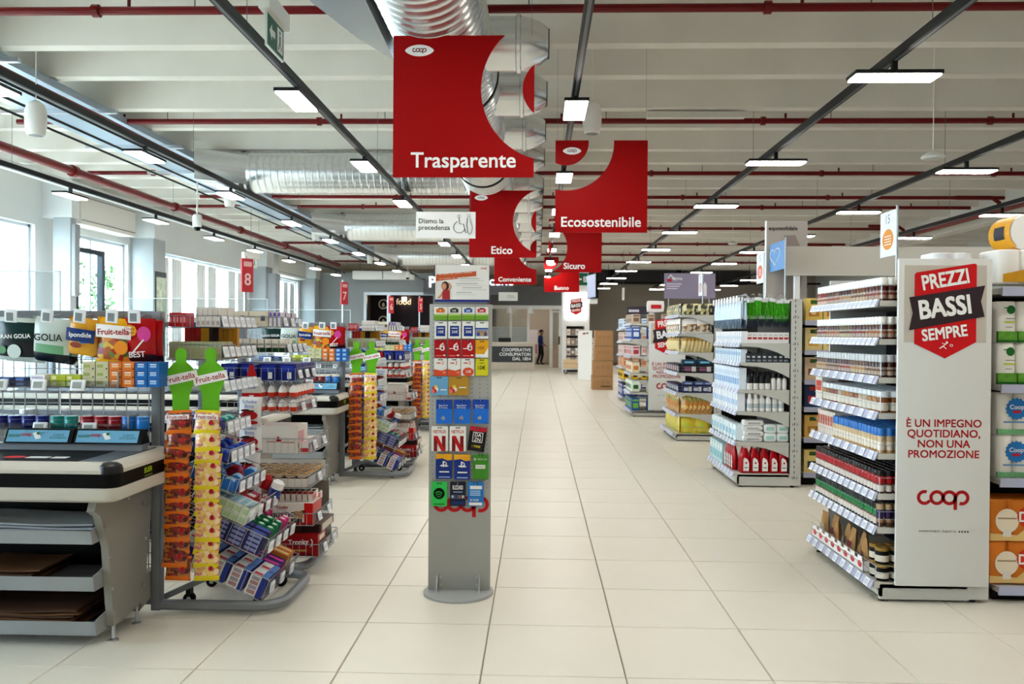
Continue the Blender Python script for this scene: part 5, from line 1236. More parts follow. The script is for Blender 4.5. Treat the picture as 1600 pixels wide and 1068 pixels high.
# small spread cups in a printed tray
ty_ = empty('display_tray', 'white printed card tray of chocolate spread cups ' + FC, 'tray'); 
G().box(0, 0, 0, .5, .004, .05, M('#e4ddd2', .5)).box(.496, 0, 0, .5, .42, .05, M('#e4ddd2', .5)).box(0, .416, 0, .5, .42, .1, M('#e4ddd2', .5)).box(0, 0, 0, .5, .42, .003, M('#e4ddd2', .5)).obj('card_box', ty_)
text('nu', ty_, (.26, -.001, .026), M('#22181a', .5), h=.022, bold=.04); text('tella', ty_, (.33, -.001, .026), M('#c0141c', .5), w=.075, bold=.04)
G().disc((.2, -.001, .024), (.024, 0, 0), (0, 0, .022), M('#9a7648', .5), n=16).rect((.06, -.001, .006), (.05, 0, 0), (0, 0, .036), M('#8a2a2a', .5)).obj('print', ty_)
ty_.matrix_basis = B2[5][0] @ TM(.01, .008, .006)
e = empty('spread_cup', 'x', 'cup')
G().lathe([(.022, 0), (.029, .055)], [M('#e9dfc8', .4)], n=14).lathe([(.0263, .022), (.0285, .048)], M('#7a3f28', .4), n=14).obj('cup', e); G().lathe([(.03, .055), (.031, .06), (.031, .068), (.028, .07)], M('#d8b27a', .35), n=14).disc((0, 0, .0703), (.024, 0, 0), (0, .024, 0), M('#3a1f16', .4), n=14).obj('lid', e)
L_ = 'small chocolate spread cup standing in the card tray ' + FC
fill(B2[5][0], Proto(e), steps(.06, .47, 7), steps(.045, .39, 6), .012, L_)
# bar cartons
bb = p_box('bar_carton', 'white and red carton of chocolate bars on the seventh basket ' + FC, 'carton', .32, .19, .125, M('#ebe4dd', .35), [('f', .84, 0, 1, 1, M('#cc1f1c', .35)), ('f', 0, 0, 1, .1, M('#b01820', .35)), ('f', .66, .3, .82, .62, M('#c89a58', .4)), ('f', .6, .1, .8, .28, M('#4a2a1c', .4)), ('f', .78, .5, .86, .66, M('#4a2a1c', .4)), ('r', 0, 0, 1, 1, M('#cc1f1c', .35)), ('r', .1, .2, .9, .5, M('#3a1a14', .4))])
text('Kinder', bb, (-.02, -.0015, .10), M('#b01820', .4), w=.07, bold=.03); text('bueno', bb, (-.015, -.0015, .062), M('#2a1a18', .4), w=.14, bold=.025, roll=.06)
bb.matrix_basis = B2[6][0] @ TM(.385, .008, .004)
pr, L_ = bx('chocolate_bar', 'wrapped white and red chocolate bar in the seventh basket', .028, .12, .045, M('#e3dad2', .3), [('t', 0, 0, 1, .35, M('#c01c22', .3)), ('t', .1, .5, .9, .8, M('#4a3a38', .4)), ('r', 0, .1, .6, .9, M('#c01c22', .3))]); fill(B2[6][0], pr, steps(.25, .52, 9), (.05,), .13, L_, rx=.12)
fill(B2[6][0], pr, steps(.08, .5, 12), (.22,), .10, L_)
bk_ = p_box('backing_card', 'grey card header at the rear of the bar basket ' + FC, 'card', .42, .006, .19, M('#8a837a', .5)); bk_.matrix_basis = B2[6][0] @ TM(.33, .40, .004)
tb = p_box('bar_carton', 'dark red carton of wafer bars in the lowest chocolate basket ' + FC, 'carton', .22, .18, .125, M('#a3141e', .35), [('f', .35, .22, .7, .3, M('#c9a35a', .4)), ('f', .15, .0, .85, .12, M('#7a1016', .4)), ('r', .1, .1, .9, .6, M('#5a1a18', .4)), ('r', .2, .68, .8, .9, M('#e6d8c8', .4))])
text('Tronky', tb, (-.005, -.0015, .078), WHITE, w=.12, bold=.03, roll=.06); G().tube([(.07, -.002, .10), (.078, -.002, .085), (.075, -.002, .065), (.066, -.002, .055)], .003, WHITE, n=4).obj('print', tb)
tb.matrix_basis = B2[7][0] @ TM(.465, .01, .004)
tc_ = p_box('bar_carton', 'grey brown chocolate carton stacked on the dark red one ' + FC, 'carton', .26, .3, .05, M('#5a3a34', .4), [('f', .55, .1, .95, .9, M('#3a1a16', .4)), ('f', .15, .3, .35, .7, M('#7a2a2a', .4)), ('r', .1, .1, .9, .9, M('#cfc4ba', .4)), ('t', 0, 0, 1, 1, M('#8a7a72', .4))]); tc_.matrix_basis = B2[7][0] @ TM(.45, .06, .130)
pr, L_ = bx('chocolate_bar', 'upright dark and white chocolate bar beside the dark red carton', .02, .12, .12, M('#3a2220', .35), [('r', .1, .1, .9, .5, M('#e9e0d8', .4)), ('t', .1, .1, .9, .9, M('#e9e0d8', .4))]); fill(B2[7][0], pr, steps(.48, .56, 4), (.22,), .004, L_)

sc_ = empty('plexiglass_screen', 'clear plexiglass screen standing behind the sweet bags ' + FC, 'screen', (-3.5, 5.05, 0))
G().box(-1.0, -.003, .9, .55, .003, 1.78, CLEAR).obj('pane', sc_)
G().box(-1.0, -.004, 1.776, .55, .004, 1.784, M('#dfe8ec', .3)).box(.546, -.004, .9, .554, .004, 1.784, M('#dfe8ec', .3)).obj('edge', sc_)
for dx in (-.8, .35): G().cbox(dx - .03, -.04, .845, dx + .03, .04, .93, STEEL, .004).obj('clamp', sc_)
G().box(-1.0, -.05, .0, .55, .05, .845, M('#8f8c86', .5)).obj('base_cabinet', sc_)
# ---- copy the lane for the second and third tills
lane = [o for o in C.objects if o.name not in before and o.parent is None]
for dy, word in ((3.93, 'second'), (7.95, 'third')):
    for o in lane:
        c = copy_tree(o, None, Matrix.Translation((0, dy, 0)) @ o.matrix_basis)
        for k in ('label', 'group'):
            if k in c:
                s_ = c[k]
                c[k] = s_.replace('front checkout', word + ' checkout') if 'front checkout' in s_ else s_ + ' of the %s checkout' % word
# lane number boards
for i, (px, py, Y, n) in enumerate(((386, 430, 8.4, '8'), (538, 458, 12.6, '7'), (611, 476, 16.8, '6'), (657, 476, 19.5, '5'))):
    p = at(px, py, Y)
    e = empty('lane_sign', ('red lane number board on a pole by the second checkout', 'red lane number board on a pole by the third checkout', 'small red lane number board far along the tills', 'last red lane number board along the tills')[i], 'sign', (p.x, Y, 0), 1.0)
    G().cyl((0, .03, 0), (0, .03, p.z + .2), .016, WIRE, n=8).obj('pole', e)
    G().cyl((0, .03, 0), (0, .03, .01), .1, WIRE, n=16).obj('foot', e)
    G().box(-.07, -.01, p.z - .17, .07, .01, p.z + .17, M('#c9404a', .35)).obj('board', e)
    text(n, e, (0, -.012, p.z - .04), M('#f4d9d6', .4), h=.12, bold=.02); G().rect((-.05, -.0112, p.z + .09), (.1, 0, 0), (0, 0, .05), M('#e6b9b6', .4)).obj('print', e)
# ================================================================ SHELF ENDS ON THE AISLE
SHELF = M('#c9c8c1', .42, var=.02, scale=2); RAILV = M('#b9bbcf', .35); SLOT = M('#3a3b3c', .6); BACKP = M('#2c2e31', .6)
_tagm = {}
def tag_mesh(w=.05, h=.045):
    if (w, h) not in _tagm:
        _tagm[(w, h)] = G().cbox(-.005, -w / 2, -h / 2, 0, w / 2, h / 2, TAGW, .0015).box(-.0054, -w / 2 + .006, -h * .3, -.005, w / 2 - .006, h * .3, M('#cdd0de', .4)).mesh('price_tag')
    return _tagm[(w, h)]
def end_unit(label, x0s, x1, y0, y1, zs, top, ntag, gusset=True, guard=True, slots=False, tilt=0.0, tagh=.045, post=.06):
    """shelves face the aisle (towards -x); zs = shelf heights, x0s = matching front edges"""
    e = empty('shelf_end', label, 'shelf unit', (x1, y0, 0))
    D, L = x1, y1 - y0
    G().box(-.012, .01, .1, 0, L - .01, top - .02, BACKP).obj('back_panel', e)
    for y in (0, L - post):
        u = G().box(0, y, .02, .10, y + post, top, SHELF)
        if slots:
            for k in range(int(top / .05) - 1):
                z = .08 + k * .05; u.rect((.035, y - .0006, z), (.007, 0, 0), (0, 0, .028), SLOT)
                if k % 5 == 0: u.rect((.02, y - .0006, z), (.006, 0, 0), (0, 0, .02), SLOT).rect((.06, y - .0006, z), (.006, 0, 0), (0, 0, .02), SLOT)
        u.obj('upright', e)
    xb = x0s[0] - x1
    G().box(xb + .03, .0, .015, 0, .02, zs[0] - .01, SHELF).box(xb + .03, L - .02, .015, 0, L, zs[0] - .01, SHELF).box(xb + .03, 0, .03, xb + .045, L, zs[0] - .01, SHELF).obj('plinth', e)
    for x, y in ((xb + .06, .04), (xb + .06, L - .04), (.03, .04), (.03, L - .04)):
        G().lathe([(.022, 0), (.022, .008), (.009, .012), (.009, .03)], DARK, n=10).obj('levelling_foot', e, (x, y, 0))
    for i, (z, xf) in enumerate(zip(zs, x0s)):
        x = xf - x1
        s = G().box(x, 0, z - .03, -.012, L, z, SHELF).obj('shelf', e)
        r = G().add([(x - .002, 0, z + .008), (x - .002, L, z + .008), (x - .022, L, z - .036), (x - .022, 0, z - .036), (x, 0, z + .008), (x, L, z + .008), (x - .016, L, z - .036), (x - .016, 0, z - .036)], [(0, 1, 2, 3), (4, 7, 6, 5), (0, 4, 5, 1), (3, 2, 6, 7), (0, 3, 7, 4), (1, 5, 6, 2)], RAILV).obj('price_rail', s)
        n = ntag[i] if isinstance(ntag, (list, tuple)) else ntag
        for k in range(n):
            inst(tag_mesh(min(.055, L / n * .9), tagh), 'price_tag', s, (x - .014, L * (k + .5) / n, z - .014), (0, .42, 0))
        if gusset and i > 0:
            for y in (.004, L - .007):
                pts = [(x + .02, z - .03)] + [(x + .05 + (-.012 - x - .05) * t, z - .032 - .11 * t ** 2.2) for t in (0, .25, .5, .7, .85, 1)] + [(-.012, z - .03)]
                G().prism(pts[::-1], 'y', y, y + .003, SHELF).obj('shelf_bracket', s)
        if guard:
            g = G()
            for h in (.045, .085): g.tube([(x + .012, L - .01, z + h), (x + .012, .008, z + h), (-.02, .008, z + h)], .002, WIRE, n=4)
            g.tube([(x + .012, .008, z), (x + .012, .008, z + .085)], .002, WIRE, n=4); g.obj('wire_guard', s)
    return e
def jar(name, label, r, h, segs, caph, capm, sx=1.0, n=12, cat='jar', capr=None, group=None):
    """segs: (z fraction, material) from the bottom up; the lid is a child"""
    prof, ms = [(r * .93, 0), (r, .004)], [segs[0][1]]
    H = h - caph; z0 = .004
    for f, m in segs:
        prof.append((r, H * f * .92 if f < 1 else H * .93)); ms.append(m)
    cr = capr or r * .98
    prof.append((cr * .92, H)); ms.append(segs[-1][1])
    o = tag(G().lathe(prof, ms, n=n).obj(name), label, cat, group or label)
    G().lathe([(cr, H - .001), (cr * 1.02, H + .002), (cr * 1.02, h - .003), (cr * .95, h), (.001, h)], capm, n=n).obj('lid', o)
    return Proto(o)
def grid(pr, x0, dx, nx, y0, dy, ny, z, label, keep=None, rz=0.0, jit=.0015):
    for i in range(nx):
        for j in range(ny):
            if keep and not keep(i, j): continue
            pr.put(TM(x0 + dx * i + RND.uniform(-jit, jit), y0 + dy * j + RND.uniform(-jit, jit), z, rz=rz), label, label)
edge = lambda d=1: (lambda i, j: i < d or j < 1)

# ---- first shelf end: spices ---------------------------------------------------
E1Y0, E1Y1, E1X = 4.48, 5.55, 2.30
zs1 = [.105, .395, .575, .79, 1.005, 1.195, 1.40, 1.605]
e1 = end_unit('shelf end full of small spice jars beside the white price panel', [1.80] + [1.815] * 7, E1X, E1Y0, E1Y1, zs1, 1.74, [9, 12, 12, 9, 8, 8, 16, 16], gusset=False, guard=True)
SPI = ['#8a3b26', '#a86a35', '#7a5a3a', '#93412c', '#b98a52', '#6d3a2c', '#a04a38']
def vspice(c, l, h, nm, shelf, capm, capf=.36):
    L_ = '%s on the %s of the spice end' % (nm, shelf)
    return L_
yj0 = E1Y0 + .035
for si, (z, shelf, nm, key, capm, cols, h, caph) in enumerate(((1.605, 'top shelf', 'spice jar with white cap', 'spice_jar', WHITE, [('#5e2a22', '#b59c8c'), ('#704224', '#c2ac92'), ('#4a2420', '#b9a9a2'), ('#6a4434', '#b9a698'), ('#8c2a26', '#d2b8b0')], .125, .042),
                                             (1.40, 'second shelf', 'herb jar with white cap', 'herb_jar', WHITE, [('#5c3a2e', '#b9a291'), ('#542a28', '#b5a59c'), ('#665630', '#bfb294')], .12, .040),
                                             (1.195, 'third shelf', 'slim seasoning jar with pale grey cap', 'seasoning_jar', M('#c9cbcd', .3), [('#52302a', '#b5a193'), ('#6c4228', '#c0af9a'), ('#5a2828', '#bda9a4')], .12, .038))):
    for c, (cb, cl) in enumerate(cols):
        L_ = '%s, %s contents, %s of the spice end' % (nm, {0: 'brick red', 1: 'amber brown', 2: 'dark red', 3: 'tan', 4: 'bright red'}[c], shelf)
        gm, lm = M(cb, .2), M(cl, .4)
        pr = jar(key, L_, .0185, h, [(.15, gm), (.42, lm), (.62, M(SPI[(c * 2 + si) % 7], .4)), (.72, lm), (1, gm)], caph, capm)
        for j in range(23):
            if (j * 5 // 23) % len(cols) != c: continue
            for i in range(6 if j < 2 else 2): pr.put(TM(1.842 + i * .0425 + RND.uniform(-.001, .001), yj0 + j * .0445, z), L_, L_)
# fourth shelf: wide jars and one red and white carton
for c, (cb, nmc) in enumerate((('#8d5a34', 'brown'), ('#a8783f', 'golden'), ('#b3a491', 'pale'), ('#8c2f2c', 'red'))):
    L_ = 'wide %s sauce jar with white lid on the fourth shelf of the spice end' % nmc
    pr = jar('sauce_jar', L_, .029, .115, [(.15, M(cb, .2)), (.7, M('#dcd5ca', .4)), (1, M(cb, .2))], .03, M('#dfe2e6', .3), n=14)
    for j in range(14):
        if ((j + 1) // 2 + j // 5) % 4 != c: continue
        for i in range(5): pr.put(TM(1.855 + i * .065, E1Y0 + .05 + j * .065, 1.005), L_, L_)
o = p_box('spice_carton', 'tall red and white carton at the far end of the fourth spice shelf', 'carton', .10, .12, .145, M('#e8e2d8', .4), [('l', .08, .4, .92, .85, M('#c9402c', .4)), ('f', .1, .3, .9, .8, M('#c9402c', .4))]); o.location = (1.88, E1Y1 - .14, 1.005)
o = p_box('spice_carton', 'tall brown carton behind the red and white one on the fourth spice shelf', 'carton', .10, .10, .14, M('#6d4a38', .4), [('l', .1, .3, .9, .8, M('#c9b49a', .4))]); o.location = (2.02, E1Y1 - .14, 1.005)
# blue capped bottles
L_ = 'flavour bottle with blue cap on the fifth spice shelf'
pr = jar('flavour_bottle', L_, .0185, .135, [(.2, M('#c9a878', .3)), (.72, M('#e4dccf', .4)), (1, M('#cdb48c', .3))], .042, M('#3a80c8', .3))
grid(pr, 1.842, .0435, 6, yj0, .0445, 16, .79, L_)
L_ = 'white and red sachet box at the far end of the fifth spice shelf'
pr = Proto(p_box('sachet_box', L_, 'carton', .04, .16, .15, M('#e2d8cf', .4), [('l', .1, .5, .9, .9, M('#c25a4a', .4)), ('f', .1, .4, .9, .8, M('#c25a4a', .4))], L_)); 
for j in range(7): pr.put(TM(1.84, E1Y1 - .33 + j * .045, .79, rz=-PI / 2), L_, L_)
for z, shelf, key, band, nm, c2 in ((.575, 'sixth', 'pepper_mill', '#b3131f', 'red', '#4a2026'), (.395, 'seventh', 'salt_mill', '#1d8a52', 'green', '#2a3a2c')):
    cap = M('#2a2522', .3)
    L_ = 'spice mill with %s band and dark cap on the %s spice shelf' % (nm, shelf)
    pr = jar(key, L_, .0188, .122, [(.12, M(c2, .3)), (.52, M('#dfd6cf', .4)), (.62, M('#8a4a3a', .3)), (1, M(band, .35))], .028, cap)
    grid(pr, 1.842, .0435, 6, yj0 + (.0445 if z < .5 else 0), .0445, 22 if z < .5 else 23, z, L_)
L_ = 'spice mill with purple band at the near end of the seventh spice shelf'
pr = jar('salt_mill', L_, .0188, .122, [(.3, M('#6a4a38', .3)), (.5, M('#b58a6a', .4)), (.62, M('#3a2a2c', .3)), (1, M('#3f2363', .35))], .028, M('#b99f7c', .3))
grid(pr, 1.842, .0435, 6, yj0, .0445, 1, .395, L_)
# lowest shelf: kraft pouches in a white tray with red prints, black jars
tr = empty('display_tray', 'long white display tray with red oval prints on the lowest spice shelf', 'tray', (1.815, E1Y0 + .19, .105))
G().box(0, 0, 0, .004, .86, .06, WHITE).box(0, 0, 0, .2, .004, .06, WHITE).box(0, .856, 0, .2, .86, .06, WHITE).box(0, 0, 0, .2, .86, .003, WHITE).obj('card_box', tr)
for k in range(8): G().box(0, k * .1075 + .02, .06, .004, k * .1075 + .08, .078, WHITE).disc((-.0006, k * .1075 + .05, .035), (0, .032, 0), (0, 0, .018), M('#d0404a', .45), n=14).obj('red_print', tr)
KP = M('#b58e5f', .7, var=.08, scale=9)
for k in range(7):
    e = tag(G().obj('x') if False else bpy.data.objects.new('spice_pouch', None), 'kraft paper spice pouch standing in the white tray', 'pouch', 'kraft pouches in the white tray'); C.objects.link(e)
    pillow(G(), .085, .17, .024, lambda u, v: M('#d9d2ca', .4) if v < .45 and .12 < u < .88 else KP, KP, 6, 8, top=.17).obj('pouch', e)
    G().rect((-.028, -.025, .05), (.056, 0, 0), (0, 0, .045), M(['#7a3326', '#b08a4a', '#8a2f2a', '#5a4a3a', '#a86a3a', '#6a2a2a', '#b0a08a'][k], .5)).obj('label_print', e)
    e.matrix_basis = TM(1.87 + .02 * (k % 2), E1Y0 + .27 + k * .115, .112, rz=-PI / 2 + RND.uniform(-.25, .25), rx=RND.uniform(-.1, .1))
L_ = 'black jar with gold lid and white label on the lowest spice shelf'
pr = jar('sauce_pot', L_, .036, .088, [(.2, BLACK), (.72, M('#d8d0c4', .4)), (1, BLACK)], .018, M('#a88a4a', .3, .5), n=16)
for z in (.107, .197): grid(pr, 1.86, .078, 5, E1Y0 + .045, .078, 2, z, L_)

sp1 = G().box(1.93 - E1X, 0, .05, .08, .02, 1.78, M('#d9d9d6', .5)).obj('side_panel', e1, (0, E1Y1 + .01 - E1Y0, 0))
# ---- white price panel -----------------------------------------------------------
def price_panel(label, px0, px1, Y, z0, z1):
    X0, X1 = at(px0, 660, Y).x, at(px1, 660, Y).x; W = X1 - X0; H = z1 - z0
    e = empty('price_sign', label, 'sign', ((X0 + X1) / 2, Y, z0))
    G().cbox(-W / 2, 0, 0, W / 2, .02, H, M('#dcdbd7', .45), .003).obj('board', e)
    G().rect((-W * .44, -.0006, H * .745), (W * .88, 0, 0), (0, 0, H * .235), M('#c9c1b6', .5)).obj('beige_field', e)
    s = W * .66
    b = bpy.data.objects.new('price_badge', None); C.objects.link(b); b.parent = e; b.location = (0, 0, H * .845)
    badge(b, s, -.0012, None)
    g = G(); z = -s * .37 * 1.62; g.tube([(-.03, -.008, z - .012), (-.012, -.008, z), (.0, -.008, z + .012), (.012, -.008, z + .018)], .003, WHITE, n=4).tube([(.0, -.008, z + .012), (-.018, -.008, z + .016)], .002, WHITE, n=4).tube([(-.012, -.008, z), (.004, -.008, z - .014)], .0025, WHITE, n=4).disc((.006, -.0085, z + .022), (.005, 0, 0), (0, 0, .005), WHITE, n=8)
    g.ring((.03, -.008, z + .004), (.009, 0, 0), (0, 0, .007), .6, WHITE, n=10); g.obj('runner_mark', b)
    text('È UN IMPEGNO\nQUOTIDIANO,\nNON UNA\nPROMOZIONE', e, (0, -.001, H * .455), REDT, w=W * .80, bold=.03)
    coop_logo(G(), M('#b3121e', .45), 0, 0, W * .565).obj('logo', e, (0, -.001, H * .272), FACE['-y'])
    text('www.e-coop.it · Seguici su', e, (-W * .06, -.001, H * .169), M('#33302f', .5), w=W * .40)
    for k in range(4): G().rect((W * (.17 + .03 * k), -.001, H * .166), (W * .016, 0, 0), (0, 0, W * .018), M('#33302f', .5)).obj('social_mark', e)
    return e
pz0, pz1 = at(1475, 916, 4.44).z, at(1475, 404, 4.44).z
price_panel('tall white price panel with red shield beside the spice shelf end', 1402, 1548, 4.44, pz0, pz1)

# ---- gondola run with paper rolls ---------------------------------------------------
def gondola(label, x0, x1, y0, y1, zs, top, depth=.45, ntag=0):
    e = empty('shelf_run', label, 'shelf unit', (x0, y0, 0))
    L = x1 - x0; W = y1 - y0
    G().box(0, W / 2 - .02, .05, L, W / 2 + .02, top - .02, M('#26272a', .7)).obj('back_panel', e)
    G().box(.0, .06, .0, L, .08, .07, BLACK).box(0, W - .08, 0, L, W - .06, .07, BLACK).obj('plinth', e)
    for x in (0, L - .06): G().box(x, W / 2 - .06, .0, x + .06, W / 2 + .06, top, SHELF).obj('upright', e)
    for z in zs:
        for s in (0, 1):
            ya, yb = (0, W / 2 - .02) if s == 0 else (W / 2 + .02, W)
            sh = G().box(0, ya, z - .03, L, yb, z, SHELF).obj('shelf', e)
            yf = ya if s == 0 else yb; d = -1 if s == 0 else 1
            G().box(0, yf + (0 if d > 0 else -.012), z - .042, L, yf + (.012 if d > 0 else 0), z + .004, RAILV).obj('price_rail', sh)
    return e
GX = 2.46
gondola('long shelf run stacked with toilet paper beside the white price panel', GX, 6.4, 4.50, 5.45, [.085, .66, 1.16, 1.675], 1.70)
def roll_pack(name, label, W, D, H, rows, dec, base, group=None, cat='paper pack'):
    n = rows; r = W / n / 2; pts = []
    for k in range(n):
        cx = -W / 2 + r + 2 * r * k
        pts += [(cx + r * math.cos(a) * .98, r * .5 - r * .5 * math.sin(-a) * -1 if False else r * .45 + r * .45 * math.sin(a)) for a in [PI + t * PI / 6 for t in range(7)]]
    pts += [(W / 2 - r + r * math.cos(a), D - r * .4 + r * .4 * math.sin(a)) for a in (0, .8, PI / 2)] + [(-W / 2 + r + r * math.cos(a), D - r * .4 + r * .4 * math.sin(a)) for a in (PI / 2, 2.4, PI)]
    g = G(); sec = [([(x * .97, D / 2 + (y - D / 2) * .95) for x, y in pts], 0), (pts, H * .04), (pts, H * .96), ([(x * .96, D / 2 + (y - D / 2) * .93) for x, y in pts], H)]
    loft(g, sec, [base] * 3)
    o = tag(g.obj(name), label, cat, group); dec(o, W, D, H)
    return o
LEAFG = M('#2c7a3a', .4)
def dgreen(o, W, D, H):
    G().box(-W * .49, -.0012, .002, W * .49, .02, H * .28, M('#6fa544', .4, var=.25, scale=30)).box(-W * .49, -.0016, .002, W * .49, .02, H * .07, M('#2e6e34', .4)).obj('green_band', o)
    G().disc((W * .14, -.002, H * .80), (W * .22, 0, 0), (0, 0, H * .105), LEAFG, n=16).rect((-W * .22, -.002, H * .83), (W * .3, 0, .004), (0, 0, .005), LEAFG).obj('leaf_print', o)
    G().rect((-W * .2, -.002, H * .48), (W * .6, 0, 0), (0, 0, H * .04), M('#c6d04a', .4)).rect((-W * .12, -.002, H * .58), (W * .5, 0, 0), (0, 0, H * .018), M('#7a8a86', .4)).rect((-W * .12, -.002, H * .37), (W * .34, 0, 0), (0, 0, H * .02), M('#9aa39a', .4)).obj('print', o)
def dblue(o, W, D, H):
    for x in (-.22,):
        g = G(); pts = [(x * W + (.052 if k % 2 else .06) * math.cos(2 * PI * k / 32), H * .62 + (.052 if k % 2 else .06) * math.sin(2 * PI * k / 32)) for k in range(32)]
        g.prism(pts, 'y', -.004, -.002, M('#2a7fc0', .4)); g.obj('starburst', o); text('Coop', o, (x * W, -.0045, H * .65), WHITE, w=.075, bold=.02)
        G().rect((x * W - .022, -.0045, H * .52), (.044, 0, 0), (0, 0, .014), M('#c0203a', .4)).obj('print', o)
        text('NUOVO ASPETTO'.replace('NUOVO ASPETTO', 'MORBIDO'), o, (x * W, -.003, H * .29), M('#4a86b8', .4), w=.13) if False else G().rect((x * W - .07, -.003, H * .29), (.14, 0, 0), (0, 0, .008), M('#6a9ac4', .4)).obj('print', o)
    G().box(-W * .49, -.001, .004, W * .49, .02, H * .14, M('#7fb488', .4, var=.2, scale=20)).obj('green_band', o)
    g = G(); pts = [(W * .12, H * .8), (W * .2, H * .86), (W * .26, H * .74), (W * .34, H * .7), (W * .3, H * .42), (W * .2, H * .55)]; g.prism(pts, 'y', -.003, -.001, M('#b01a2a', .4)); g.obj('red_ribbon', o)
def dorange(o, W, D, H):
    G().disc((-.2 * W, -.002, H * .5), (.062, 0, 0), (0, 0, .065), M('#f0e6d2', .45), n=24).rect((-.2 * W - .022, -.0021, H * .12), (.044, 0, 0), (0, 0, .04), M('#e8e2da', .45)).rect((-.2 * W - .05, -.0026, H * .54), (.1, 0, 0), (0, 0, .008), M('#b09a7a', .5)).obj('pale_disc', o)
    g = G(); g.prism([(-W * .45, .006), (W * .45, .006), (W * .45, H * .7), (W * .2, H * .5), (-W * .05, H * .16), (-W * .45, H * .2)], 'y', -.0016, -.0005, M('#e6c88a', .45)); g.obj('cream_wave', o)
    G().disc((.22 * W, -.003, H * .6), (.1, 0, 0), (0, 0, .07), M('#d8411c', .4), n=20).obj('red_oval', o); text('Do', o, (.10 * W, -.0035, H * .6), WHITE, w=.09, bold=.04)
def pl_stack(mk, lab, grp, xs, zs, y=4.535):
    pr = None
    for z in zs:
        for x in xs:
            if pr is None: pr = Proto(mk())
            pr.put(TM(x, y, z), lab, grp)
L_ = 'white and green kitchen roll on the second highest shelf of the paper run'
pl_stack(lambda: roll_pack('kitchen_roll', L_, .102, .105, .222, 1, dgreen, M('#eceae4', .5), L_, 'kitchen roll'), L_, L_, [GX + .055 + k * .106 for k in range(9)], (1.16, 1.384))
L_ = 'white toilet paper pack with blue starburst on the middle shelf of the paper run'
pl_stack(lambda: roll_pack('paper_pack', L_, .36, .2, .228, 4, dblue, M('#e6e3de', .45), L_), L_, L_, [GX + .185 + k * .37 for k in range(4)], (.66, .89))
L_ = 'orange kitchen paper pack with pale disc on the lowest shelf of the paper run'
pl_stack(lambda: roll_pack('paper_pack', L_, .36, .2, .225, 3, dorange, M('#e08a2c', .45, var=.1, scale=6), L_), L_, L_, [GX + .135 + k * .37 for k in range(4)], (.09, .318))
# packs on top
def dtop(o, W, D, H):
    g = G(); g.prism([(-W * .45, .01), (W * .45, .01), (W * .45, H * .75), (W * .1, H * .6), (-W * .45, H * .28)], 'y', -.0025, -.001, M('#d2a02c', .4, var=.15, scale=10)); g.obj('yellow_wave', o)
    text('Tesori', o, (.08 * W, -.003, H * .8), M('#33302c', .4), w=.22)
    G().box(.05, -.004, H * .22, .24, -.002, H * .3, M('#2c3a20', .4)).obj('print', o)
L_ = 'white paper pack with yellow wave lying on top of the paper run'
pl_stack(lambda: roll_pack('paper_pack', L_, .5, .22, .185, 4, dtop, M('#ece9e4', .45), L_), L_, L_, [GX + .25 + k * .52 for k in range(3)], (1.70,))
e0 = roll_pack('paper_pack', 'white roll pack peeping over the white price panel', .22, .18, .13, 2, lambda o, W, D, H: None, M('#e9e9ea', .45)); e0.location = (GX - .19, 4.62, 1.745)
G().box(-.05, -.004, .03, .05, -.001, .05, M('#8a98b4', .4)).obj('print', e0)
def roll_side(x, y, z, label):
    e = empty('big_paper_roll', label, 'paper roll', (x, y, z), 0, None)
    G().lathe([(.022, 0), (.092, 0), (.098, .01), (.098, .2), (.092, .21), (.022, .21)], M('#f0eeea', .5), n=28, T=Matrix.Rotation(-PI / 2, 3, 'X')).lathe([(.022, .0), (.02, .10)], M('#8a857e', .6), n=16, T=Matrix.Rotation(-PI / 2, 3, 'X')).obj('roll', e)
    return e
for k in range(3):
    e = roll_side(GX + .17 + k * .2, 4.56, 1.70 + .187 + .095, ['paper roll lying on its side on the stacked packs, with yellow wrapper', 'second paper roll lying on its side on the stacked packs', 'third paper roll lying on its side on the stacked packs'][k])
    if k == 0:
        G().lathe([(.0995, .02), (.1, .21)], M('#dba42a', .4), n=24, T=Matrix.Rotation(-PI / 2, 3, 'X')).obj('yellow_wrapper', e)
        g = G(); g.sheet(lambda u, v: (-.101 * math.cos(-.9 + 1.7 * u), -.001 + .2 * v, .101 * math.sin(-.9 + 1.7 * u)), 8, 1, M('#dba42a', .4)); g.obj('wrapper_flap', e)
        o = G(); o.sheet(lambda u, v: (-.1035 * math.cos(-.35 + .7 * u), .05 + .1 * v, .1035 * math.sin(-.35 + .7 * u)), 5, 1, M('#2a3040', .4)); o.obj('print', e)

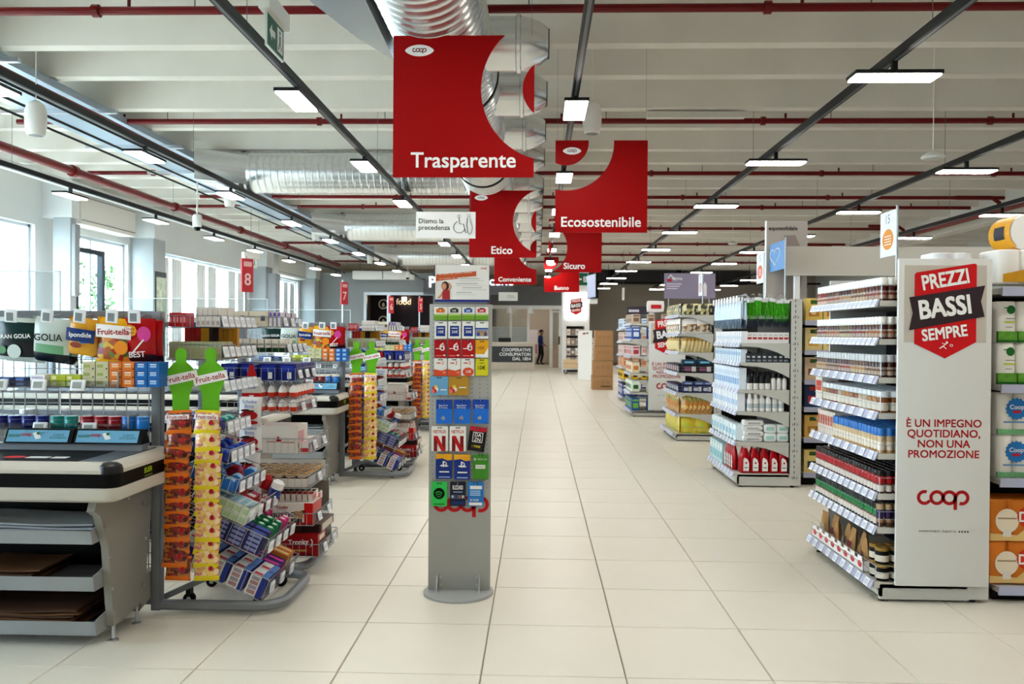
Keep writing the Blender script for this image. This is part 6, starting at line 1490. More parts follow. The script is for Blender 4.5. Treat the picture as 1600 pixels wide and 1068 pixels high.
# ---- second shelf end: cleaning products ----------------------------------------------
E2Y0, E2Y1, E2X = 7.83, 8.98, 2.36
zs2 = [.128, .42, .705, .91, 1.165, 1.345]
end_unit('shelf end of cleaning products with green brooms on top', [1.845, 1.86, 1.87, 1.885, 1.895, 1.90], E2X, E2Y0, E2Y1, zs2, 1.76, [9, 9, 9, 9, 9, 9], slots=True, guard=False, post=.05)
GREENB, NAVB, PALEB = M('#4fae18', .45, var=.45, scale=45), M('#2b3a4c', .5, var=.2, scale=30), M('#cfdde8', .4)
def broom(label, m, W=.058, H=.19, cat='broom'):
    e = empty('broom_head', label, cat, (0, 0, 0), 0, label)
    G().cbox(-W / 2, -.02, 0, W / 2, .02, .03, M('#dfe3e6', .4), .004).obj('block', e)
    g = G()
    for k in range(46):
        x, y = RND.uniform(-W / 2, W / 2), RND.uniform(-.018, .018); dx, dy = RND.uniform(-.02, .02), RND.uniform(-.02, .02); t = .0042
        a, b = Vector((x, y, 0)), Vector((x * .95 + dx, y + dy, -H * RND.uniform(.8, 1)))
        g.add([a + Vector((-t, 0, 0)), a + Vector((t, 0, 0)), a + Vector((0, t, 0)), b], [(0, 1, 3), (1, 2, 3), (2, 0, 3)], m)
    o = g.obj('bristles', e); o['kind'] = 'stuff'
    G().tube([(0, 0, .03), (0, .05, .07), (0, .2, .07)], .003, WIRE, n=5).obj('hook', e)
    return Proto(e)
L_ = 'bright green broom head hanging at the top of the cleaning shelf end'
pr = broom(L_, GREENB)
for x in steps(1.99, 2.325, 6):
    for y in (E2Y0 + .04, E2Y0 + .14): pr.put(TM(x, y + RND.uniform(-.02, .02), 1.735 + RND.uniform(-.02, .01), ry=RND.uniform(-.12, .12), rz=RND.uniform(-.4, .4)), L_, L_)
L_ = 'dark blue broom head hanging under the green brooms'
pr = broom(L_, NAVB, H=.09)
for x in steps(1.95, 2.33, 6): pr.put(TM(x, E2Y0 + .07, 1.575), L_, L_)
L_ = 'pale blue and white brush packet hanging on the aisle side of the cleaning shelf end'
e = empty('brush_packet', L_, 'packet', (0, 0, 0), 0, L_)
pillow(G(), .10, .25, .02, lambda u, v: PALEB if v > .3 else M('#4a5f74', .4), PALEB, 6, 6).obj('pouch', e); G().cbox(-.03, -.03, -.01, .03, -.024, .05, TAGW, .002).obj('price_tag', e)
pr = Proto(e)
for y in steps(E2Y0 + .06, E2Y1 - .06, 9):
    for i in (0, 1): pr.put(TM(1.895 + i * .05, y, 1.74 - .01 * i, rz=-PI / 2, ry=.0), L_, L_)
def near_row(nm, what, W, D, H, base, dec, xs, z, cat='carton', y=None, front=True, fx=None, mk=None):
    L_ = what
    pr = Proto(p_box(nm, L_, cat, W, D, H, base, dec, L_))
    y = y if y is not None else E2Y0 + .02
    for x in xs: pr.put(TM(x, y, z), L_, L_)
    return pr, L_
def front_col(nm, what, W, D, H, base, dec, ys, x, z, cat='carton'):
    pr = Proto(p_box(nm, what, cat, W, D, H, base, dec, what))
    for y in ys: pr.put(TM(x, y, z, rz=-PI / 2), what, what)
near_row('cosmetic_box', 'small white box with red stripe on the upper cleaning shelf', .048, .05, .10, M('#e4e2e0', .4), [('f', .1, .35, .9, .55, M('#c0434a', .4)), ('f', .15, .7, .85, .8, M('#b9bcc2', .4))], steps(1.98, 2.32, 8), 1.347)
front_col('cosmetic_box', 'white box on the aisle side of the upper cleaning shelf', .055, .06, .11, M('#e9e9ec', .4), [('f', .1, .3, .9, .6, M('#c7d3e2', .4))], steps(E2Y0 + .06, E2Y1 - .05, 14), 1.905, 1.347)
near_row('dark_box', 'dark grey box on the second cleaning shelf', .045, .06, .085, M('#3e4248', .4), [('f', .1, .1, .9, .3, M('#8a8f96', .4)), ('f', .2, .5, .8, .7, M('#c9ccd2', .4))], steps(1.97, 2.32, 8), 1.167)
front_col('white_box', 'pale blue box on the aisle side of the second cleaning shelf', .07, .06, .12, M('#d6dfe8', .4), [('f', .1, .5, .9, .8, M('#8fb0d2', .4))], steps(E2Y0 + .06, E2Y1 - .06, 12), 1.90, 1.167)
def bottle(nm, L_, r, h, segs, caph, capm, capr, sy=.7, n=14):
    prof = [(r * .9, 0), (r, .006)]; ms = [segs[0][1]]
    H = h - caph
    for f, m in segs: prof.append((r, H * .78 * f)); ms.append(m)
    prof += [(r * .8, H * .88), (capr, H * .97), (capr, H)]; ms += [segs[-1][1]] * 3
    o = tag(G().lathe(prof, ms, n=n, sy=sy).obj(nm), L_, 'bottle', L_)
    G().lathe([(capr * 1.15, H - .001), (capr * 1.15, h - .004), (capr, h), (.001, h)], capm, n=10).obj('cap', o)
    return Proto(o)
L_ = 'black and white bottle on the third cleaning shelf'
pr = bottle('cream_bottle', L_, .026, .165, [(.55, M('#e2e0dc', .35)), (1, M('#1b1c1e', .35))], .03, BLACK, .014)
grid(pr, 1.99, .055, 4, E2Y0 + .035, .07, 2, .912, L_)
grid(pr, 1.99, .055, 4, E2Y0 + .035, .07, 1, .912, L_, keep=lambda i, j: False)
L_ = 'white bottle with black top at the post side of the third cleaning shelf'
pr = bottle('lotion_bottle', L_, .022, .15, [(1, M('#dcdad6', .35))], .04, M('#2a2b2d', .35), .013); grid(pr, 2.21, .05, 3, E2Y0 + .035, .07, 2, .912, L_)
front_col('tall_carton', 'tall white and pale blue carton on the aisle side of the third cleaning shelf', .075, .07, .2, M('#dfe6ee', .4), [('f', .1, .2, .9, .5, M('#7fa6d0', .4)), ('f', .2, .6, .8, .8, M('#b9c9dc', .4))], steps(E2Y0 + .08, E2Y1 - .06, 12), 1.89, .912)
L_ = 'white bottle with pale label on the fourth cleaning shelf'
pr = bottle('soap_bottle', L_, .027, .165, [(.3, M('#e6e6e4', .35)), (.7, M('#b9c2c6', .4)), (1, M('#e6e6e4', .35))], .03, WHITE, .014); grid(pr, 1.99, .058, 6, E2Y0 + .035, .07, 2, .707, L_)
front_col('pale_carton', 'white carton on the aisle side of the fourth cleaning shelf', .08, .07, .17, M('#e8ebf0', .4), [('f', .1, .3, .9, .6, M('#a9c2e0', .4))], steps(E2Y0 + .07, E2Y1 - .06, 11), 1.875, .707)
def soft_pack(nm, L_, W, D, H, m, dm=None, cat='packet'):
    g = G(); bm = bmesh.new(); bmesh.ops.create_cube(bm, size=1); bmesh.ops.subdivide_edges(bm, edges=bm.edges[:], cuts=3, use_grid_fill=True)
    for v in bm.verts:
        c = v.co * 2; q = lambda a, b, c_: a * (1 - .10 * (b * b + c_ * c_) / 2 - .05 * (b * b * c_ * c_))
        v.co = Vector((q(c.x, c.y, c.z) * W / 2, q(c.y, c.x, c.z) * D / 2 + D / 2, q(c.z, c.x, c.y) * H / 2 + H / 2))
    bm.verts.index_update(); g.add([v.co.copy() for v in bm.verts], [[v.index for v in f.verts] for f in bm.faces], m); bm.free()
    o = tag(g.obj(nm), L_, cat, L_)
    if dm: G().rect((-W * .3, -.003, H * .3), (W * .6, 0, 0), (0, 0, H * .35), dm).obj('label_print', o)
    return Proto(o)
L_ = 'flat white wipes packet stacked on the fifth cleaning shelf'
pr = soft_pack('wipes_packet', L_, .19, .13, .052, M('#e7e7e5', .35), M('#b9b9ba', .4))
for k in range(4): pr.put(TM(2.02 + .01 * (k % 2), E2Y0 + .02, .422 + k * .05), L_, L_)
L_ = 'white and pale green wipes packet on the fifth cleaning shelf beside the post'
pr = soft_pack('wipes_packet', L_, .12, .13, .085, M('#e3e8e6', .35), M('#a9cdc8', .4))
for x in (2.18, 2.30):
    for k in range(2): pr.put(TM(x, E2Y0 + .02, .422 + k * .083), L_, L_)
L_ = 'pale blue wipes packet on the aisle side of the fifth cleaning shelf'
pr = soft_pack('wipes_packet', L_, .12, .1, .16, M('#dfe9ee', .35), M('#9ac6d8', .4))
for y in steps(E2Y0 + .12, E2Y1 - .07, 8): pr.put(TM(1.865, y, .422, rz=-PI / 2), L_, L_)
L_ = 'red detergent bottle with white leaf-shaped label on the lowest cleaning shelf'
REDL = M('#b3081c', .15)
def red_bottle(L_):
    r, h = .045, .275
    prof = [(.04, 0), (.046, .01), (.047, .1), (.043, .15), (.036, .18), (.022, .215), (.016, .235)]
    o = tag(G().lathe(prof, REDL, n=16, sy=.62).obj('detergent_bottle'), L_, 'bottle', L_)
    G().lathe([(.018, .232), (.018, .262), (.010, .266), (.009, .275), (.001, .275)], M('#d9c4c4', .35), n=12).obj('cap', o)
    g = G(); pts = [(-.022, .02), (.028, .02), (.03, .09), (.018, .125), (-.008, .145), (-.022, .13)]
    g.prism(pts, 'y', -.0312, -.030, M('#ece9e6', .4)); g.obj('label', o)
    G().disc((.004, -.0316, .095), (.012, 0, 0), (0, 0, .012), M('#b3081c', .4), n=4).rect((-.014, -.0316, .045), (.034, 0, 0), (0, 0, .012), M('#9a9aa0', .4)).obj('label_print', o)
    return Proto(o)
pr = red_bottle(L_)
for i in range(5):
    for j in range(2): pr.put(TM(1.955 + i * .088, E2Y0 + .045 + j * .075, .13), L_, L_)
for j in range(2, 6): pr.put(TM(1.90, E2Y0 + .045 + j * .09, .13, rz=-PI / 2), L_, L_)
front_col('refill_pack', 'pale turquoise refill pack on the aisle side of the lowest cleaning shelf', .1, .08, .2, M('#c9e0e4', .35), [('f', .1, .2, .9, .55, M('#7fbcc9', .4)), ('f', .2, .65, .8, .85, WHITE)], steps(E2Y0 + .62, E2Y1 - .06, 5), 1.855, .13)
G().tube([(1.95, E2Y0 - .004, .165), (2.36, E2Y0 - .004, .165)], .0025, WIRE, n=4)
for z in (.17, .20, .23):
    pass
# run behind it: cracker cartons
gondola('shelf run of cracker and biscuit cartons behind the cleaning shelf end', 2.52, 6.4, 7.95, 8.9, [.12, .45, .74, 1.0, 1.28, 1.56], 1.78)
CRK = [('yellow cracker carton', '#e2c877', '#c98a3a'), ('cream cracker carton', '#e6d39a', '#d9a94e'), ('brown seed cracker carton', '#d8c2a4', '#8a5a34'), ('dark blue cracker carton', '#3a4a6e', '#c9403a'), ('golden biscuit carton', '#e0b96a', '#b9863a'), ('pale yellow biscuit carton', '#e6cf8a', '#2f4a5a')]
for i, z in enumerate((1.56, 1.28, 1.0, .74, .45, .12)):
    nm, c1, c2 = CRK[i]; L_ = nm + ' on the run behind the cleaning shelf end, shelf %s' % ('one', 'two', 'three', 'four', 'five', 'six')[i]
    pr = Proto(p_box('cracker_carton', L_, 'carton', .16, .07, .215, M(c1, .4), [('f', .2, .2, .8, .5, M(c2, .4)), ('f', .3, .75, .7, .92, M('#4a6a34' if i != 3 else '#c9403a', .4)), ('f', .36, .28, .62, .42, M('#f0dfae', .4))], L_))
    for k in range(8): pr.put(TM(2.62 + k * .17, 7.99, z), L_, L_)

# ---- third shelf end: crisps and biscuits --------------------------------------------------
E3Y0, E3Y1, E3X = 11.2, 12.35, 2.36
zs3 = [.10, .36, .645, .91, 1.19, 1.44, 1.69]
end_unit('shelf end of biscuit and crisp bags beyond the cleaning products', [1.83, 1.86, 1.87, 1.88, 1.89, 1.89, 1.89], E3X, E3Y0, E3Y1, zs3, 1.84, 8, slots=True, guard=True)
def bag_row(nm, L_, W, H, t, front, xs, y, z, ang=.0, fcol=None, fx=1.9, cat='bag'):
    e = empty(nm, L_, cat, (0, 0, 0), 0, L_)
    pillow(G(), W, H, t, front, front if not callable(front) else front(.5, .95), 6, 8, top=H).obj('pouch', e)
    pr = Proto(e)
    for x in xs: pr.put(TM(x, y, z, ry=ang, rz=RND.uniform(-.1, .1)), L_, L_)
    if fcol:
        L2 = L_ + ', facing the aisle'
        for yy in fcol: pr.put(TM(fx, yy, z, rz=-PI / 2 + RND.uniform(-.1, .1)), L2, L2)
fy = lambda n: steps(E3Y0 + .2, E3Y1 - .1, n)
BIS = VOR(['#e6dcc8', '#8a5a34', '#c9a878', '#d9cbb4', '#5a3a28'], 22)
CHK = VOR(['#d8cd9a', '#2a2a26', '#b9a860', '#3a3a30'], 26); ORG = VOR(['#d9923a', '#b9782c', '#e6c06a', '#8a8a3a'], 18); YEL = VOR(['#e2d23a', '#d9c02c', '#b9c43a', '#efe28a'], 14)
for i, (lab, z, W, H, m, n) in enumerate((('yellow and black patterned bag on the top biscuit shelf', 1.692, .22, .15, CHK, 2), ('white biscuit bag with brown print on the second biscuit shelf', 1.442, .24, .2, lambda u, v: M('#e6e0da', .3) if v > .62 or v < .08 else BIS, 2), ('slim golden breadstick bag on the third biscuit shelf', 1.192, .06, .2, lambda u, v: M('#e2cf9a', .35) if v < .75 else M('#c9a45c', .35), 8), ('orange crisp bag leaning on the sixth biscuit shelf', .362, .12, .23, ORG, 6), ('lime yellow crisp bag on the lowest biscuit shelf', .102, .22, .22, YEL, 2))):
    bag_row('snack_bag', lab, W, H, .035, m, steps(1.93 + W / 2, 2.34 - W / 2, n), E3Y0 + .05, z, ang=.18 if n > 4 else 0, fcol=fy(6), fx=1.92)
    bag_row('snack_bag', lab + ', rear row', W, H, .035, m, steps(1.93 + W / 2, 2.34 - W / 2, n), E3Y0 + .13, z, ang=.12 if n > 4 else 0)
for lab, z, W, H, cols, n in (('dark carton with pink print on the fourth biscuit shelf', .912, .19, .11, ('#2b2a33', '#9a5a7a'), 2), ('dark carton with blue and white print on the fifth biscuit shelf', .647, .13, .1, ('#23305e', '#c9d0e0'), 3)):
    pr = Proto(p_box('snack_carton', lab, 'carton', W, .14, H, M(cols[0], .4), [('f', .1, .25, .55, .7, M(cols[1], .4)), ('f', .6, .2, .9, .8, M('#d9d4d0', .4))], lab))
    for x in steps(1.95 + W / 2, 2.34 - W / 2, n): pr.put(TM(x, E3Y0 + .02, z), lab, lab)
    L2 = lab.replace('shelf', 'shelf, facing the aisle')
    for y in fy(6): pr.put(TM(1.90, y, z, rz=-PI / 2), L2, L2)
pr, L_ = bx('x', 'x', .1, .1, .1, WHITE); bpy.data.objects.remove(pr.root)
lab = 'violet flat packet lying on the dark cartons of the fifth biscuit shelf'
pr = soft_pack('snack_packet', lab, .14, .12, .05, M('#5a6a9a', .35), M('#a9b4d0', .4))
for x in (2.02, 2.17, 2.29): pr.put(TM(x, E3Y0 + .02, .749), lab, lab)
lab = 'dark blue and teal pouch on top of the cartons of the fourth biscuit shelf'
pr = soft_pack('snack_packet', lab, .2, .12, .07, M('#24516e', .35), M('#8ac0d0', .4))
for x in (2.03, 2.24): pr.put(TM(x, E3Y0 + .02, 1.023), lab, lab)

# ---- fourth and fifth shelf ends -------------------------------------------------------------
def far_end(label, x0, x1, y0, y1, zs, top, items, unit):
    end_unit(label, [x0] * len(zs), x1, y0, y1, zs, top, 6, gusset=True, guard=False)
    for z, (nm, what, c1, c2, H, kind) in zip(zs, items):
        L_ = what + ' on the ' + unit
        if kind == 'box': pr = Proto(p_box(nm, L_, 'carton', .13, .1, H, M(c1, .4), [('f', .15, .2, .85, .6, M(c2, .4)), ('f', .1, .75, .9, .88, M(c2, .4))], L_))
        else: pr = soft_pack(nm, L_, .14, .11, H, M(c1, .35, var=.1, scale=15), M(c2, .4))
        for x in steps(x0 + .09, x1 - .08, 3):
            pr.put(TM(x, y0 + .03, z + .002), L_, L_)
        L2 = L_ + ', aisle side'
        for y in steps(y0 + .22, y1 - .08, 6): pr.put(TM(x0 + .02, y, z + .002, rz=-PI / 2), L2, L2)
Y4 = 14.5
far_end('shelf end half hidden behind the far white price panel', 1.62, 2.3, Y4, Y4 + 1.1, [.10, .42, .75, 1.05, 1.35, 1.62], 1.8,
        [('detergent_carton', 'blue and green carton', '#2b5fa0', '#7fbf4a', .22, 'box'), ('green_packet', 'white and green packet', '#dfe6da', '#3a7a4a', .2, 'soft'), ('mixed_packet', 'cream and orange packet', '#e6d8c0', '#d98a3a', .2, 'soft'), ('red_carton', 'pink and white carton', '#e0cfcf', '#c04a5a', .18, 'box'), ('blue_carton', 'royal blue carton', '#2b58a8', '#d9e0ea', .2, 'box'), ('pale_carton', 'brown and pale carton', '#c9b7a4', '#8a6a54', .16, 'box')], 'shelf end behind the far price panel')
price_panel('white price panel with red shield half hidden by the biscuit shelf end', 1012.5, 1070, Y4 - .05, .12, 1.66)
rb = soft_pack('red_white_bag', 'red and white bag lying on top of the far price panel shelf end', .3, .2, .2, M('#e6e2de', .35), M('#c8202c', .4)).root; rb.location = (2.06, Y4 + .1, 1.82)
Y5 = 17.8
far_end('last shelf end of milk and food cartons before the brown cartons', 1.80, 2.36, Y5, Y5 + 1.1, [.10, .46, .74, 1.0, 1.28, 1.55], 1.92,
        [('water_carton', 'navy and white carton', '#2b3f86', '#d9dce4', .28, 'box'), ('yellow_pack', 'yellow and black pack', '#e2bc2a', '#3a2a1c', .2, 'soft'), ('peach_carton', 'peach coloured carton', '#e0b494', '#c98a6a', .2, 'box'), ('pink_carton', 'white and pink carton', '#e6d8d2', '#c99a94', .2, 'box'), ('pale_carton', 'pale rose carton', '#e2d4cc', '#c0847a', .2, 'box'), ('milk_carton', 'white and sky blue milk carton', '#e2e8ee', '#6a9ac8', .22, 'box')], 'last shelf end')
hd_ = empty('header_board', 'dark header board with pale words on the last shelf end', 'sign', (2.1, Y5, 1.86))
G().box(-.2, 0, 0, .26, .03, .17, M('#4a4550', .5)).obj('board', hd_); G().rect((-.17, -.001, .05), (.22, 0, 0), (0, 0, .05), M('#cfcad2', .5)).obj('print', hd_)
for y0, lab in ((11.25, 'plain shelf run behind the biscuit shelf end'), (14.55, 'plain shelf run behind the far price panel'), (17.85, 'plain shelf run behind the last shelf end')):
    gondola(lab, 2.5, 7.5, y0, y0 + .95, [.12, .5, .9, 1.3], 1.72)

# ---- boards and signs above the shelves ------------------------------------------------------
def lane_flag(X, pxn, pxf, pyt, pyb, label, board, deco, pole_to):
    """board in a plane of constant X, seen at a slant; near edge pxn, far edge pxf"""
    a = atx(pxn, pyt, X); b = atx(pxf, pyt, X); c = atx(pxn, pyb, X)
    W, H = b.y - a.y, a.z - c.z
    e = empty('shelf_sign', label, 'sign', (X, a.y, c.z))
    G().box(-.004, 0, 0, .004, W, H, board).obj('board', e)
    G().cyl((0, -.012, pole_to - c.z), (0, -.012, H + .02), .009, WIRE, n=8).obj('pole', e)
    deco(e, W, H); return e
def dheart(e, W, H):
    pts = []
    for k in range(28):
        t = 2 * PI * k / 28; x = 16 * math.sin(t) ** 3; y = 13 * math.cos(t) - 5 * math.cos(2 * t) - 2 * math.cos(3 * t) - math.cos(4 * t)
        pts.append((-.0055, W / 2 + x * W * .017, H * .54 + y * H * .021))
    G().tube(pts, .005, WHITE, n=4, closed=True).obj('heart_mark', e)
lane_flag(2.41, 1227, 1198, 374, 419, 'pale blue sign with white heart outline on a pole over the cleaning shelf end', M('#6f9fd0', .4), dheart, 1.76)
def dprice(col):
    def f(e, W, H):
        G().disc((-.0046, W / 2, H * .38), (0, W * .36, 0), (0, 0, H * .23), M(col, .45), n=20).obj('oval_print', e)
        for k in range(4): G().rect((-.0052, W * .28, H * (.26 + .06 * k)), (0, W * .44, 0), (0, 0, H * .02), WHITE).obj('print', e)
        text('5%' if False else '15', e, (-.005, W / 2, H * .83), M('#8a86a0', .5), w=W * .26, face='-x')
    return f
lane_flag(2.3, 1401, 1377, 326, 398, 'white price flag with orange oval on a pole over the spice shelf end', M('#e6e8ee', .4), dprice('#e09a3a'), 1.72)
lane_flag(2.36, 1194, 1183, 394, 441, 'small white price flag with orange print beside the blue heart sign', M('#e6e8ee', .4), dprice('#e0785a'), 1.74)
def board(label, px0, px1, py0, py1, Y, mat, deco=None, depth=.03, rz=0.0, name='sign_board', z0=None):
    a, b = at(px0, py1, Y), at(px1, py0, Y)
    e = empty(name, label, 'sign', (a.x, Y, a.z), rz); W, H = b.x - a.x, b.z - a.z
    G().box(0, 0, 0, W, depth, H, mat).obj('board', e)
    if deco: deco(e, W, H)
    return e
def deq(e, W, H):
    text('equosolidale', e, (.40 * W, -.003, H * .9), M('#2e2a2a', .5), w=W * .70, bold=.03)
    g = G(); g.prism([(W * .42, 0), (W * .78, 0)] + [(W * (.78 - .2 * math.sin(t * PI / 2) * 0 + .12 * math.sin(t * PI)), H * t) for t in (.2, .4, .6)] + [(W * .7, H * .82), (W * .42, H * .82), (W * .5, H * .4)], 'y', -.002, -.001, M('#a2958e', .5)); g.obj('curved_print', e)
    G().cyl((0, .015, 1.76 - e.location.z), (0, .015, H), .015, WHITE, n=8).obj('pole', e)
board('beige board lettered equosolidale rising behind the blue heart sign', 1197, 1262, 345, 470, 8.74, M('#bdb4ac', .6), deq, rz=.0)
def dfas(e, W, H):
    for x in (.1, W - .1): G().box(x, .03, 1.78 - e.location.z, x + .05, .08, 0, WHITE).obj('support', e)
board('long cream fascia board spanning behind the spice shelf end', 1228, 1660, 386, 430, 8.5, M('#cfcbc2', .6), dfas, depth=.05)
def dvio(e, W, H):
    G().disc((W * .1, -.002, H * .72), (W * .055, 0, 0), (0, 0, H * .06), M('#b02a44', .5), n=16).obj('red_oval', e)
    text('alpina', e, (W * .25, -.002, H * .78), M('#e6e0ea', .5), w=W * .2); 
    G().tube([(W * .07, -.002, H * .8), (W * .12, -.002, H * .93), (W * .2, -.002, H * .76)], .008, WHITE, n=4).obj('peak_mark', e)
    for k in range(3): G().rect((W * .04, -.002, H * (.56 - .09 * k)), (W * (.3 - .04 * k), 0, 0), (0, 0, H * .03), M('#d9d2de', .5)).obj('line', e)
    g = G(); g.prism([(W * .76, .1 * H), (W * .83, .1 * H), (W * .83, H * .52), (W * .795, H * .66), (W * .76, H * .52)], 'y', -.003, -.001, M('#d8d2d6', .5)); g.obj('carton_print', e)
    for x in (.08, W - .1): G().cyl((x, .015, 1.72 - e.location.z), (x, .015, 0), .012, WIRE, n=6).obj('pole', e)
board('grey violet board with a pale carton print above the biscuit shelf end', 1038, 1118, 427, 466, 14.75, M('#8f8798', .6), dvio)
lane_flag(2.45, 1098, 1092, 427, 461, 'narrow white price flag before the grey violet board', M('#e6e8ee', .4), dprice('#c9a0a0'), 1.84)
def ddk(e, W, H):
    for k in range(2): G().rect((W * .1, -.002, H * (.35 + .28 * k)), (W * .32, 0, 0), (0, 0, H * .16), M('#b9b4b0', .5)).obj('line', e)
    g = G(); g.prism([(W * .55, 0), (W * .62, 0), (W * .8, H * .95), (W * .74, H * .95)], 'y', -.002, -.001, M('#8a8480', .5)); g.obj('print', e)
    G().cyl((W / 2, .02, 1.72 - e.location.z), (W / 2, .02, 0), .015, WIRE, n=6).obj('pole', e)
board('small dark board with pale lines low behind the blue heart sign', 1207, 1262, 429, 449, 15.0, M('#2c2a2c', .5), ddk)
tv = empty('hanging_monitor', 'black monitor hanging edge-on from the ceiling beyond the red signs', 'monitor', (at(926, 447, 20).x, 20, at(926, 447, 20).z), -1.38)
G().cbox(-.42, -.03, -.3, .42, .03, .3, BLACK, .01).obj('casing', tv); G().box(-.39, -.034, -.27, .39, -.03, .27, M('#b9bed8', .3)).obj('screen', tv)
G().cyl((0, 0, .3), (0, 0, 4.89 - tv.location.z), .02, BLACK, n=8).obj('pole', tv); G().cbox(-.1, -.1, -.42, .1, .1, -.30, WHITE, .01).obj('speaker', tv)
sa = empty('price_stick', 'small white upright price stick hanging against the grey end wall', 'sign', (at(974, 459, 30).x, 30, at(974, 459, 30).z))
G().box(-.04, 0, -.22, .04, .03, .22, WHITE).obj('board', sa); G().cyl((0, .015, .22), (0, .015, 4.89 - sa.location.z), .006, DGREY, n=5).obj('hanger', sa)

# ---- brown cartons, white rack, trolley ---------------------------------------------------------
KC = M('#a9835c', .75, var=.06, scale=3)
cz = 0.0; CY = 21.6
for i, (H, x0p, x1p) in enumerate(((.36, 926, 958), (.40, 927, 958), (.38, 929, 958), (.40, 930, 958))):
    x0, x1 = at(x0p, 560, CY).x, at(x1p, 560, CY).x; W = x1 - x0
    e = empty('cardboard_carton', ('lowest', 'second', 'third', 'topmost')[i] + ' large brown cardboard carton of the stack by the last shelf end', 'carton', ((x0 + x1) / 2, CY, cz))
    G().cbox(-W / 2, 0, 0, W / 2, .6, H - .004, KC, .006).obj('box', e)
    G().rect((-W / 2, -.001, H * .94), (W, 0, 0), (0, 0, .012), M('#8a6a48', .7)).obj('seam', e)
    for k in range(3): G().ring(((-.25 + .25 * k) * W, -.0012, H * .55), (.035, 0, 0), (0, 0, .035), .7, M('#8a6a48', .7), n=12).obj('print_mark', e)
    if i == 0: G().rect((-W * .1, -.0012, H * .2), (W * .5, 0, 0), (0, 0, .03), M('#5a4632', .7)).obj('print_line', e)
    cz += H
wr = empty('display_rack', 'slim white display rack crowded with small packs before the brown cartons', 'rack', (at(915, 540, 26).x, 26, 0))
G().box(-.22, 0, 0, .2, .4, 1.5, WHITE).box(-.22, -.02, 1.32, .2, 0, 1.55, WHITE).obj('body', wr); G().disc((-.05, -.022, 1.46), (.05, 0, 0), (0, 0, .03), M('#b04a7a', .5), n=12).disc((.05, -.022, 1.47), (.04, 0, 0), (0, 0, .03), M('#6a9a5a', .5), n=12).obj('print', wr)
for k in range(7): G().box(.2, 0, .1 + k * .18, .34, .38, .12 + k * .18, WHITE).obj('shelf', wr)
for k in range(7):
    L_ = 'small white pack on the shelves of the slim white rack'
    for j in range(2): o = p_box('small_pack', L_, 'packet', .1, .1, .12, M('#e4e2e4', .4), [('f', .2, .2, .8, .6, M(('#c98a9a', '#8aa0c4', '#c9b48a')[(k + j) % 3], .4))], L_); o.location = (wr.location.x + .27, 26.02 + .17 * j, .122 + k * .18)
tr = empty('trolley', 'flat metal stock trolley with castors parked before the niche shelves', 'trolley', (at(897, 575, 30).x, 30, 0))
tw0, tw1 = at(879, 560, 30).x - tr.location.x, at(922, 560, 30).x - tr.location.x
G().cbox(tw0, 0, .16, tw1 - .1, .6, .20, STEEL, .01).obj('platform', tr)
for x in (tw0 + .12, tw1 - .25):
    for y in (.1, .5): G().cyl((x, y - .02, .08), (x, y + .02, .08), .075, M('#5a6068', .5), n=14).cyl((x, y - .025, .08), (x, y + .025, .08), .03, STEEL, n=10).box(x - .02, y - .03, .1, x + .02, y + .03, .17, STEEL).obj('castor', tr)
G().tube([(tw1 - .12, .05, .2), (tw1, .05, .95), (tw1, .55, .95), (tw1 - .12, .55, .2)], .018, STEEL, n=6).obj('handle', tr)
for k in range(6): G().tube([(tw1 - .1 + .018 * k, .06, .3 + .1 * k), (tw1 - .1 + .018 * k, .54, .3 + .1 * k)], .006, STEEL, n=4).obj('rung', tr)
o = p_box('carton', 'pale open carton standing on the stock trolley', 'carton', .5, .4, .32, M('#d2b896', .6), [('f', .0, .55, 1, .6, M('#a9865c', .6))]); o.location = (tr.location.x + tw0 + .29, 30.1, .202)
o = tag(G().lathe([(.10, 0), (.13, .02), (.14, .3), (.12, .72), (.04, .78), (.001, .78)], [M('#dfe6ee', .4), M('#dfe6ee', .4), M('#5a8ac0', .4), M('#dfe6ee', .4), M('#dfe6ee', .4)], n=14).obj('refill_sack'), 'tall white and blue sack standing on the stock trolley', 'sack'); o.location = (tr.location.x + tw0 + .80, 30.12, .202)

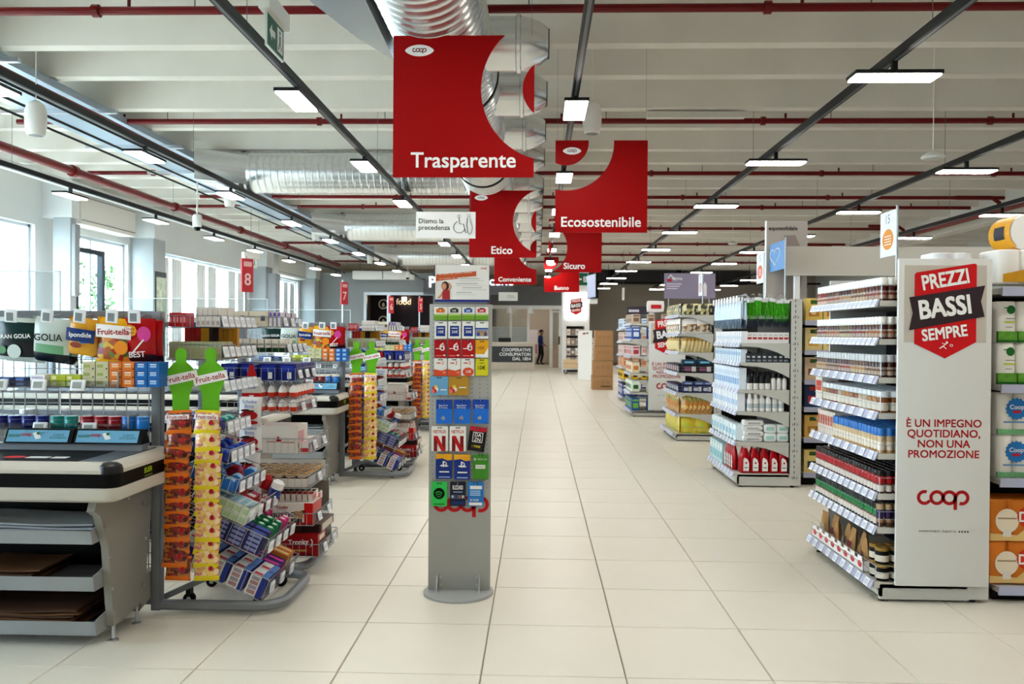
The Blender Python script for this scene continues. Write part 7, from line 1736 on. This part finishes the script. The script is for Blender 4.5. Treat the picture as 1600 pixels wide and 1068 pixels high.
# ---- person in the office opening -----------------------------------------------------------------
PYY = 39.0
pb = at(845, 560, PYY)
def figure(loc, rz, H):
    J = {'pelvis': (0, 0, .92), 'belly': (.01, 0, 1.08), 'chest': (.0, 0, 1.28), 'neck': (.0, 0, 1.45), 'chin': (.03, 0, 1.52), 'skull': (.03, 0, 1.62), 'crown': (.025, 0, 1.70),
         'shl': (-.01, .17, 1.38), 'ell': (-.04, .23, 1.12), 'wrl': (.12, .21, .96), 'hal': (.19, .19, .93), 'shr': (-.01, -.17, 1.38), 'elr': (-.03, -.22, 1.12), 'wrr': (.16, -.16, 1.0), 'har': (.23, -.13, .99),
         'hil': (0, .09, .88), 'knl': (.06, .10, .50), 'anl': (-.04, .11, .09), 'tol': (.13, .12, .035), 'hir': (0, -.09, .88), 'knr': (-.02, -.10, .49), 'anr': (-.16, -.11, .10), 'tor': (.0, -.12, .035)}
    R_ = {'pelvis': .15, 'belly': .15, 'chest': .165, 'neck': .062, 'chin': .075, 'skull': .098, 'crown': .06, 'shl': .075, 'ell': .052, 'wrl': .036, 'hal': .038, 'shr': .075, 'elr': .052, 'wrr': .036, 'har': .038, 'hil': .10, 'knl': .068, 'anl': .045, 'tol': .042, 'hir': .10, 'knr': .068, 'anr': .045, 'tor': .042}
    E_ = [('pelvis', 'belly'), ('belly', 'chest'), ('chest', 'neck'), ('neck', 'chin'), ('chin', 'skull'), ('skull', 'crown'), ('chest', 'shl'), ('shl', 'ell'), ('ell', 'wrl'), ('wrl', 'hal'), ('chest', 'shr'), ('shr', 'elr'), ('elr', 'wrr'), ('wrr', 'har'), ('pelvis', 'hil'), ('hil', 'knl'), ('knl', 'anl'), ('anl', 'tol'), ('pelvis', 'hir'), ('hir', 'knr'), ('knr', 'anr'), ('anr', 'tor')]
    ks_ = list(J); s = H / 1.74
    # fingers: five short chains per hand
    for side, sg in (('hal', 1), ('har', -1)):
        base = Vector(J[side])
        for f in range(5):
            sp = (f - 2) * .017
            a = (side, f, 0); b = (side, f, 1)
            d = Vector((.03, sp * .6, -.012 * (f - 2))) if f else Vector((.015, -sg * .03, .02))
            J[a] = tuple(base + d); J[b] = tuple(base + d * 1.6 + Vector((.022 + .006 * (2 - abs(f - 2)), 0, -.022))); R_[a] = .0095; R_[b] = .0075; E_ += [(side, a), (a, b)]
    ks_ = list(J)
    me = bpy.data.meshes.new('person'); me.from_pydata([tuple(Vector(J[k]) * s) for k in ks_], [(ks_.index(a), ks_.index(b)) for a, b in E_], [])
    ob = bpy.data.objects.new('person_tmp', me); C.objects.link(ob)
    md = ob.modifiers.new('skin', 'SKIN'); md2 = ob.modifiers.new('sub', 'SUBSURF'); md2.levels = 2; md2.render_levels = 2
    for i, k in enumerate(ks_):
        r = R_[k] * s; me.skin_vertices[0].data[i].radius = (r, r * (.8 if k in ('pelvis', 'belly', 'chest') else 1)); 
    me.skin_vertices[0].data[0].use_root = True
    bpy.context.view_layer.update()
    m2 = bpy.data.meshes.new_from_object(ob.evaluated_get(bpy.context.evaluated_depsgraph_get()))
    bpy.data.objects.remove(ob)
    for m in (M('#b98a6c', .6), M('#24408a', .6), M('#1d1e22', .7), M('#141416', .6)): m2.materials.append(m)
    for p in m2.polygons:
        c = p.center / s; k = 0
        hand = c.x > .135 and .85 < c.z < 1.05 and abs(c.y) > .08
        if c.z < .075: k = 3
        elif c.z < .93 and not hand: k = 2
        elif c.z < 1.46 and not hand: k = 1
        p.material_index = k; p.use_smooth = True
    o = bpy.data.objects.new('person', m2); C.objects.link(o); o.location = loc; o.rotation_euler = (0, 0, rz)
    hg_ = G(); hg_.sheet(lambda u, v: (.018 * s + .112 * s * math.sin(PI * (.02 + .52 * v)) * math.cos(2 * PI * u) - .012 * s, .108 * s * math.sin(PI * (.02 + .52 * v)) * math.sin(2 * PI * u), 1.615 * s + .125 * s * math.cos(PI * (.02 + .52 * v)) + (.05 * s * max(0, math.cos(2 * PI * u)) * v)), 20, 8, M('#1a1412', .7)); hg_.obj('hair', o)
    f = G()
    for y in (-.035, .035): f.disc((.125 * s, y * s, 1.615 * s), (0, .012 * s, 0), (0, 0, .007 * s), BLACK, n=8)
    f.add([(.12 * s, -.012 * s, 1.575 * s), (.12 * s, .012 * s, 1.575 * s), (.15 * s, 0, 1.575 * s), (.122 * s, 0, 1.615 * s)], [(0, 1, 2), (0, 2, 3), (1, 3, 2)], M('#b98a6c', .6))
    f.disc((.108 * s, 0, 1.535 * s), (0, .022 * s, 0), (0, 0, .005 * s), M('#8a4a44', .6), n=8); f.obj('face', o)
    return tag(o, 'person in a blue jacket and dark trousers walking through the office opening', 'person')
figure((pb.x, PYY, 0), -.35, 1.66)
